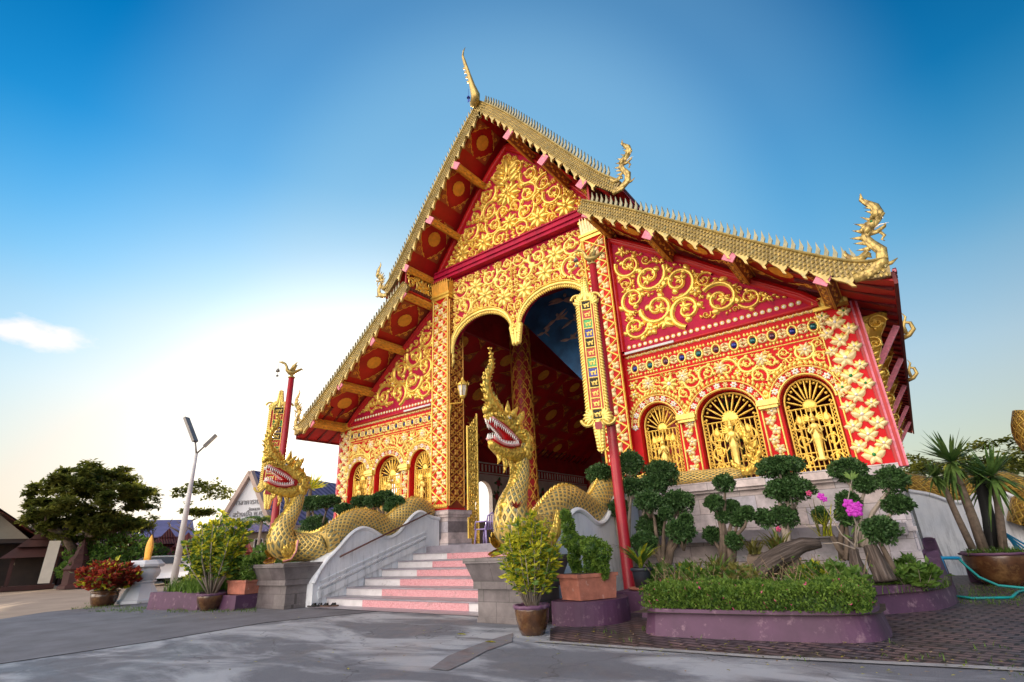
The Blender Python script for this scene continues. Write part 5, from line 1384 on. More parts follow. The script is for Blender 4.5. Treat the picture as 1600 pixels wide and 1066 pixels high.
bonsai('bonsai_tree', [(1013, 784, 24, 16), (1059, 785, 29, 17), (1064, 830, 24, 19), (1072, 812, 11, 8), (1018, 822, 25, 16), (1006, 847, 23, 15), (1040, 803, 12, 9)], (1040, 890), 'low bonsai tree with rounded pads just right of the red flagpole', 10.9, seed=3)
bonsai('bonsai_tree', [(1131.6, 755.6, 18, 13), (1115.6, 786, 17, 11), (1143, 793, 14, 10), (1169, 802.5, 12, 10), (1129, 807, 11, 9), (1153, 812, 13, 11), (1113, 836, 15, 11), (1146.6, 846, 16, 13)], (1135, 880), 'slim bonsai tree with eight small pads in front of the marble plinth', 11.2, seed=4, dy=.1)
bonsai('bonsai_tree', [(1217, 730, 44, 16), (1233, 766, 45, 19), (1194, 810, 15, 14), (1226, 808, 26, 17)], (1235, 880), 'bonsai tree with two wide flat pads stacked beneath the middle window', 11.3, pale=True, seed=5, dy=.08)
bonsai('bonsai_tree', [(1325, 735, 35, 18), (1352, 757, 21, 13), (1394, 751, 31, 20), (1402, 788, 30, 14)], (1350, 850), 'pale-trunked bonsai tree with four pads near the temple corner', 11.4, pale=True, seed=6, dy=.15)
bonsai('bonsai_tree', [(1376, 829, 34, 21)], (1382, 890), 'round single-pad bonsai behind the two leaning logs', 10.6, seed=7, dy=0)
bonsai('bonsai_tree', [(1325, 783, 22, 13), (1322, 806, 18, 16), (1283, 806, 14, 12)], (1320, 870), 'small bonsai tree half hidden behind the purple orchid', 11.3, seed=8, dy=.1)
bonsai('bonsai_tree', [(566, 784, 15, 8), (587, 783, 15, 9), (601, 776, 12, 8), (618, 784, 12, 8), (612, 793, 11, 6)], (600, 815), 'small bonsai tree behind the left naga body, below the left windows', 11.2, seed=9, dy=.1)
bonsai('bonsai_tree', [(487, 787, 13, 11), (511, 784, 17, 9), (537, 795, 12, 7), (492, 822, 17, 15)], (500, 850), 'dark bonsai tree between the left naga neck and the temple corner', 10.6, seed=10, dy=.1)

# ---------------------------------------------------------------- purple planters
def chaik(P, it=2):
    for _ in range(it):
        Q = []
        for a, b in zip(P, P[1:]+P[:1]): Q += [(a[0]*.8+b[0]*.2, a[1]*.8+b[1]*.2), (a[0]*.2+b[0]*.8, a[1]*.2+b[1]*.8)]
        P = Q
    return P
def ringwall(mb, P, z0, z1, th, taper=.06, m=0, mt=1):
    P = chaik(P); n = len(P)
    def off(d):
        Q = []
        for i in range(n):
            a = Vector(P[i-1]); b = Vector(P[i]); c = Vector(P[(i+1) % n]); e1 = (b-a).normalized(); e2 = (c-b).normalized()
            nn = Vector((e1.y+e2.y, -e1.x-e2.x)); nn = nn.normalized()/max(.5, math.cos(e1.angle(e2)/2) if e1.angle(e2) < 3 else 1); Q.append(b-nn*d)
        return Q
    o = off(0); t = off(taper); i_ = off(taper+th)
    z1f = z1 if callable(z1) else (lambda p: z1)
    vs = [(p[0], p[1], z0) for p in o]+[(p[0], p[1], z1f(p)) for p in t]+[(p[0], p[1], z1f(p)) for p in i_]+[(p[0], p[1], z0) for p in i_]
    fs = [(i, (i+1) % n, n+(i+1) % n, n+i) for i in range(n)]; mb.add(vs, fs, m)
    fs = [(n+i, n+(i+1) % n, 2*n+(i+1) % n, 2*n+i) for i in range(n)]; mb.add(vs, fs, mt)
    fs = [(2*n+i, 2*n+(i+1) % n, 3*n+(i+1) % n, 3*n+i) for i in range(n)]; mb.add(vs, fs, m)
    return i_
def arc(cx, cy, r, a0, a1, n=6): return [(cx+r*math.cos(a0+(a1-a0)*i/n), cy+r*math.sin(a0+(a1-a0)*i/n)) for i in range(n+1)]
# hedge planter
HP = [(-3.46, 7.24), (-1.85, 7.40), (-1.1, 7.55)]+[(-.8, 7.7), (-.66, 7.92), (-.62, 8.25), (-.66, 8.9), (-1.6, 8.75), (-3.4, 8.45)]
t = thing('hedge_planter', (-2, 8, 0), 'long low purple planter with a clipped green hedge at the front right', 'planter')
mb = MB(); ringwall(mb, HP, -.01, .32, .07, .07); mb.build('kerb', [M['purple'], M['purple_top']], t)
mb = MB(); mb.poly([(p[0], p[1], .28) for p in HP]); mb.build('earth', M['soil'], t)
mb = MB(); R = random.Random(20)
for i in range(44000):
    u = R.random(); v = R.random()
    x = -3.36+u*2.62; y = 7.36+.17*u+v*1.2
    e = min(u*2.6, (1-u)*2.6, v*1.2, (1-v)*1.2)
    ztop = .52+.06*min(1, e/.15)+.09*noise.noise(Vector((x*2.2, y*2.2, 0)))+.04*noise.noise(Vector((x*9, y*9, 0)))
    z = ztop-abs(R.gauss(0, .05)) if R.random() < .5 and e > .05 else R.uniform(.3, ztop)
    if e > .22 and z < ztop-.12: continue
    d = Vector((R.uniform(-1, 1), R.uniform(-1.2, .4) if v < .4 else R.uniform(-1, 1), R.uniform(.1, 1.4)))
    lf(mb, Vector((x+R.uniform(-.03, .03), y+R.uniform(-.04, .04), z)), d, R.uniform(.028, .056), .010, 0 if R.random() > .015 else 1, rv(R))
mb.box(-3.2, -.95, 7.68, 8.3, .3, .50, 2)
hd_ = mb.build('clipped_hedge', [M['lf_hedge'], M['flower_pink'], M['lf_bonsai']], t)
# garden bed
BP = [(-3.9, 8.9), (-1.0, 9.75), (-.82, 10.1), (-.55, 10.4), (-.2, 10.75), (.0, 11.2), (.12, 11.8), (.16, 13), (.2, 14.6), (-.2, 14.6), (-.15, 12.9), (-4.9, 12.9), (-4.9, 11.0)]
t = thing('garden_bed', (-2, 10.5, 0), 'raised purple-walled garden bed wrapping the right corner of the temple plinth', 'garden bed')
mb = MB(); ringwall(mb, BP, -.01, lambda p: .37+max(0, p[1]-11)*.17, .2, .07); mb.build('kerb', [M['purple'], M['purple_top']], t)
mb = MB(); mb.poly([(p[0], p[1], .27) for p in BP]); mb.build('earth', M['soil'], t)
mb = MB(); R = random.Random(21); pts = []
while len(pts) < 5200:
    x, y = R.uniform(-4.4, .1), R.uniform(8.8, 12.6)
    if inpoly((x, y), BP) and (noise.noise(Vector((x*1.5, y*1.5, 0))) > -.15 or x > -1.2): pts.append((x, y, .27))
blades(mb, pts, .17, .014, R, 0, .7)
g = mb.build('grass', M['lf_grass'], None); tag(g, 'short grass growing in the raised purple bed', 'grass', None, 'stuff')
# smaller purple plinths round the topiary
def plinth(P, h, label, z0=-.01):
    P = chaik(P, 2) if len(P) > 6 else P
    mb = MB(); n = len(P); T = [(p[0]*.985+sum(q[0] for q in P)/n*.015, p[1]*.985+sum(q[1] for q in P)/n*.015) for p in P]
    mb.hexa(P, z0, T, h); o = mb.build('plinth', M['purple']); o.name = 'purple_plinth'; return tag(o, label, 'plinth')
plinth([(-5.12, 7.72), (-4.9, 7.6), (-4.55, 7.62), (-4.25, 7.85), (-4.1, 8.15), (-4.1, 8.6), (-4.4, 8.95), (-5.1, 8.9)], .34, 'low rounded purple plinth under the terracotta topiary box')
plinth([(-4.75, 9.3), (-4.0, 9.3), (-4.0, 10.2), (-4.75, 10.2)], .34, 'low purple plinth under the dark pot beside the flagpole foot')
plinth([(-4.05, 8.85), (-3.55, 8.95), (-3.5, 10.8), (-4.6, 11.2), (-4.6, 10.35), (-4.05, 10.3)], .16, 'low dark purple kerb between the flagpole and the garden bed')
def boxpot(P, z0, z1, fl, name, mt, label, rim=.05):
    cx = sum(p[0] for p in P)/4; cy = sum(p[1] for p in P)/4; Q = [(cx+(p[0]-cx)*fl, cy+(p[1]-cy)*fl) for p in P]; Q2 = [(cx+(p[0]-cx)*fl*1.07, cy+(p[1]-cy)*fl*1.07) for p in P]; Q3 = [(cx+(p[0]-cx)*.9, cy+(p[1]-cy)*.9) for p in P]
    t = thing(name, (cx, cy, z0), label, 'planter')
    mb = MB(); mb.hexa(P, z0, Q, z1-rim); mb.build('box', mt, t)
    mb = MB(); mb.hexa(Q2, z1-rim, Q2, z1); mb.build('rim', M['terracotta'], t)
    mb = MB(); mb.hexa(Q3, z1, Q3, z1+.006); mb.build('earth', M['soil'], t); return t
pt = boxpot([(-4.93, 7.85), (-4.52, 7.72), (-4.2, 8.3), (-4.62, 8.5)], .35, .72, 1.08, 'terracotta_box', M['terracotta'], 'weathered terracotta planter box holding the animal-shaped topiary')
# topiary animal
def topiary(name, parts, base_y, label, size=.05, seed=3, mt='lf_hedge'):
    R = random.Random(seed); mb = MB(); inner = MB(); b = None
    for (px, py, rx, rz) in parts:
        c = at(px, py, base_y); k = (at(px+5, py, base_y)-at(px-5, py, base_y)).length/10; kz = abs(at(px, py+5, base_y).z-at(px, py-5, base_y).z)/10
        X, Z = rx*k*.85, rz*kz; blob(mb, c, X, min(X, .24), Z, int(420+9000*X*Z*2), size, R, 0, 0, .1); inner.ball(c, 1, 10, 0, (X*.7, min(X, .24)*.7, Z*.8)); b = c
    t = thing(name, (b.x, b.y, b.z), label, 'topiary'); o = mb.build('foliage', M[mt], t); inner.build('inner_core', M['lf_bonsai'], o, True); return t  # solid core added behind the clipped leaves
topiary('animal_topiary', [(884, 806, 7, 9), (888, 822, 9, 14), (892, 843, 13, 14), (905, 852, 16, 13), (925, 856, 19, 17), (940, 864, 14, 17), (897, 872, 8, 20), (902, 890, 6, 14), (921, 884, 8, 22), (943, 884, 7, 20), (932, 880, 6, 14)], 8.1, 'green topiary clipped as a long-necked animal in a terracotta box', .045, 5)
def rnd_pot(name, c, prof, mt, label, rimw=None, n=28, wavy=0):
    t = thing(name, c, label, 'pot')
    mb = MB(); mb.lathe(c, prof, n); mb.build('body', mt, t, True)
    r, z = prof[-1]; mb = MB(); k = n
    vs = []; 
    for rr, zz in ((r*.97, z-.03), (r*1.08, z-.015), (r*1.1, z+.02), (r*.98, z+.03), (r*.88, z+.015), (r*.86, z-.05)):
        for j in range(k): a = 2*PI*j/k; w_ = 1+wavy*math.cos(a*12); vs.append((c[0]+rr*w_*math.cos(a), c[1]+rr*w_*math.sin(a), c[2]+zz+wavy*.3*math.sin(a*12)))
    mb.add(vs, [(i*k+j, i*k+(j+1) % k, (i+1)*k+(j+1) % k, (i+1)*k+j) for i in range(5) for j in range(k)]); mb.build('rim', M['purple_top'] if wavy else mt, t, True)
    mb = MB(); mb.lathe((c[0], c[1], c[2]), [(r*.87, z-.05), (r*.87, z-.04)], n); mb.build('earth', M['soil'], t)
    return t
# tall potted croton before the right pedestal
pc = onz(824, 994); pc.y += .14; PR = [(.165, 0), (.2, .08), (.235, .2), (.25, .32), (.245, .36)]
rnd_pot('glazed_pot', (pc.x, pc.y, 0), PR, M['glazed'], 'round brown glazed pot with wavy rim holding the tall yellow croton', None, 32, .02)
def shrub(name, c, stems, h, spread, leafn, L, W, mt, label, seed, cluster=.12, mats=None, bare=.35, cat='plant', drop=.3, st_r=.009, top=None):
    R = random.Random(seed); t = thing(name, c, label, cat); c = Vector(c)
    s = MB(); l = MB()
    for i in range(stems):
        a = R.uniform(0, 2*PI); q = R.random()**.6; hh = h*R.uniform(.7, 1.08)*(1-.35*q*q)
        tip = c+Vector((math.cos(a)*spread*q, math.sin(a)*spread*q, hh)); p0 = c+Vector((math.cos(a)*.09*R.random(), math.sin(a)*.09*R.random(), 0)); mid = p0.lerp(tip, .5)+Vector((math.cos(a), math.sin(a), 0))*spread*.12
        s.tube([p0, mid, tip], [st_r, st_r*.8, st_r*.4], 5)
        for j in range(leafn):
            u = bare+(1-bare)*(j+R.random())/leafn; p = (p0.lerp(mid, u*2) if u < .5 else mid.lerp(tip, u*2-1)); v = rv(R); v.z = abs(v.z)*.8-drop*.5
            p = p+v*cluster*R.random()*.5
            k = R.uniform(.6, 1.2); lf(l, p, v, L*k, W*k, R.randrange(len(mt)), rv(R), .3)
        for j in range(7): v = rv(R); v.z = abs(v.z); lf(l, tip, v, L*.9, W*.9, 0, rv(R), .3)
    s.build('stems', M['trunk_pale'], t, True); l.build('leaves', [M[x] for x in mt], t)
    return t
shrub('croton_shrub', (pc.x, pc.y, .3), 54, 1.3, .42, 60, .12, .022, ['lf_yellow', 'lf_yellow', 'lf_yellow', 'lf_green'], 'tall bushy yellow-green croton in the brown pot before the right pedestal', 31, .2, None, .3)
t = thing('cordyline', (pc.x-.17, pc.y, .35), 'dark red cordyline rosette rising on a bare stem from the yellow croton', 'plant')
tp = at(807, 792, pc.y-.05); mb = MB(); mb.tube([(pc.x-.08, pc.y, .33), (pc.x-.14, pc.y-.02, .9), tuple(tp)], [.012, .01, .008], 5); mb.build('stem', M['trunk_pale'], t)
mb = MB(); R = random.Random(4)
for i in range(18): a = i*2.4; v = Vector((math.cos(a), math.sin(a), .35+.9*(i/18))); lf(mb, tp-Vector((0, 0, .03)), v, .17, .018, 0, Vector((0, 0, 1)), .3)
mb.build('leaves', M['lf_red'], t)
# dark pot with broad leaves beside the flagpole
q = (-4.35, 9.7, .35); rnd_pot('plastic_pot', q, [(.13, 0), (.17, .3), (.18, .33)], M['black_pot'], 'dark blue plastic pot on a terracotta saucer beside the red flagpole', None, 20)
mb = MB(); mb.lathe((q[0], q[1], q[2]-.002), [(.24, 0), (.27, .035), (.26, .036)], 20); tag(mb.build('saucer', M['terracotta'], None, True), 'terracotta saucer beneath the dark blue plastic pot', 'saucer')
t = thing('leafy_plant', (q[0], q[1], .68), 'light green long-leaved plant in the dark blue plastic pot', 'plant'); mb = MB(); R = random.Random(14)
for i in range(34):
    a = R.uniform(0, 6.28); L = R.uniform(.35, .75); p = Vector((q[0], q[1], .66)); pts = [p+Vector((math.cos(a)*L*.75*t_**1.3, math.sin(a)*L*.75*t_**1.3, L*(t_*1.15-.5*t_*t_))) for t_ in (0, .25, .5, .75, 1)]
    s_ = Vector((-math.sin(a), math.cos(a), 0)); vs = []
    for j, pp_ in enumerate(pts): w_ = .035*math.sin(PI*(j+.6)/5); vs += [pp_-s_*w_, pp_+s_*w_]
    mb.add(vs, [(2*j, 2*j+1, 2*j+3, 2*j+2) for j in range(4)], 0 if i % 3 else 1)
mb.build('leaves', [M['lf_green'], M['lf_yellow']], t)
# bed plants: bromeliads, weeds, twigs, orchid, logs
def rosette(c, n, L, W, mt, label, seed, name='bromeliad', up=.8, cat='plant', group='bromeliads and strap-leaved plants in the bed'):
    R = random.Random(seed); t = thing(name, c, label, cat, group); c = Vector(c); mb = MB()
    for i in range(n):
        a = R.uniform(0, 6.28); l = L*R.uniform(.6, 1.15); o = Vector((R.uniform(-.1, .1), R.uniform(-.08, .08), 0)); e = R.uniform(.35, 1.0)
        pts = [c+o+Vector((math.cos(a)*l*e*u**1.2, math.sin(a)*l*e*u**1.2, l*up*(u*1.3-.6*u*u*e))) for u in (0, .25, .5, .75, 1)]; s_ = Vector((-math.sin(a), math.cos(a), .15)); vs = []
        for j, p in enumerate(pts): w_ = W*(1-.85*(j/4)**1.6); vs += [p-s_*w_, p+s_*w_]
        mb.add(vs, [(2*j, 2*j+1, 2*j+3, 2*j+2) for j in range(4)], i % len(mt))
    mb.build('leaves', [M[x] for x in mt], t); return t
def P3(px, py, y): p = at(px, py, y); return (p.x, p.y, p.z)
rosette(P3(1215, 862, 10.3), 46, .42, .022, ['lf_olive', 'lf_olive', 'lf_green'], 'olive bromeliad clump in a dark hollow log beneath the wide-padded bonsai', 1)
rosette(P3(1180, 866, 10.1), 30, .34, .02, ['lf_olive'], 'smaller olive bromeliad left of the dark hollow log', 2)
rosette(P3(1120, 895, 9.8), 36, .38, .022, ['lf_olive', 'lf_green'], 'low strap-leaved plant in front of the slim eight-pad bonsai', 3)
rosette(P3(1085, 900, 9.7), 24, .32, .02, ['lf_green', 'lf_olive'], 'green strap-leaved plant at the left end of the bed behind the hedge', 4)
rosette(P3(1290, 838, 10.9), 30, .5, .012, ['lf_olive', 'lf_yellow'], 'upright yellowish orchid canes left of the purple flowers', 5, 'orchid_canes', 1.1)
for k_, (px_, py_, yy_, mt_, lb_) in enumerate(((1075, 890, 9.6, ['lf_green', 'lf_yellow'], 'bright green leafy plant at the left end of the bed, beside the red pole'), (1105, 895, 9.3, ['lf_green', 'lf_olive'], 'leafy green plant second from the red pole in the bed'), (1150, 898, 9.3, ['lf_olive', 'lf_green'], 'mixed olive leafy plant in the middle of the bed before the driftwood'), (1270, 895, 9.4, ['lf_green', 'lf_yellow'], 'bushy weed in front of the driftwood log'), (1310, 890, 9.5, ['lf_green'], 'green leafy plant between the driftwood and the leaning logs'), (1030, 885, 10.0, ['lf_green', 'lf_bonsai'], 'dark leafy plant right behind the red flagpole foot'), (1420, 880, 10.8, ['lf_green'], 'small leafy plant in the right corner of the bed'))):
    p_ = at(px_, py_, yy_); shrub('leafy_plant', (p_.x, p_.y, .27), 26, .42, .34, 16, .15, .035, mt_, lb_, 70+k_, .2, None, .15, 'plant', .2, .005)
mb = MB(); R = random.Random(30)
for i in range(380):
    x = R.uniform(-4.0, -1.0); y = R.uniform(8.95, 10.6); p = Vector((x, y, .27)); a = R.uniform(0, 6.28); h_ = R.uniform(.2, .6)
    e = p+Vector((math.cos(a)*.25, math.sin(a)*.2, h_)); mb.tube([p, p.lerp(e, .5)+Vector((.03, 0, .04)), e], [.005, .004, .002], 4, 0)
    for j in range(7): u = R.random(); lf(mb, p.lerp(e, u), rv(R), .07, .014, 1 if R.random() < .85 else 0, rv(R))
o = mb.build('weeds', [M['lf_dry'], M['lf_green']]); tag(o, 'dry twigs and thin weeds growing behind the clipped hedge', 'weeds', None, 'stuff')
def log(name, pts, rad, label, mt='deadwood', seed=1, cut=False):
    mb = MB(); n = 16; R = random.Random(seed); V = [Vector(p) for p in pts]; k = len(V); vs = []; uvs = []; n = 44
    D = []
    for i in range(k-1):
        for j in range(4): D.append((V[i].lerp(V[i+1], j/4), rad[i]*(1-j/4)+rad[i+1]*j/4))
    D.append((V[-1], rad[-1]))
    for i, (p, r) in enumerate(D):
        d = (D[min(i+1, len(D)-1)][0]-D[max(i-1, 0)][0]).normalized(); a_ = d.cross(Vector((0, 1, .1))).normalized(); b_ = d.cross(a_)
        for j in range(n): a = 2*PI*j/n; rr = r*(1+.3*noise.noise(Vector((math.cos(a)*1.3, math.sin(a)*1.3, i*.25+seed*5)))+.22*noise.noise(Vector((math.cos(a)*7, math.sin(a)*7, i*.1+seed)))+.05*(j % 2)); vs.append(p+(a_*math.cos(a)+b_*math.sin(a))*rr); uvs.append((i*.1, j/n))
    m_ = len(D); mb.add(vs, [(i*n+j, i*n+(j+1) % n, (i+1)*n+(j+1) % n, (i+1)*n+j) for i in range(m_-1) for j in range(n)]+[tuple(range(n))[::-1], tuple((m_-1)*n+j for j in range(n))], 0, uvs)
    return tag(mb.build(name, M[mt], None, True), label, 'log')
log('driftwood', [P3(1165, 905, 9.7), P3(1200, 880, 9.8), P3(1228, 864, 10), P3(1255, 852, 10.2), P3(1282, 850, 10.3)], [.11, .15, .14, .11, .06], 'large grooved grey driftwood log lying in the bed behind the hedge', seed=1)
log('hollow_log', [P3(1172, 880, 10.2), P3(1250, 884, 10.2)], [.17, .19], 'dark hollow log lying beneath the bromeliads', 'trunk', 2)
log('leaning_log', [P3(1350, 912, 10.4), P3(1338, 880, 10.45), P3(1333, 858, 10.5)], [.11, .085, .065], 'thinner of the two leaning grey logs beneath the orchid', seed=3)
log('leaning_log', [P3(1384, 909, 10.5), P3(1372, 882, 10.55), P3(1360, 853, 10.6)], [.16, .13, .1], 'thicker of the two leaning grey logs beneath the round bonsai', seed=4)
t = thing('orchid', P3(1335, 855, 9.9), 'orchid with bright magenta flowers on a thin arching stem', 'orchid')
mb = MB()
for pts in (((1336, 858), (1338, 820), (1325, 780), (1331, 750)), ((1336, 858), (1310, 848), (1285, 850)), ((1336, 855), (1342, 825), (1330, 800)), ((1338, 855), (1315, 835), (1288, 790), (1284, 780))): mb.tube([at(x, y, 9.9) for x, y in pts], [.012]+[.009]*(len(pts)-2)+[.005], 5)
mb.build('stem', M['trunk_pale'], t, True)
R = random.Random(6)
for (x, y, r) in ((1326, 788, 7), (1333, 793, 7), (1339, 799, 7), (1330, 800, 6), (1341, 790, 5), (1283, 776, 5), (1288, 780, 4)):
    mb = MB(); c = at(x, y, 9.8); f = Fr(c, (1, 0, 0), (0, 0, 1), (0, -1, 0)); flower(mb, f, 0, 0, r*.0125, .02, 5, 0, None, R.random()); mb.build('bloom', M['orchid'], t, True)
mb = MB(); c = at(1331, 750, 9.9)
for i in range(6): lf(mb, c, Vector((math.cos(i), .2, .8+.1*i)), .16, .02, 0, Vector((0, 1, 0)))
for i in range(10): lf(mb, at(1338-i % 3*4, 850-i*7, 9.9), Vector((math.cos(i*2.5), .3, .5)), .17, .018, 0, Vector((0, 1, .3)))
mb.build('leaves', M['lf_green'], t)
for (x, y, lb) in ((1264, 771, 'pink blossom on the wide bonsai pad under the middle window'), (1216, 827, 'pink blossom low in the olive bromeliad clump')):
    mb = MB(); f = Fr(at(x, y, 10.9), (1, 0, 0), (0, 0, 1), (0, -1, 0)); flower(mb, f, 0, 0, .055, .03, 5); tag(mb.build('blossom', M['flower_pink'], None, True), lb, 'flower')

# ---------------------------------------------------------------- left foreground
# potted croton with small tree form
p = onz(314, 955); p.y += .2
rnd_pot('glazed_pot', (p.x, p.y, 0), [(.2, 0), (.26, .1), (.31, .22), (.32, .32), (.31, .36)], M['glazed'], 'brown glazed pot with wavy rim at the left, before the purple planter box', None, 28, .02)
shrub('croton_tree', (p.x, p.y, .3), 34, 1.9, .85, 120, .15, .04, ['lf_yellow', 'lf_green', 'lf_green', 'lf_yellow'], 'bushy yellow-green shrub in the brown pot at the left of the photo', 33, .3, None, .36, 'shrub', .2, .02)
# red croton
p = onz(148, 948); p.y += .2
rnd_pot('glazed_pot', (p.x, p.y, 0), [(.27, 0), (.33, .1), (.36, .25), (.36, .4)], M['glazed'], 'brown glazed pot holding the red-leaved croton, far left', None, 24, 0)
shrub('red_croton', (p.x, p.y, .36), 54, .8, .85, 44, .24, .07, ['lf_red', 'lf_red', 'lf_red', 'lf_yellow', 'lf_olive'], 'low red and yellow croton in a brown pot at the far left', 34, .25, None, .3, 'shrub', .3, .015)
# box planters at the left
plinth([(-14.75, 7.2), (-13.95, 7.2), (-13.95, 7.9), (-14.7, 8.2)], .33, 'purple plinth under the terracotta box left of the left pedestal')
plinth([(-17.35, 6.55), (-15.35, 6.95), (-15.0, 8.6), (-17.2, 8.3)], .42, 'long purple planter bed with grassy plants at the left')
boxpot([(-14.7, 7.35), (-13.95, 7.4), (-13.95, 7.9), (-14.7, 7.85)], .34, .66, 1.06, 'terracotta_box', M['terracotta'], 'terracotta planter box with a square hedge left of the left pedestal')
mb = MB(); R = random.Random(40); C0 = Vector((-14.3, 7.62, 0)); inner = MB()
for i in range(5200):
    x = R.uniform(-.42, .42); y = R.uniform(-.3, .3); z = R.uniform(.68, 1.22)
    if z < .98 and -.22 < x < .2 and R.random() < .85: continue
    if abs(x) < .3 and abs(y) < .2 and .85 < z < 1.12: continue
    lf(mb, C0+Vector((x, y, z)), rv(R), .06, .02, 0, rv(R))
t = thing('square_topiary', (-14.3, 7.62, .66), 'square clipped topiary with an opening, in the left terracotta box', 'topiary'); mb.build('foliage', M['lf_hedge'], t); inner.box(-14.62, -13.98, 7.45, 7.8, 1.0, 1.16); inner.build('inner_core', M['lf_bonsai'], t)  # solid box added inside the leaves as filler
mb = MB(); R = random.Random(41); pts = [(R.uniform(-17.2, -15.2), R.uniform(6.8, 8.3), .4) for _ in range(1600)]; blades(mb, pts, .4, .02, R, 0, .5)
tag(mb.build('grass', M['lf_hedge'], None), 'grassy edging plants filling the long purple bed at the left', 'grass', None, 'stuff')
shrub('yellow_shrub', (-17.0, 7.6, .42), 20, .55, .4, 30, .09, .028, ['lf_yellow'], 'small yellow-leaved shrub at the left end of the purple bed', 35, .15, None, .1, 'shrub')
shrub('yellow_shrub', (-15.3, 7.9, .42), 22, .85, .4, 30, .1, .028, ['lf_yellow', 'lf_green'], 'yellow shrub behind the potted bushy tree at the left', 36, .15, None, .1, 'shrub')
mb = MB(); R = random.Random(42); pts = []
for _ in range(2600):
    px = R.uniform(110, 400); py = R.uniform(943, 958)+abs(px-260)*-.01; q = onz(px, py); pts.append((q.x, q.y, 0)) if noise.noise(Vector((q.x*.8, q.y*1.2, 3))) > -.02 else None
for _ in range(900):
    q = (R.uniform(-4.9, .4), R.uniform(6.4, 8.2), 0)
    if noise.noise(Vector((q[0]*2.5, q[1]*2.5, 7))) > .28: pts.append(q)
for _ in range(500): q = (R.uniform(.15, 1.2), R.uniform(11.6, 15), 0); pts.append(q)
blades(mb, pts, .07, .012, R, 0, .9, 3)
tag(mb.build('weedy_grass', M['lf_grass'], None), 'scattered weeds and grass tufts along the paving edges', 'grass', None, 'stuff')
# white altar pedestal with gold stone
p = onz(190, 944); c = (p.x, p.y+.45, 0); t = thing('altar_pedestal', c, 'white baluster-shaped altar pedestal standing at the left street edge', 'pedestal')
mb = MB(); pr = [(.6, 0), (.6, .08), (.54, .12), (.46, .3), (.36, .48), (.33, .55), (.4, .6), (.4, .64)]
mb.lathe(c, pr, 8, 0, 1, 1, PI/8); mb.build('flared_base', M['hall_white'], t)
mb = MB(); mb.lathe(c, [(.31, .62), (.36, .68), (.44, .78), (.47, .9), (.43, .99), (.41, 1.03)], 16, 0, 1, 1, PI/8); mb.build('bowl', M['hall_white'], t, True)
mb = MB(); mb.lathe(c, [(.5, 1.03), (.54, 1.06), (.54, 1.13), (.48, 1.17), (.42, 1.24), (.36, 1.25)], 8, 0, 1, 1, PI/8); mb.build('stepped_top', M['hall_white'], t)
mb = MB(); mb.lathe((c[0]+.05, c[1], 1.25), [(.16, 0), (.15, .1), (.17, .3), (.17, .45), (.12, .6), (.05, .72), (.01, .78)], 10, 0, 1, .6)
tag(mb.build('golden_stone', M['orange_gold'], None, True), 'leaf-shaped golden stone standing on the white altar pedestal', 'stone')
# ---------------------------------------------------------------- right side
c = Vector((1.02, 15.3, 0))
rnd_pot('glazed_pot', tuple(c), [(.33, 0), (.45, .15), (.53, .35), (.55, .55), (.54, .6)], M['glazed'], 'large dark glazed pot with wavy rim holding the yuccas at the right edge', None, 36, .015)
def yucca(name, trunk, heads, label, y, r=.06, mt='lf_palm', L=.5, trm='trunk', seed=1, W=.02):
    t = thing(name, P3(*trunk[0], y), label, 'tree'); mb = MB(); P = [at(a, b, y) for a, b in trunk]; mb.tube(P, [r*(1-.4*i/len(P)) for i in range(len(P))], 9)
    mb.build('trunk', M[trm], t, True); R = random.Random(seed)
    for (hx, hy, k) in heads:
        mb = MB(); c = at(hx, hy, y)
        for i in range(int(120*k)):
            v = rv(R); v.z = v.z*.75+.3; v.normalize(); l = L*k*R.uniform(.7, 1.15); s_ = v.cross(Vector((0, 0, 1))); s_ = s_.normalized() if s_.length > .05 else Vector((1, 0, 0)); vs = []
            for j in range(5):
                u = j/4; q = c+v*l*u+Vector((0, 0, -.35*l*u*u*(1-max(0, v.z)))); w_ = W*math.sin(PI*(.12+.86*u)); vs += [q-s_*w_, q+s_*w_]
            mb.add(vs, [(2*j, 2*j+1, 2*j+3, 2*j+2) for j in range(4)])
        mb.build('leaf_head', M[mt], t)
    return t
yucca('yucca', [(1538, 862), (1520, 810), (1503, 765), (1492, 735)], [(1487, 722, 1.0)], 'tall yucca leaning left, its large green head before the white wall', 15.2, .1, L=.78, seed=1, W=.032)
yucca('yucca', [(1520, 858), (1497, 810), (1477, 765), (1465, 750)], [(1460, 745, .6)], 'thin yucca with a small head, leftmost in the big pot', 15.1, .07, L=.62, seed=2, W=.03)
yucca('yucca', [(1568, 862), (1563, 815), (1558, 780), (1552, 755)], [(1550, 745, 1.05)], 'upright yucca on the right of the big pot at the photo edge', 15.3, .08, L=.78, seed=3, W=.032)
yucca('yucca', [(1552, 858), (1545, 810), (1535, 770), (1528, 735)], [(1527, 745, .8)], 'dark thick-trunked yucca behind the other two', 15.5, .13, trm='rubber', L=.5, seed=4)
mb = MB(); R = random.Random(50); pts = [(c.x+R.uniform(-.45, .45), c.y+R.uniform(-.45, .3), .58) for _ in range(420)]; blades(mb, pts, .18, .02, R, 0, .8)
tag(mb.build('pot_grass', M['lf_grass'], None), 'grass growing in the big glazed pot at the right', 'grass', None, 'stuff')
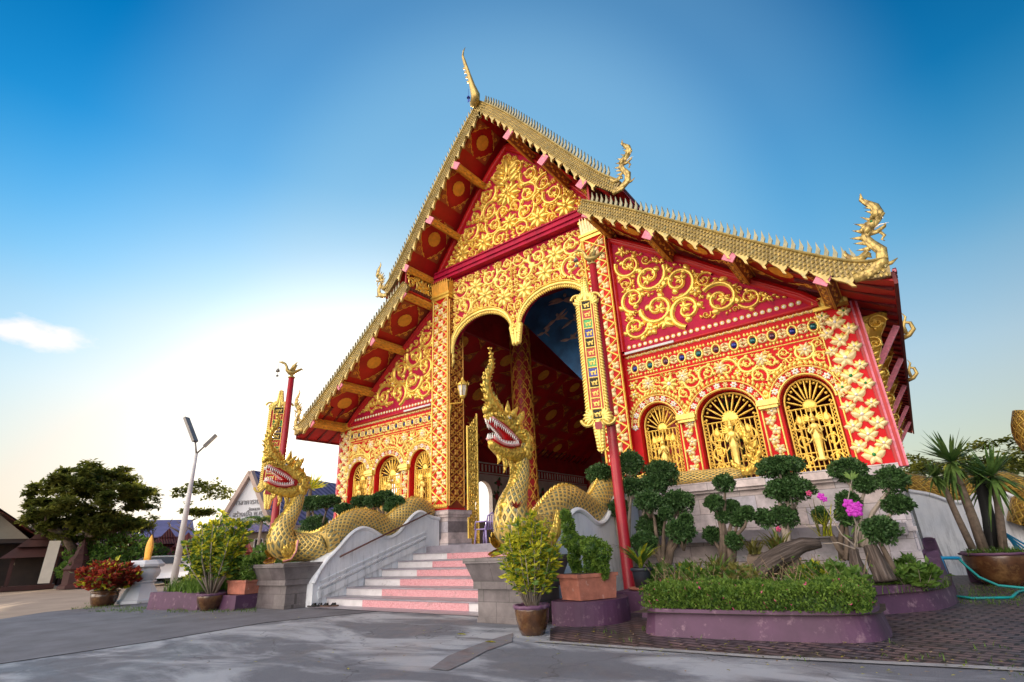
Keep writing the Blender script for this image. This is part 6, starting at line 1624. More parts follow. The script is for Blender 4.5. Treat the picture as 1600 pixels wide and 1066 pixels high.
# pipe and hose
mb = MB(); mb.tube([at(1470, 872, 13.2), at(1497, 872, 13.4), at(1500, 873, 13.5)], .03, 8); mb.tube([at(1470, 872, 13.2), at(1488, 925, 12.9)], .03, 8); mb.ball(at(1470, 872, 13.2), .04, 8)
tag(mb.build('water_pipe', M['blue_pipe'], None, True), 'blue plastic water pipe standing outside the purple bed wall', 'pipe')
mb = MB(); V = [at(1497, 872, 13.4), at(1510, 885, 13.4), at(1530, 902, 13.4), at(1560, 915, 13.4), at(1600, 919, 13.4), at(1640, 915, 13.5)]; mb.tube(V, .022, 8); V = [onz(x, y, .03) for x, y in ((1480, 930), (1520, 935), (1580, 934), (1590, 925), (1605, 922), (1640, 922))]; mb.tube(V, .022, 8)
tag(mb.build('garden_hose', M['teal_hose'], None, True), 'teal garden hose lying on the pavers before the big pot', 'hose')
# side balustrade with naga body, big naga coil at the right edge
SW = [(-.1, 2.1), (.35, 1.98), (.7, 1.75), (1.0, 1.72), (1.3, 1.95), (1.7, 1.98), (2.1, 1.6), (2.6, 1.4)]
t = thing('side_balustrade', (1, 18, 0), 'white wavy wall of the side staircase at the right, behind the yuccas', 'balustrade'); mb = MB(); C = smoothc([(x, z) for x, z in SW]); k = len(C)
vs = [(x, 18, z) for x, z in C]+[(x, 18.4, z) for x, z in C]+[(x, 18, 0) for x, z in C]+[(x, 18.4, 0) for x, z in C]
fs = [(0, k, 3*k, 2*k), (k-1, 2*k-1, 4*k-1, 3*k-1)]
for i in range(k-1): fs += [(i, i+1, k+i+1, k+i), (i, i+1, 2*k+i+1, 2*k+i), (k+i, k+i+1, 3*k+i+1, 3*k+i)]
mb.add(vs, fs); mb.build('wall', M['whitewash'], t)
mb = MB(); mb.tube([(x, 18, z-.02) for x, z in C], .055, 8); mb.build('coping', M['whitewash'], t, True)
mb = MB(); V = [(-.2, 2.35), (.3, 2.2), (.7, 1.98), (1.05, 1.95), (1.35, 2.15), (1.8, 2.2), (2.3, 1.9), (2.6, 1.5), (2.9, 1.35), (3.2, 1.6), (3.2, 2.2), (2.9, 2.7), (2.7, 3.2), (2.9, 3.7)]; V = smoothc(V)
q = thing('naga_statue', (2.9, 18.2, 1), 'golden naga statue of the side staircase, cut off by the right photo edge', 'naga statue')
mb.tube([(x, 18.2, z) for x, z in V], [.26]*(len(V)*7//10)+[.38]*(len(V)-len(V)*7//10), 16); bd = mb.build('body', M['scale_gold'], q, True)
mb = MB(); mb.tube([(1.9, 17.9, 1.1), (2.1, 17.85, 1.5), (2.5, 17.8, 1.75), (2.9, 17.8, 1.5), (3.0, 17.8, 1.2)], [.3, .34, .38, .36, .3], 14); mb.build('coil', M['scale_gold'], q, True)
mb = MB(); f = Fr((2.5, 17.7, 2.2), (1, 0, 0), (0, 0, 1), (0, -1, 0))
for i in range(8): leaf(mb, f, .1*i-.4, .1+.16*i, 2.4-.1*i, .5, .09, .1, .5)
mb = MB()
for i in range(5): mb.tube([at(1565+i*3, 830+i*3, 16.5), at(1600, 850+i*6, 16.3), at(1650, 860+i*5, 16)], .02, 6)
tag(mb.build('pipe_bundle', M['blue_pipe'], None, True), 'bundle of blue pipes behind the big pot at the right edge', 'pipes')
plinth([(.5, 15.9), (1.9, 15.9), (1.9, 16.4), (.5, 16.4)], .62, 'dark purple trough behind the big glazed pot')

# dry leaf litter and grit on the ground
mb = MB(); R = random.Random(77)
for i in range(620):
    k = R.random()
    if k < .5: x, y = R.uniform(-5, 1), R.uniform(6.0, 7.6)
    elif k < .8: x, y = R.uniform(-17, -12.5), R.uniform(5.8, 7.6)
    else: x, y = R.uniform(-11, 1), R.uniform(3.2, 7)
    a = R.uniform(0, 6.28); lf(mb, Vector((x, y, .02)), Vector((math.cos(a), math.sin(a), R.uniform(-.05, .2))), R.uniform(.02, .06), .012, R.randrange(3), Vector((0, 0, 1)))
tag(mb.build('leaf_litter', [M['lf_dry'], M['lf_olive'], M['lf_yellow']]), 'small dry leaves and litter scattered over the concrete and pavers', 'leaf litter', None, 'stuff')
# ---------------------------------------------------------------- street lamp
def lamp(x, y, h, label, arms, r=.11, big=1):
    t = thing('street_lamp', (x, y, 0), label, 'street lamp')
    mb = MB(); mb.tube([(x, y, 0), (x, y, h*.45), (x, y, h*.8)], [r, r*.8, r*.45], 10); mb.build('post', M['steel_white'], t, True)
    for (dx, dy, dz, lx, ly, lz) in arms:
        a = Vector((x, y, h*.8)); b = a+Vector((dx, dy, dz)); e = b+Vector((lx, ly, lz))
        if big != 1: b = Vector((dx, dy, dz)); e = Vector((lx, ly, lz))
        mb = MB(); mb.tube([a, b], [.045, .04], 6); ar = mb.build('arm', M['steel_grey'], t, True)
        mb = MB(); mb.beam(b, e, .32*big, .13*big); mb.build('lamp_head', M['steel_grey'], ar)
    return t
p = at(272, 905, 12.0)
p0 = Vector((p.x, 12.0, 0)); top = at(311, 708, 12.0); j = at(318, 697, 12.0)
h = top.z/.8
l1 = at(305, 690, 12); l1b = at(291, 652, 12); l2 = at(319, 697, 12); l2b = at(338, 680, 12)
a0 = Vector((p0.x, 12, top.z))
# one head comes towards the viewer, the other points away to the right
lamp(p0.x, 12.0, h, 'tall white street lamp with two long heads, at the left behind the potted shrub', [(*at(305, 690, 11.85), *at(291, 653, 11.5)), (*at(319, 698, 12.1), *at(338, 680, 12.5))], .16, 1.01)
mbx = None
lamp(6.2, 19.5, 6.2, 'street lamp beyond the right photo edge, only its dark heads in view', [(-.9, -.4, .2, -1.1, -.6, .25), (-.6, .6, -.6, -1.0, .4, -.3)], .1)

# ---------------------------------------------------------------- big trees
def tree(name, c, h, cr, ch, n, label, mt, seed, size=.35, trunk_r=.4, group=None, dens=1, cat='tree', flat=.8, lean=(0, 0)):
    R = random.Random(seed); t = thing(name, c, label, cat, group); c = Vector(c); tr = MB(); l = MB(); tips = []; cc = c+Vector((lean[0]*h*.5, lean[1]*h*.5, h-ch*.5))
    def grow(p, d, L, r, lev):
        e = p+d*L; q_ = e-cc; z_ = math.sqrt((q_.x/cr)**2+(q_.y/cr)**2)
        if z_ > .9: e = Vector((cc.x+q_.x/z_*.9, cc.y+q_.y/z_*.9, e.z))
        m_ = p.lerp(e, .5)+rv(R)*L*.08; tr.tube([p, m_, e], [r, r*.8, r*.6], 6 if lev else 9)
        if lev >= 3: tips.append(e); return
        for i in range(3 if lev else 5):
            a = R.uniform(0, 6.28) if lev else i*1.256+R.uniform(-.3, .3); nd = (d*.55+Vector((math.cos(a), math.sin(a), R.uniform(.0, .55)))*(.8)).normalized(); grow(e, nd, L*R.uniform(.62, .85), r*.58, lev+1)
        if lev: tips.append(e)
    grow(c, Vector((lean[0], lean[1], 1)).normalized(), h*.26, trunk_r, 0)
    # squeeze the tips into the crown volume
    cc = c+Vector((lean[0]*h*.5, lean[1]*h*.5, h-ch*.5))
    cl = []
    for e in tips:
        cl.append(e)
    for i in range(int(75*dens)):
        v = rv(R); v.z = abs(v.z) if R.random() < .75 else v.z
        k = R.uniform(.45, 1)**.6; cl.append(cc+Vector((v.x*cr*k, v.y*cr*k, v.z*ch*.5*k)))
    for e in cl:
        d = e-cc; q = math.sqrt((d.x/cr)**2+(d.y/cr)**2+(d.z/(ch*.52))**2)
        if q > 1.05: e = cc+d/q
        w_ = R.uniform(.5, 1.15)*cr*.2
        for i in range(int(n/len(cl))):
            v = rv(R)*(R.random()**.5); p = e+Vector((v.x*w_, v.y*w_, v.z*w_*.42)); dd = rv(R); dd.z *= .4
            s_ = size*R.uniform(.6, 1.2); lf(l, p, dd, s_, s_*.28, 0, Vector((0, 0, 1))+rv(R)*.5)
    tr.build('trunk', M['trunk'], t, True); l.build('crown', M[mt], t)
    return t
b = atd(112, 905, 41); tree('rain_tree', (b.x, b.y, 0), 6.9, 3.0, 5.2, 34000, 'large spreading dark green tree at the left across the street', 'lf_tree', 3, .3, .45, dens=1.5)
b = atd(300, 890, 58); tree('tree', (b.x, b.y, 0), 8.0, 2.8, 2.8, 2600, 'small sparse tree rising behind the street lamp post', 'lf_tree', 4, .4, .15)
b = atd(208, 880, 44); tree('tree', (b.x, b.y, 0), 6.0, 1.0, 3.0, 1800, 'slender young tree beside the dark shed roof, right of the large tree', 'lf_tree', 5, .25, .1)
for i, (px, D, h_, lb) in enumerate(((1448, 46, 6.0, 'dark green tree behind the temple eave, left of the yuccas'), (1596, 34, 4.9, 'dark tree behind the yuccas at the right photo edge'), (1535, 46, 5.0, 'low tree behind the upright yucca, farthest at the right'))):
    b = atd(px, 850, D); tree('tree', (b.x, b.y, 0), h_, 3.0, 5.5, 7000, lb, 'lf_tree', 10+i, .34, .25)
def palm(px, D, h_, label, seed, k=1):
    R = random.Random(seed); b = atd(px, 890, D); c = Vector((b.x, b.y, 0)); t = thing('palm_tree', c, label, 'palm', 'small palms before the white hall')
    mb = MB(); mb.tube([c, c+Vector((.05, 0, h_*.5)), c+Vector((.1, 0, h_))], [.12, .09, .08], 8); mb.build('trunk', M['trunk_pale'], t, True); mb = MB(); e = c+Vector((.1, 0, h_))
    for i in range(13):
        a = i*2.4; d = Vector((math.cos(a), math.sin(a), 0)); L = 1.25*k
        for j in range(16):
            u = j/15; p = e+d*L*u+Vector((0, 0, .7*L*(u-1.15*u*u))); s_ = Vector((-d.y, d.x, 0))
            for q in (-1, 1): lf(mb, p, s_*q+d*.5+Vector((0, 0, -.5)), .38*k*(1-.5*u), .035, 0 if i % 4 else 1, Vector((0, 0, 1)))
    mb.build('fronds', [M['lf_green'], M['lf_yellow']], t); return t
palm(372, 36, 3.0, 'small palm, leftmost before the white hall', 1); palm(398, 35, 3.2, 'small palm beside the blue windows of the white hall', 2); palm(352, 38, 2.6, 'short yellowish palm behind the bushy potted shrub', 3, .8); palm(415, 40, 3.4, 'palm behind the left naga neck', 4)
c = at(485, 764, 11.0); q = thing('yucca', (c.x, c.y, .3), 'spiky light-green yucca behind the left naga neck', 'tree'); mb = MB(); mb.tube([(c.x, c.y, 0), (c.x+.03, c.y, 1.2), tuple(c)], [.08, .07, .06], 8); mb.build('trunk', M['trunk'], q, True)
mb = MB(); R = random.Random(8)
for i in range(90):
    v = rv(R); v.z = abs(v.z)*1.1; v.normalize(); lf(mb, c, v, R.uniform(.5, .75), .02, 0, rv(R))
mb.build('leaf_head', M['lf_yellow'], q)

# ---------------------------------------------------------------- white hall at the left
A = atd(326, 870, 46); B_ = atd(500, 870, 40)         # ends of the front wall
d = (B_-A); d.z = 0; Wd = d.length; d.normalize(); nrm = Vector((d.y, -d.x, 0))
if nrm.dot(-A) < 0: nrm = -nrm
A.z = 0
def hp(u, v, w=0): return A+d*u+Vector((0, 0, v))+nrm*w
hall = thing('assembly_hall', tuple(A), 'white gabled hall with blue roof and lettering, behind the left naga', 'building')
HR = Fr(A, d, (0, 0, 1), nrm)
def prj(px, py):      # point of the hall front plane on a sight line (survey)
    r = ray(px, py); o = Vector((0, 0, H)); t_ = (A-o).dot(nrm)/r.dot(nrm); p = o+r*t_; return ((p-A).dot(d), p.z)
ap = prj(399, 741); bl_ = prj(348, 822); br_ = (2*ap[0]-bl_[0], bl_[1])
br2 = prj(455, 815)
mb = MB(); x0, x1 = prj(338, 850)[0], br_[0]+1
mb.poly([HR(x0, 0), HR(x1, 0), HR(x1, bl_[1]-.2), HR(x0, bl_[1]-.2)]); mb.poly([HR(x0, 0, -9), HR(x1, 0, -9), HR(x1, bl_[1]-.2, -9), HR(x0, bl_[1]-.2, -9)])
mb.add([HR(x0, 0), HR(x0, bl_[1]-.2), HR(x0, bl_[1]-.2, -9), HR(x0, 0, -9)], [(0, 1, 2, 3)]); mb.add([HR(x1, 0), HR(x1, bl_[1]-.2), HR(x1, bl_[1]-.2, -9), HR(x1, 0, -9)], [(0, 1, 2, 3)])
wl = mb.build('wall', M['hall_cream'], hall)
mb = MB(); mb.poly([HR(bl_[0], bl_[1], .3), HR(br_[0], br_[1], .3), HR(ap[0], ap[1], .3)]); gb = mb.build('gable', M['hall_white'], hall)
mb = MB()
for a_, b_ in ((bl_, ap), (br_, ap)): mb.beam(HR(a_[0]+(a_[0]-ap[0])*.05, a_[1]-.3, .45), HR(b_[0], b_[1]+.12, .45), .3, .34, 0, nrm)
mb.build('barge_board', M['trimtan'], hall)
mb = MB()
for s_, e in ((-1, bl_), (1, br_)):
    ex = (e[0]+(e[0]-ap[0])*.08, e[1]-.5)
    mb.poly([HR(ex[0], ex[1], .3), HR(ap[0], ap[1]+.25, .3), HR(ap[0], ap[1]+.25, -14), HR(ex[0], ex[1], -14)]); mb.poly([HR(ex[0], ex[1]-.12, .3), HR(ap[0], ap[1]+.1, .3), HR(ap[0], ap[1]+.1, -14), HR(ex[0], ex[1]-.12, -14)])
mb.build('roof', M['roof_blue'], hall)
mb = MB(); zz = bl_[1]
mb.poly([HR(x0-.6, zz-.5, 1.4), HR(x1+.6, zz-.5, 1.4), HR(x1+.6, zz, .2), HR(x0-.6, zz, .2)]); mb.poly([HR(x0-.6, zz-.62, 1.4), HR(x1+.6, zz-.62, 1.4), HR(x1+.6, zz-.62, .0), HR(x0-.6, zz-.62, .0)]); mb.poly([HR(x0-.6, zz-.62, 1.4), HR(x1+.6, zz-.62, 1.4), HR(x1+.6, zz-.5, 1.4), HR(x0-.6, zz-.5, 1.4)])
mb.build('awning', M['roof_blue'], hall)
for i, (a_, b_) in enumerate(((377, 388), (397, 410), (418, 430), (345, 352))):
    u0 = prj(a_, 860)[0]; u1 = prj(b_, 860)[0]; z0, z1 = .9, 2.35
    mb = MB(); mb.poly([HR(u0, z0, .03), HR(u1, z0, .03), HR(u1, z1, .03), HR(u0, z1, .03)]); w_ = mb.build('window', M['car_glass'], hall)
    mb = MB()
    for u in (u0, (u0+u1)/2, u1): mb.beam(HR(u, z0, .06), HR(u, z1, .06), .09, .06, 0, nrm)
    for z in (z0, (z0+z1)/2, z1): mb.beam(HR(u0, z, .062), HR(u1, z, .062), .06, .09, 0, nrm)
    mb.build('frame', M['hall_white'], w_)
def text(body, u, v, size, mt, fr, name, parent, off=.35, font=None):
    cu = bpy.data.curves.new(name, 'FONT'); cu.body = body; cu.size = size; cu.extrude = .02; cu.align_x = 'CENTER'
    if font: cu.font = font
    o = bpy.data.objects.new(name, cu); COL.objects.link(o)
    Mx = Matrix((( fr.u.x, fr.v.x, fr.n.x, 0), (fr.u.y, fr.v.y, fr.n.y, 0), (fr.u.z, fr.v.z, fr.n.z, 0), (0, 0, 0, 1))); Mx.translation = fr(u, v, off)
    dg = bpy.context.evaluated_depsgraph_get(); me = bpy.data.meshes.new_from_object(o.evaluated_get(dg)); bpy.data.objects.remove(o)
    me.materials.clear(); me.materials.append(M[mt]); o = bpy.data.objects.new(name, me); COL.objects.link(o)
    o.parent = parent; o.matrix_parent_inverse = parent_world(parent).inverted(); o.matrix_basis = Mx; return o
fnt = None
try:
    import os
    fp = os.path.join(bpy.utils.resource_path('LOCAL'), 'datafiles', 'fonts', 'NotoSansThai-VariableFont_wdth,wght.woff2')
except Exception: fp = None
for (tx, px, py, sz) in (('ศาลาการเปรียญ', 400, 788, .52), ('วัดหลวง', 402, 798, .3), ('สร้างเมื่อ พ.ศ. ๒๕๔๗', 404, 806, .48), ('โดย คณะศรัทธา และ ญาติโยมวัด', 400, 817, .48)):
    u, v = prj(px, py); text(tx, u, v, sz, 'lettering', HR, 'lettering', gb)
# small red-roofed porch left of the gable
mb = MB(); P1 = prj(327, 826); P2 = prj(343, 800); P3_ = prj(352, 824); P4 = prj(374, 803)
mb.poly([HR(P1[0], P1[1], -2), HR(P2[0], P2[1], -2), HR(P3_[0], P3_[1], -2)]); mb.build('porch_gable', M['hall_cream'], hall)
mb = MB(); mb.poly([HR(P2[0], P2[1]+.1, -1.8), HR(P4[0]+2, P2[1]+.1, -1.8), HR(P4[0]+2, P3_[1], -.6), HR(P3_[0]+.1, P3_[1], -.6)]); mb.poly([HR(P2[0], P2[1]+.1, -2.1), HR(P1[0]-.2, P1[1]-.1, -1.7), HR(P1[0]-.2, P1[1]-.1, -6), HR(P2[0], P2[1]+.1, -6)]); mb.build('porch_roof', M['roof_red'], hall)

# ---------------------------------------------------------------- houses and sheds at the left
def facade(name, pxL, pxR, D1, D2, zt, label, mt, dep=6, cat='building'):
    a = atd(pxL, 880, D1); b = atd(pxR, 880, D2); a.z = b.z = 0; d_ = (b-a); L = d_.length; d_.normalize(); n_ = Vector((d_.y, -d_.x, 0));
    if n_.dot(-a) < 0: n_ = -n_
    t = thing(name, tuple(a), label, cat); f = Fr(a, d_, (0, 0, 1), n_)
    mb = MB(); k = [f(0, -.01), f(L, -.01), f(L, -.01, -dep), f(0, -.01, -dep)]; mb.hexa([(p.x, p.y) for p in k], -.01, [(p.x, p.y) for p in k], zt); mb.build('wall', M[mt], t)
    return t, f, L
def gableroof(t, f, L, z0, z1, ov, mt, dep, axis='u', front=None):
    mb = MB()
    if axis == 'u':   # ridge along the front
        for q, w_ in ((0, ov), (1, -dep-ov)):
            m_ = -dep/2
            for dz in (0, -.12): mb.poly([f(-ov, z0+dz, w_), f(L+ov, z0+dz, w_), f(L+ov*.6, z1+dz, m_), f(-ov*.6, z1+dz, m_)])
            mb.poly([f(-ov, z0-.12, w_), f(L+ov, z0-.12, w_), f(L+ov, z0, w_), f(-ov, z0, w_)])
    else:
        for e in (-ov, L+ov):
            for dz in (0, -.12): mb.poly([f(e, z0+dz, ov), f(L/2, z1+dz, ov), f(L/2, z1+dz, -dep), f(e, z0+dz, -dep)])
    o = mb.build('roof', M[mt], t)
    if axis != 'u': mb = MB(); mb.poly([f(0, z0, .01), f(L, z0, .01), f(L/2, z1-.2, .01)]); mb.build('gable', M[front or 'hall_cream'], t)
    return o
t, f, L = facade('house', -130, 46, 47, 47, 2.7, 'cream house with a red roof at the far left edge', 'hall_cream', 8)
gableroof(t, f, L, 2.6, 4.9, .8, 'roof_red', 8, 'v')
mb = MB(); mb.poly([f(0, 0, .05), f(L+.6, 0, .05), f(L+.6, 2.6, .05), f(0, 2.6, .05)]); mb.build('dark_shopfront', M['teak'], t)
mb = MB(); mb.poly([f(-1, 2.6, 1.6), f(L+1, 2.6, 1.6), f(L+1, 2.9, 0), f(-1, 2.9, 0)]); mb.poly([f(-1, 2.52, 1.6), f(L+1, 2.52, 1.6), f(L+1, 2.8, 0), f(-1, 2.8, 0)]); mb.build('canopy', M['teak'], t)
t, f, L = facade('long_shed', 40, 210, 49, 53, 2.5, 'long dark teak shed beneath the large tree at the left', 'teak', 6)
gableroof(t, f, L, 2.5, 3.9, .8, 'roof_tile', 6)
for i in range(6):
    mb = MB(); u = L*(i+.5)/6; mb.beam(f(u, 0, .6), f(u, 2.4, .6), .18, .18, 0, nrm); mb.build('post', M['teak_red'], t)
t, f, L = facade('grey_roofed_hall', 188, 286, 66, 66, 3.6, 'low dark hall with a long blue-grey roof behind the altar pedestal', 'teak', 8)
gableroof(t, f, L, 3.5, 5.3, .6, 'roof_blue', 8)
def spirit(px, py, D, k, label, roofm='teak_red', open_=True):
    b = atd(px, 900, D); c = Vector((b.x, b.y, 0)); v = Vector((-c.x, -c.y, 0)).normalized(); d_ = Vector((-v.y, v.x, 0)); f = Fr(c, d_, (0, 0, 1), v); t = thing('small_pavilion', tuple(c), label, 'pavilion')
    for u in (-1, 1):
        for w_ in (-1, 1): mb = MB(); mb.beam(f(u*1.0*k, 0, w_*.8*k), f(u*1.0*k, 1.9*k, w_*.8*k), .16*k, .16*k, 0, v); mb.build('post', M['teak_red'], t)
    mb = MB(); 
    for (z0, z1, a_, b_) in ((1.8, 2.4, 1.6, 1.0), (2.4, 2.9, 1.0, .55), (2.85, 3.5, .5, .03)):
        P = [f(-a_*k, z0*k, a_*.8*k), f(a_*k, z0*k, a_*.8*k), f(a_*k, z0*k, -a_*.8*k), f(-a_*k, z0*k, -a_*.8*k)]; Q = [f(-b_*k, z1*k, b_*.5*k), f(b_*k, z1*k, b_*.5*k), f(b_*k, z1*k, -b_*.5*k), f(-b_*k, z1*k, -b_*.5*k)]
        mb.add(P+Q, [(0, 1, 2, 3), (4, 5, 6, 7)]+[(i, (i+1) % 4, 4+(i+1) % 4, 4+i) for i in range(4)])
    mb.build('tiered_roof', M[roofm], t)
    mb = MB(); k4 = [f(-1.2*k, 0, 1*k), f(1.2*k, 0, 1*k), f(1.2*k, 0, -1*k), f(-1.2*k, 0, -1*k)]; mb.hexa([(p.x, p.y) for p in k4], 0, [(p.x, p.y) for p in k4], .25*k); mb.build('base', M['teak_red'], t)
    mb = MB(); k4 = [f(-.9*k, 0, -.6*k), f(.9*k, 0, -.6*k), f(.9*k, 0, -.7*k), f(-.9*k, 0, -.7*k)]; mb.hexa([(p.x, p.y) for p in k4], .25*k, [(p.x, p.y) for p in k4], 1.8*k); mb.build('back_panel', M['teak'], t)
    return t
spirit(48, 830, 43, .95, 'dark red pavilion with a pointed roof, farthest left')
spirit(176, 840, 45, .95, 'dark pavilion with a blue patch on its roof, behind the red croton')
spirit(251, 840, 46, .95, 'brown tiered-roof pavilion behind the white car, left of the lamp post', 'roof_tile')
spirit(283, 840, 45, .85, 'red-roofed pavilion directly behind the street lamp post', 'roof_red')
spirit(380, 860, 42, .62, 'small red-roofed pavilion in front of the white hall', 'roof_red')
b = atd(119, 900, 40); mb = MB(); c = (b.x, b.y, 0); mb.lathe(c, [(.75, 0), (.75, .15), (.6, .25), (.62, .9), (.7, 1.0), (.5, 1.25), (.52, 1.5), (.3, 1.75), (.3, 1.9), (.12, 2.2), (.02, 2.6)], 8); tag(mb.build('spirit_shrine', M['teak_red'], None), 'small stepped reddish shrine at the trunk of the large tree', 'shrine')
a_, b_ = atd(70, 903, 40), atd(82, 863, 40); mb = MB(); mb.beam((a_.x, a_.y, .35), (b_.x, b_.y, 2.5), .5, .08, 0, Vector((-a_.x, -a_.y, 0))); tag(mb.build('leaning_board', M['sign_white'], None), 'pale board leaning under the large tree beside the dark red pavilion', 'board')
p = atd(176, 860, 42.5); mb = MB(); mb.hexa([(p.x-.2, p.y-.3), (p.x+.2, p.y-.3), (p.x+.2, p.y+.3), (p.x-.2, p.y+.3)], 2.15, [(p.x-.2, p.y-.3), (p.x+.2, p.y-.3), (p.x+.2, p.y+.3), (p.x-.2, p.y+.3)], 2.4)
mb.tube([(p.x, p.y, 0), (p.x, p.y, 2.2)], .04, 6); tag(mb.build('blue_sign', M['flag_blue'], None), 'small blue sign on a post among the dark pavilions', 'sign')
# far row of dark vegetation that closes the view behind the sheds
mb = MB(); R = random.Random(60)
for i in range(16000):
    px = R.uniform(-120, 330); D = R.uniform(68, 74); p = atd(px, 880, D); z = R.uniform(0, 3.4+1.0*noise.noise(Vector((px*.03, 0, 0)))); lf(mb, Vector((p.x, p.y, z)), rv(R), .8, .25, 0, rv(R))
for i in range(9000):
    px = R.uniform(1420, 1720); D = R.uniform(50, 56); p = atd(px, 860, D); z = R.uniform(0, 3.5+1.2*noise.noise(Vector((px*.03, 0, 0)))); lf(mb, Vector((p.x, p.y, z)), rv(R), .7, .22, 0, rv(R))
tag(mb.build('far_shrubbery', M['lf_tree'], None), 'dense dark shrubbery closing the view beyond the sheds', 'shrubbery', None, 'stuff')
for (px, D, lb, k) in ((222, 44, 'round green bush beside the dark pavilions', 1.0), (180, 41, 'leafy bush at the foot of the large tree', 1.3), (140, 41, 'low green bush beneath the large tree, left of the croton', 1.0), (430, 30, 'green bush before the white hall, beside the left naga', .8)):
    p = atd(px, 890, D); mb = MB(); R = random.Random(px); t = thing('bush', (p.x, p.y, 0), lb, 'bush'); blob(mb, (p.x, p.y, 1.2*k), 1.3*k, 1.3*k, 1.1*k, 1500, .22, R); mb.build('foliage', M['lf_green'], t)
# cars
def car(px, D, ang, label, k=1):
    b = atd(px, 890, D); t = thing('parked_car', (b.x, b.y, 0), label, 'car', 'white cars parked before the hall')
    Mx = Matrix.Translation((b.x, b.y, 0)) @ Matrix.Rotation(ang, 4, 'Z')
    prof = [(-2.2, .35), (-2.25, .7), (-2.2, .95), (-1.75, 1.02), (-1.2, 1.38), (-.6, 1.46), (.3, 1.44), (1.1, 1.02), (1.9, .88), (2.2, .7), (2.22, .35)]
    mb = MB(); mb.M = Mx; n = len(prof); vs = []
    for y, s_ in ((-.86, 0), (-.78, 1), (.78, 1), (.86, 0)):
        for (x, z) in prof: vs.append((x*(.98 if s_ else 1), y*(1 if z < 1.03 else .82), z if s_ or z < 1.03 else z-.02))
    mb.add(vs, [(i*n+j, i*n+j+1, (i+1)*n+j+1, (i+1)*n+j) for i in range(3) for j in range(n-1)]+[tuple(range(n)), tuple(range(3*n, 4*n))[::-1], (0, n, n+n-1, n-1), (n, 2*n, 3*n-1, 2*n-1), (2*n, 3*n, 4*n-1, 3*n-1)])
    mb.build('body', M['car_white'], t, True)
    for s_ in (-1, 1):
        mb = MB(); mb.M = Mx; P = [(-1.5, 1.05), (-1.1, 1.33), (-.55, 1.4), (.25, 1.38), (.9, 1.05)]; mb.poly([(x, s_*(.875-.13*(z-1.0)/.4), z) for x, z in P]); mb.build('side_window', M['car_glass'], t)
        mb = MB(); mb.M = Mx; mb.hexa([(-2.27, s_*.5), (-2.1, s_*.5), (-2.05, s_*.88), (-2.2, s_*.88)], .75, [(-2.24, s_*.5), (-2.1, s_*.5), (-2.05, s_*.88), (-2.17, s_*.88)], .93); mb.build('tail_light', M['tail_red'], t)
        for x in (-1.4, 1.4):
            mb = MB(); mb.M = Mx; mb.tube([(x, s_*.7, .32), (x, s_*.88, .32)], .32, 16); w_ = mb.build('wheel', M['rubber'], t, True); mb = MB(); mb.M = Mx; mb.tube([(x, s_*.88, .32), (x, s_*.89, .32)], .19, 12); mb.build('rim', M['steel_grey'], w_)
    mb = MB(); mb.M = Mx; mb.poly([(-1.83, -.62, 1.03), (-1.83, .62, 1.03), (-1.24, .58, 1.39), (-1.24, -.58, 1.39)]); mb.build('rear_window', M['car_glass'], t)
    mb = MB(); mb.M = Mx; mb.poly([(-2.262, -.22, .62), (-2.262, .22, .62), (-2.262, .22, .74), (-2.262, -.22, .74)]); mb.build('licence_plate', M['sign_white'], t)
    return t
car(262, 36, 1.0, 'white car parked nearest the lamp post, its red tail light showing')
car(310, 38, 1.15, 'white car parked second from the left, behind the bushy potted shrub')
car(360, 39, 1.25, 'white car parked before the white hall windows')
p = atd(360, 880, 34); t = thing('blue_flag', (p.x, p.y, 0), 'small blue and white flag on a thin pole before the white hall', 'flag')
mb = MB(); mb.tube([(p.x, p.y, 0), (p.x, p.y, 2.7)], .025, 6); mb.build('pole', M['steel_white'], t); mb = MB(); mb.add([(p.x, p.y, 2.6), (p.x-.25, p.y-.2, 2.2), (p.x-.3, p.y-.25, 1.7), (p.x, p.y, 1.8)], [(0, 1, 2, 3)]); mb.add([(p.x+.01, p.y, 2.6), (p.x-.24, p.y-.2, 2.2), (p.x-.29, p.y-.25, 1.7), (p.x+.01, p.y, 1.8)], [(0, 1, 2, 3)]); mb.build('cloth', M['flag_blue'], t)
# ---------------------------------------------------------------- sky and light
w = bpy.data.worlds.new('World'); S.world = w; w.use_nodes = True
nt = w.node_tree; bg = nt.nodes['Background']
SUN = Vector((-.7719, .6210, .150)).normalized()
az = math.atan2(SUN.x, SUN.y); el = math.asin(SUN.z)
sky = nt.nodes.new('ShaderNodeTexSky'); sky.sky_type = 'NISHITA'; sky.sun_disc = False
sky.sun_elevation = el; sky.sun_rotation = az; sky.air_density = 1.3; sky.dust_density = .35; sky.ozone_density = 3.5
tc = nt.nodes.new('ShaderNodeTexCoord'); dirv = tc.outputs['Generated']
def vdot(v):
    n = nt.nodes.new('ShaderNodeVectorMath'); n.operation = 'DOT_PRODUCT'; nt.links.new(dirv, n.inputs[0]); n.inputs[1].default_value = v; return n.outputs['Value']
# deeper contrast, as a polarised / strongly processed exposure of the same sky
K = 6.0
sc = mixc(nt, 1.0, sky.outputs[0], (1/K, 1/K, 1/K), 'MULTIPLY')
gm = nt.nodes.new('ShaderNodeGamma'); nt.links.new(sc, gm.inputs[0]); gm.inputs[1].default_value = 1.7
skyc = mixc(nt, 1.0, gm.outputs[0], (K*.02, K*1.75, K*1.75), 'MULTIPLY')
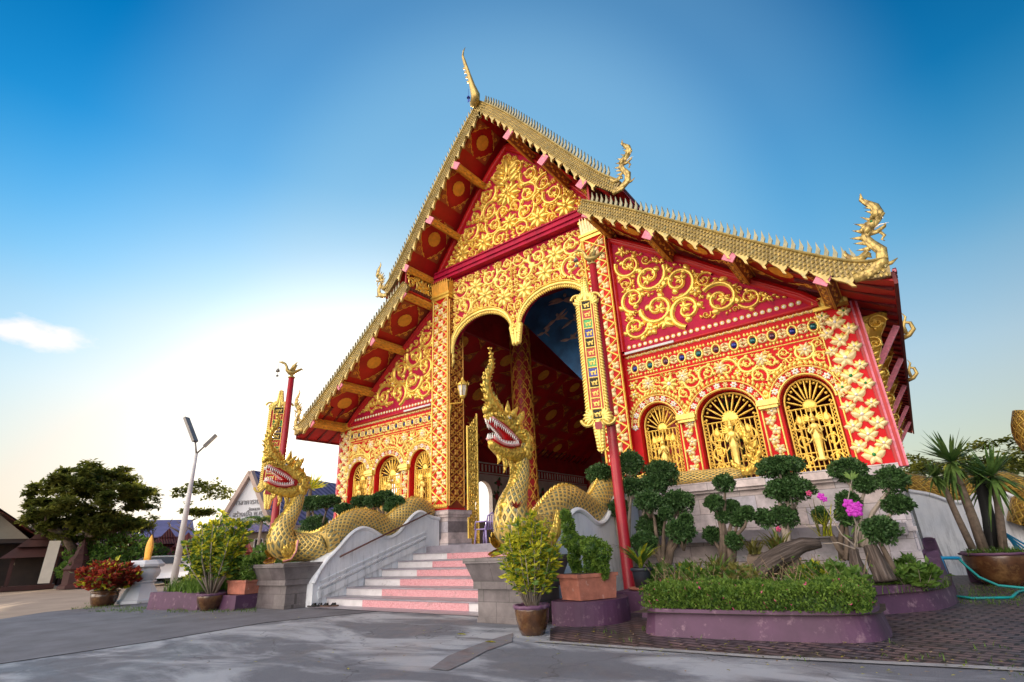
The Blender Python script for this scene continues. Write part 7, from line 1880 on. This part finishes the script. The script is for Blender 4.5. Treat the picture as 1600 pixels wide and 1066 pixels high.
# lobe round the view axis painted lighter like vignetting, then a thin veil of haze that thickens towards the horizon and towards the sun
lob = ramp(nt, vdot(ray(800, 460).normalized()), [(.74, 0.), (.86, .3), (.94, .68), (1, .92)]); lob.node.color_ramp.interpolation = 'EASE'
skyc = mixc(nt, lob, skyc, (.92, 1.85, 2.65))
spz = nt.nodes.new('ShaderNodeSeparateXYZ'); nt.links.new(dirv, spz.inputs[0])
sund = mathn(nt, 'MULTIPLY', mathn(nt, 'ADD', vdot(SUN), 1), .5)
veil = mathn(nt, 'ADD', ramp(nt, spz.outputs[2], [(.0, .95), (.2, .82), (.36, .64), (.48, .34), (.6, .09), (.72, 0.)]), ramp(nt, sund, [(.86, 0.), (.93, .10), (1, .35)]))
veil = mathn(nt, 'MINIMUM', veil, 1)
vcol = ramp(nt, spz.outputs[2], [(.0, (.95, .70, .45)), (.1, (.88, .78, .64)), (.25, (.70, .78, .82)), (.42, (.30, .62, .82)), (.6, (.08, .50, .78))])
vm = ramp(nt, sund, [(.5, .6), (.72, .92), (.93, 1.)])
vc2 = mixc(nt, 1.0, vcol, vm, 'MULTIPLY')
vc3 = mixc(nt, 1.0, vc2, (2.9, 2.9, 2.9), 'MULTIPLY')
glow = ramp(nt, sund, [(.80, 0.), (.9, .06), (.96, .3), (1, 1.)]); glow.node.color_ramp.interpolation = 'B_SPLINE'; vm.node.color_ramp.interpolation = 'B_SPLINE'
vc3 = mixc(nt, glow, vc3, (6.0, 5.6, 4.9))
skyc = mixc(nt, veil, skyc, vc3)
# bright cloud bank added in the unseen sky behind the viewer, lights the front
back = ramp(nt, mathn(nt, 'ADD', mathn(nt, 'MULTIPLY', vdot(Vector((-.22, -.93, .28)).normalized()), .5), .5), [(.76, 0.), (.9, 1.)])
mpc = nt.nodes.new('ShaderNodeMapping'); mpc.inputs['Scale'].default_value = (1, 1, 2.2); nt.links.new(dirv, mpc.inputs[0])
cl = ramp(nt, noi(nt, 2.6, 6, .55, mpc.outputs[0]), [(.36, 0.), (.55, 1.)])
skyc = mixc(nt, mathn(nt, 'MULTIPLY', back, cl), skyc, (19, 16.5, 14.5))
# the one small pinkish cloud at the left
cd = ray(45, 522).normalized(); rt = Vector((-cd.y, cd.x, 0)).normalized()*-1; upc = rt.cross(cd).normalized()
a1 = mathn(nt, 'DIVIDE', vdot(rt), .066); a2 = mathn(nt, 'DIVIDE', mathn(nt, 'SUBTRACT', vdot(upc), 0), .019)
nz = noi(nt, 9, 6, .6, mpc.outputs[0])
rr = mathn(nt, 'SQRT', mathn(nt, 'ADD', mathn(nt, 'MULTIPLY', a1, a1), mathn(nt, 'MULTIPLY', a2, a2)))
fr_ = mathn(nt, 'MULTIPLY', mathn(nt, 'GREATER_THAN', vdot(cd), 0), ramp(nt, mathn(nt, 'ADD', mathn(nt, 'MULTIPLY', rr, .5), mathn(nt, 'MULTIPLY', mathn(nt, 'SUBTRACT', nz, .5), 1.6)), [(.2, .9), (.62, 0.)]))
skyc = mixc(nt, fr_, skyc, (4.2, 3.7, 3.5))
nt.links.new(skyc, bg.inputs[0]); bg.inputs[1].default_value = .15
sl = bpy.data.lights.new('sun', 'SUN'); sl.energy = 4.5; sl.angle = math.radians(.5); sl.color = (1, .78, .52)
so = bpy.data.objects.new('sun', sl); COL.objects.link(so); so.rotation_euler = (-SUN).to_track_quat('-Z', 'Y').to_euler()
S.view_settings.view_transform = 'Standard'; S.view_settings.look = 'None'; S.view_settings.gamma = 1; S.view_settings.exposure = 1.0
S.cycles.max_bounces = 5; S.cycles.diffuse_bounces = 3; S.cycles.glossy_bounces = 2; S.cycles.transparent_max_bounces = 4
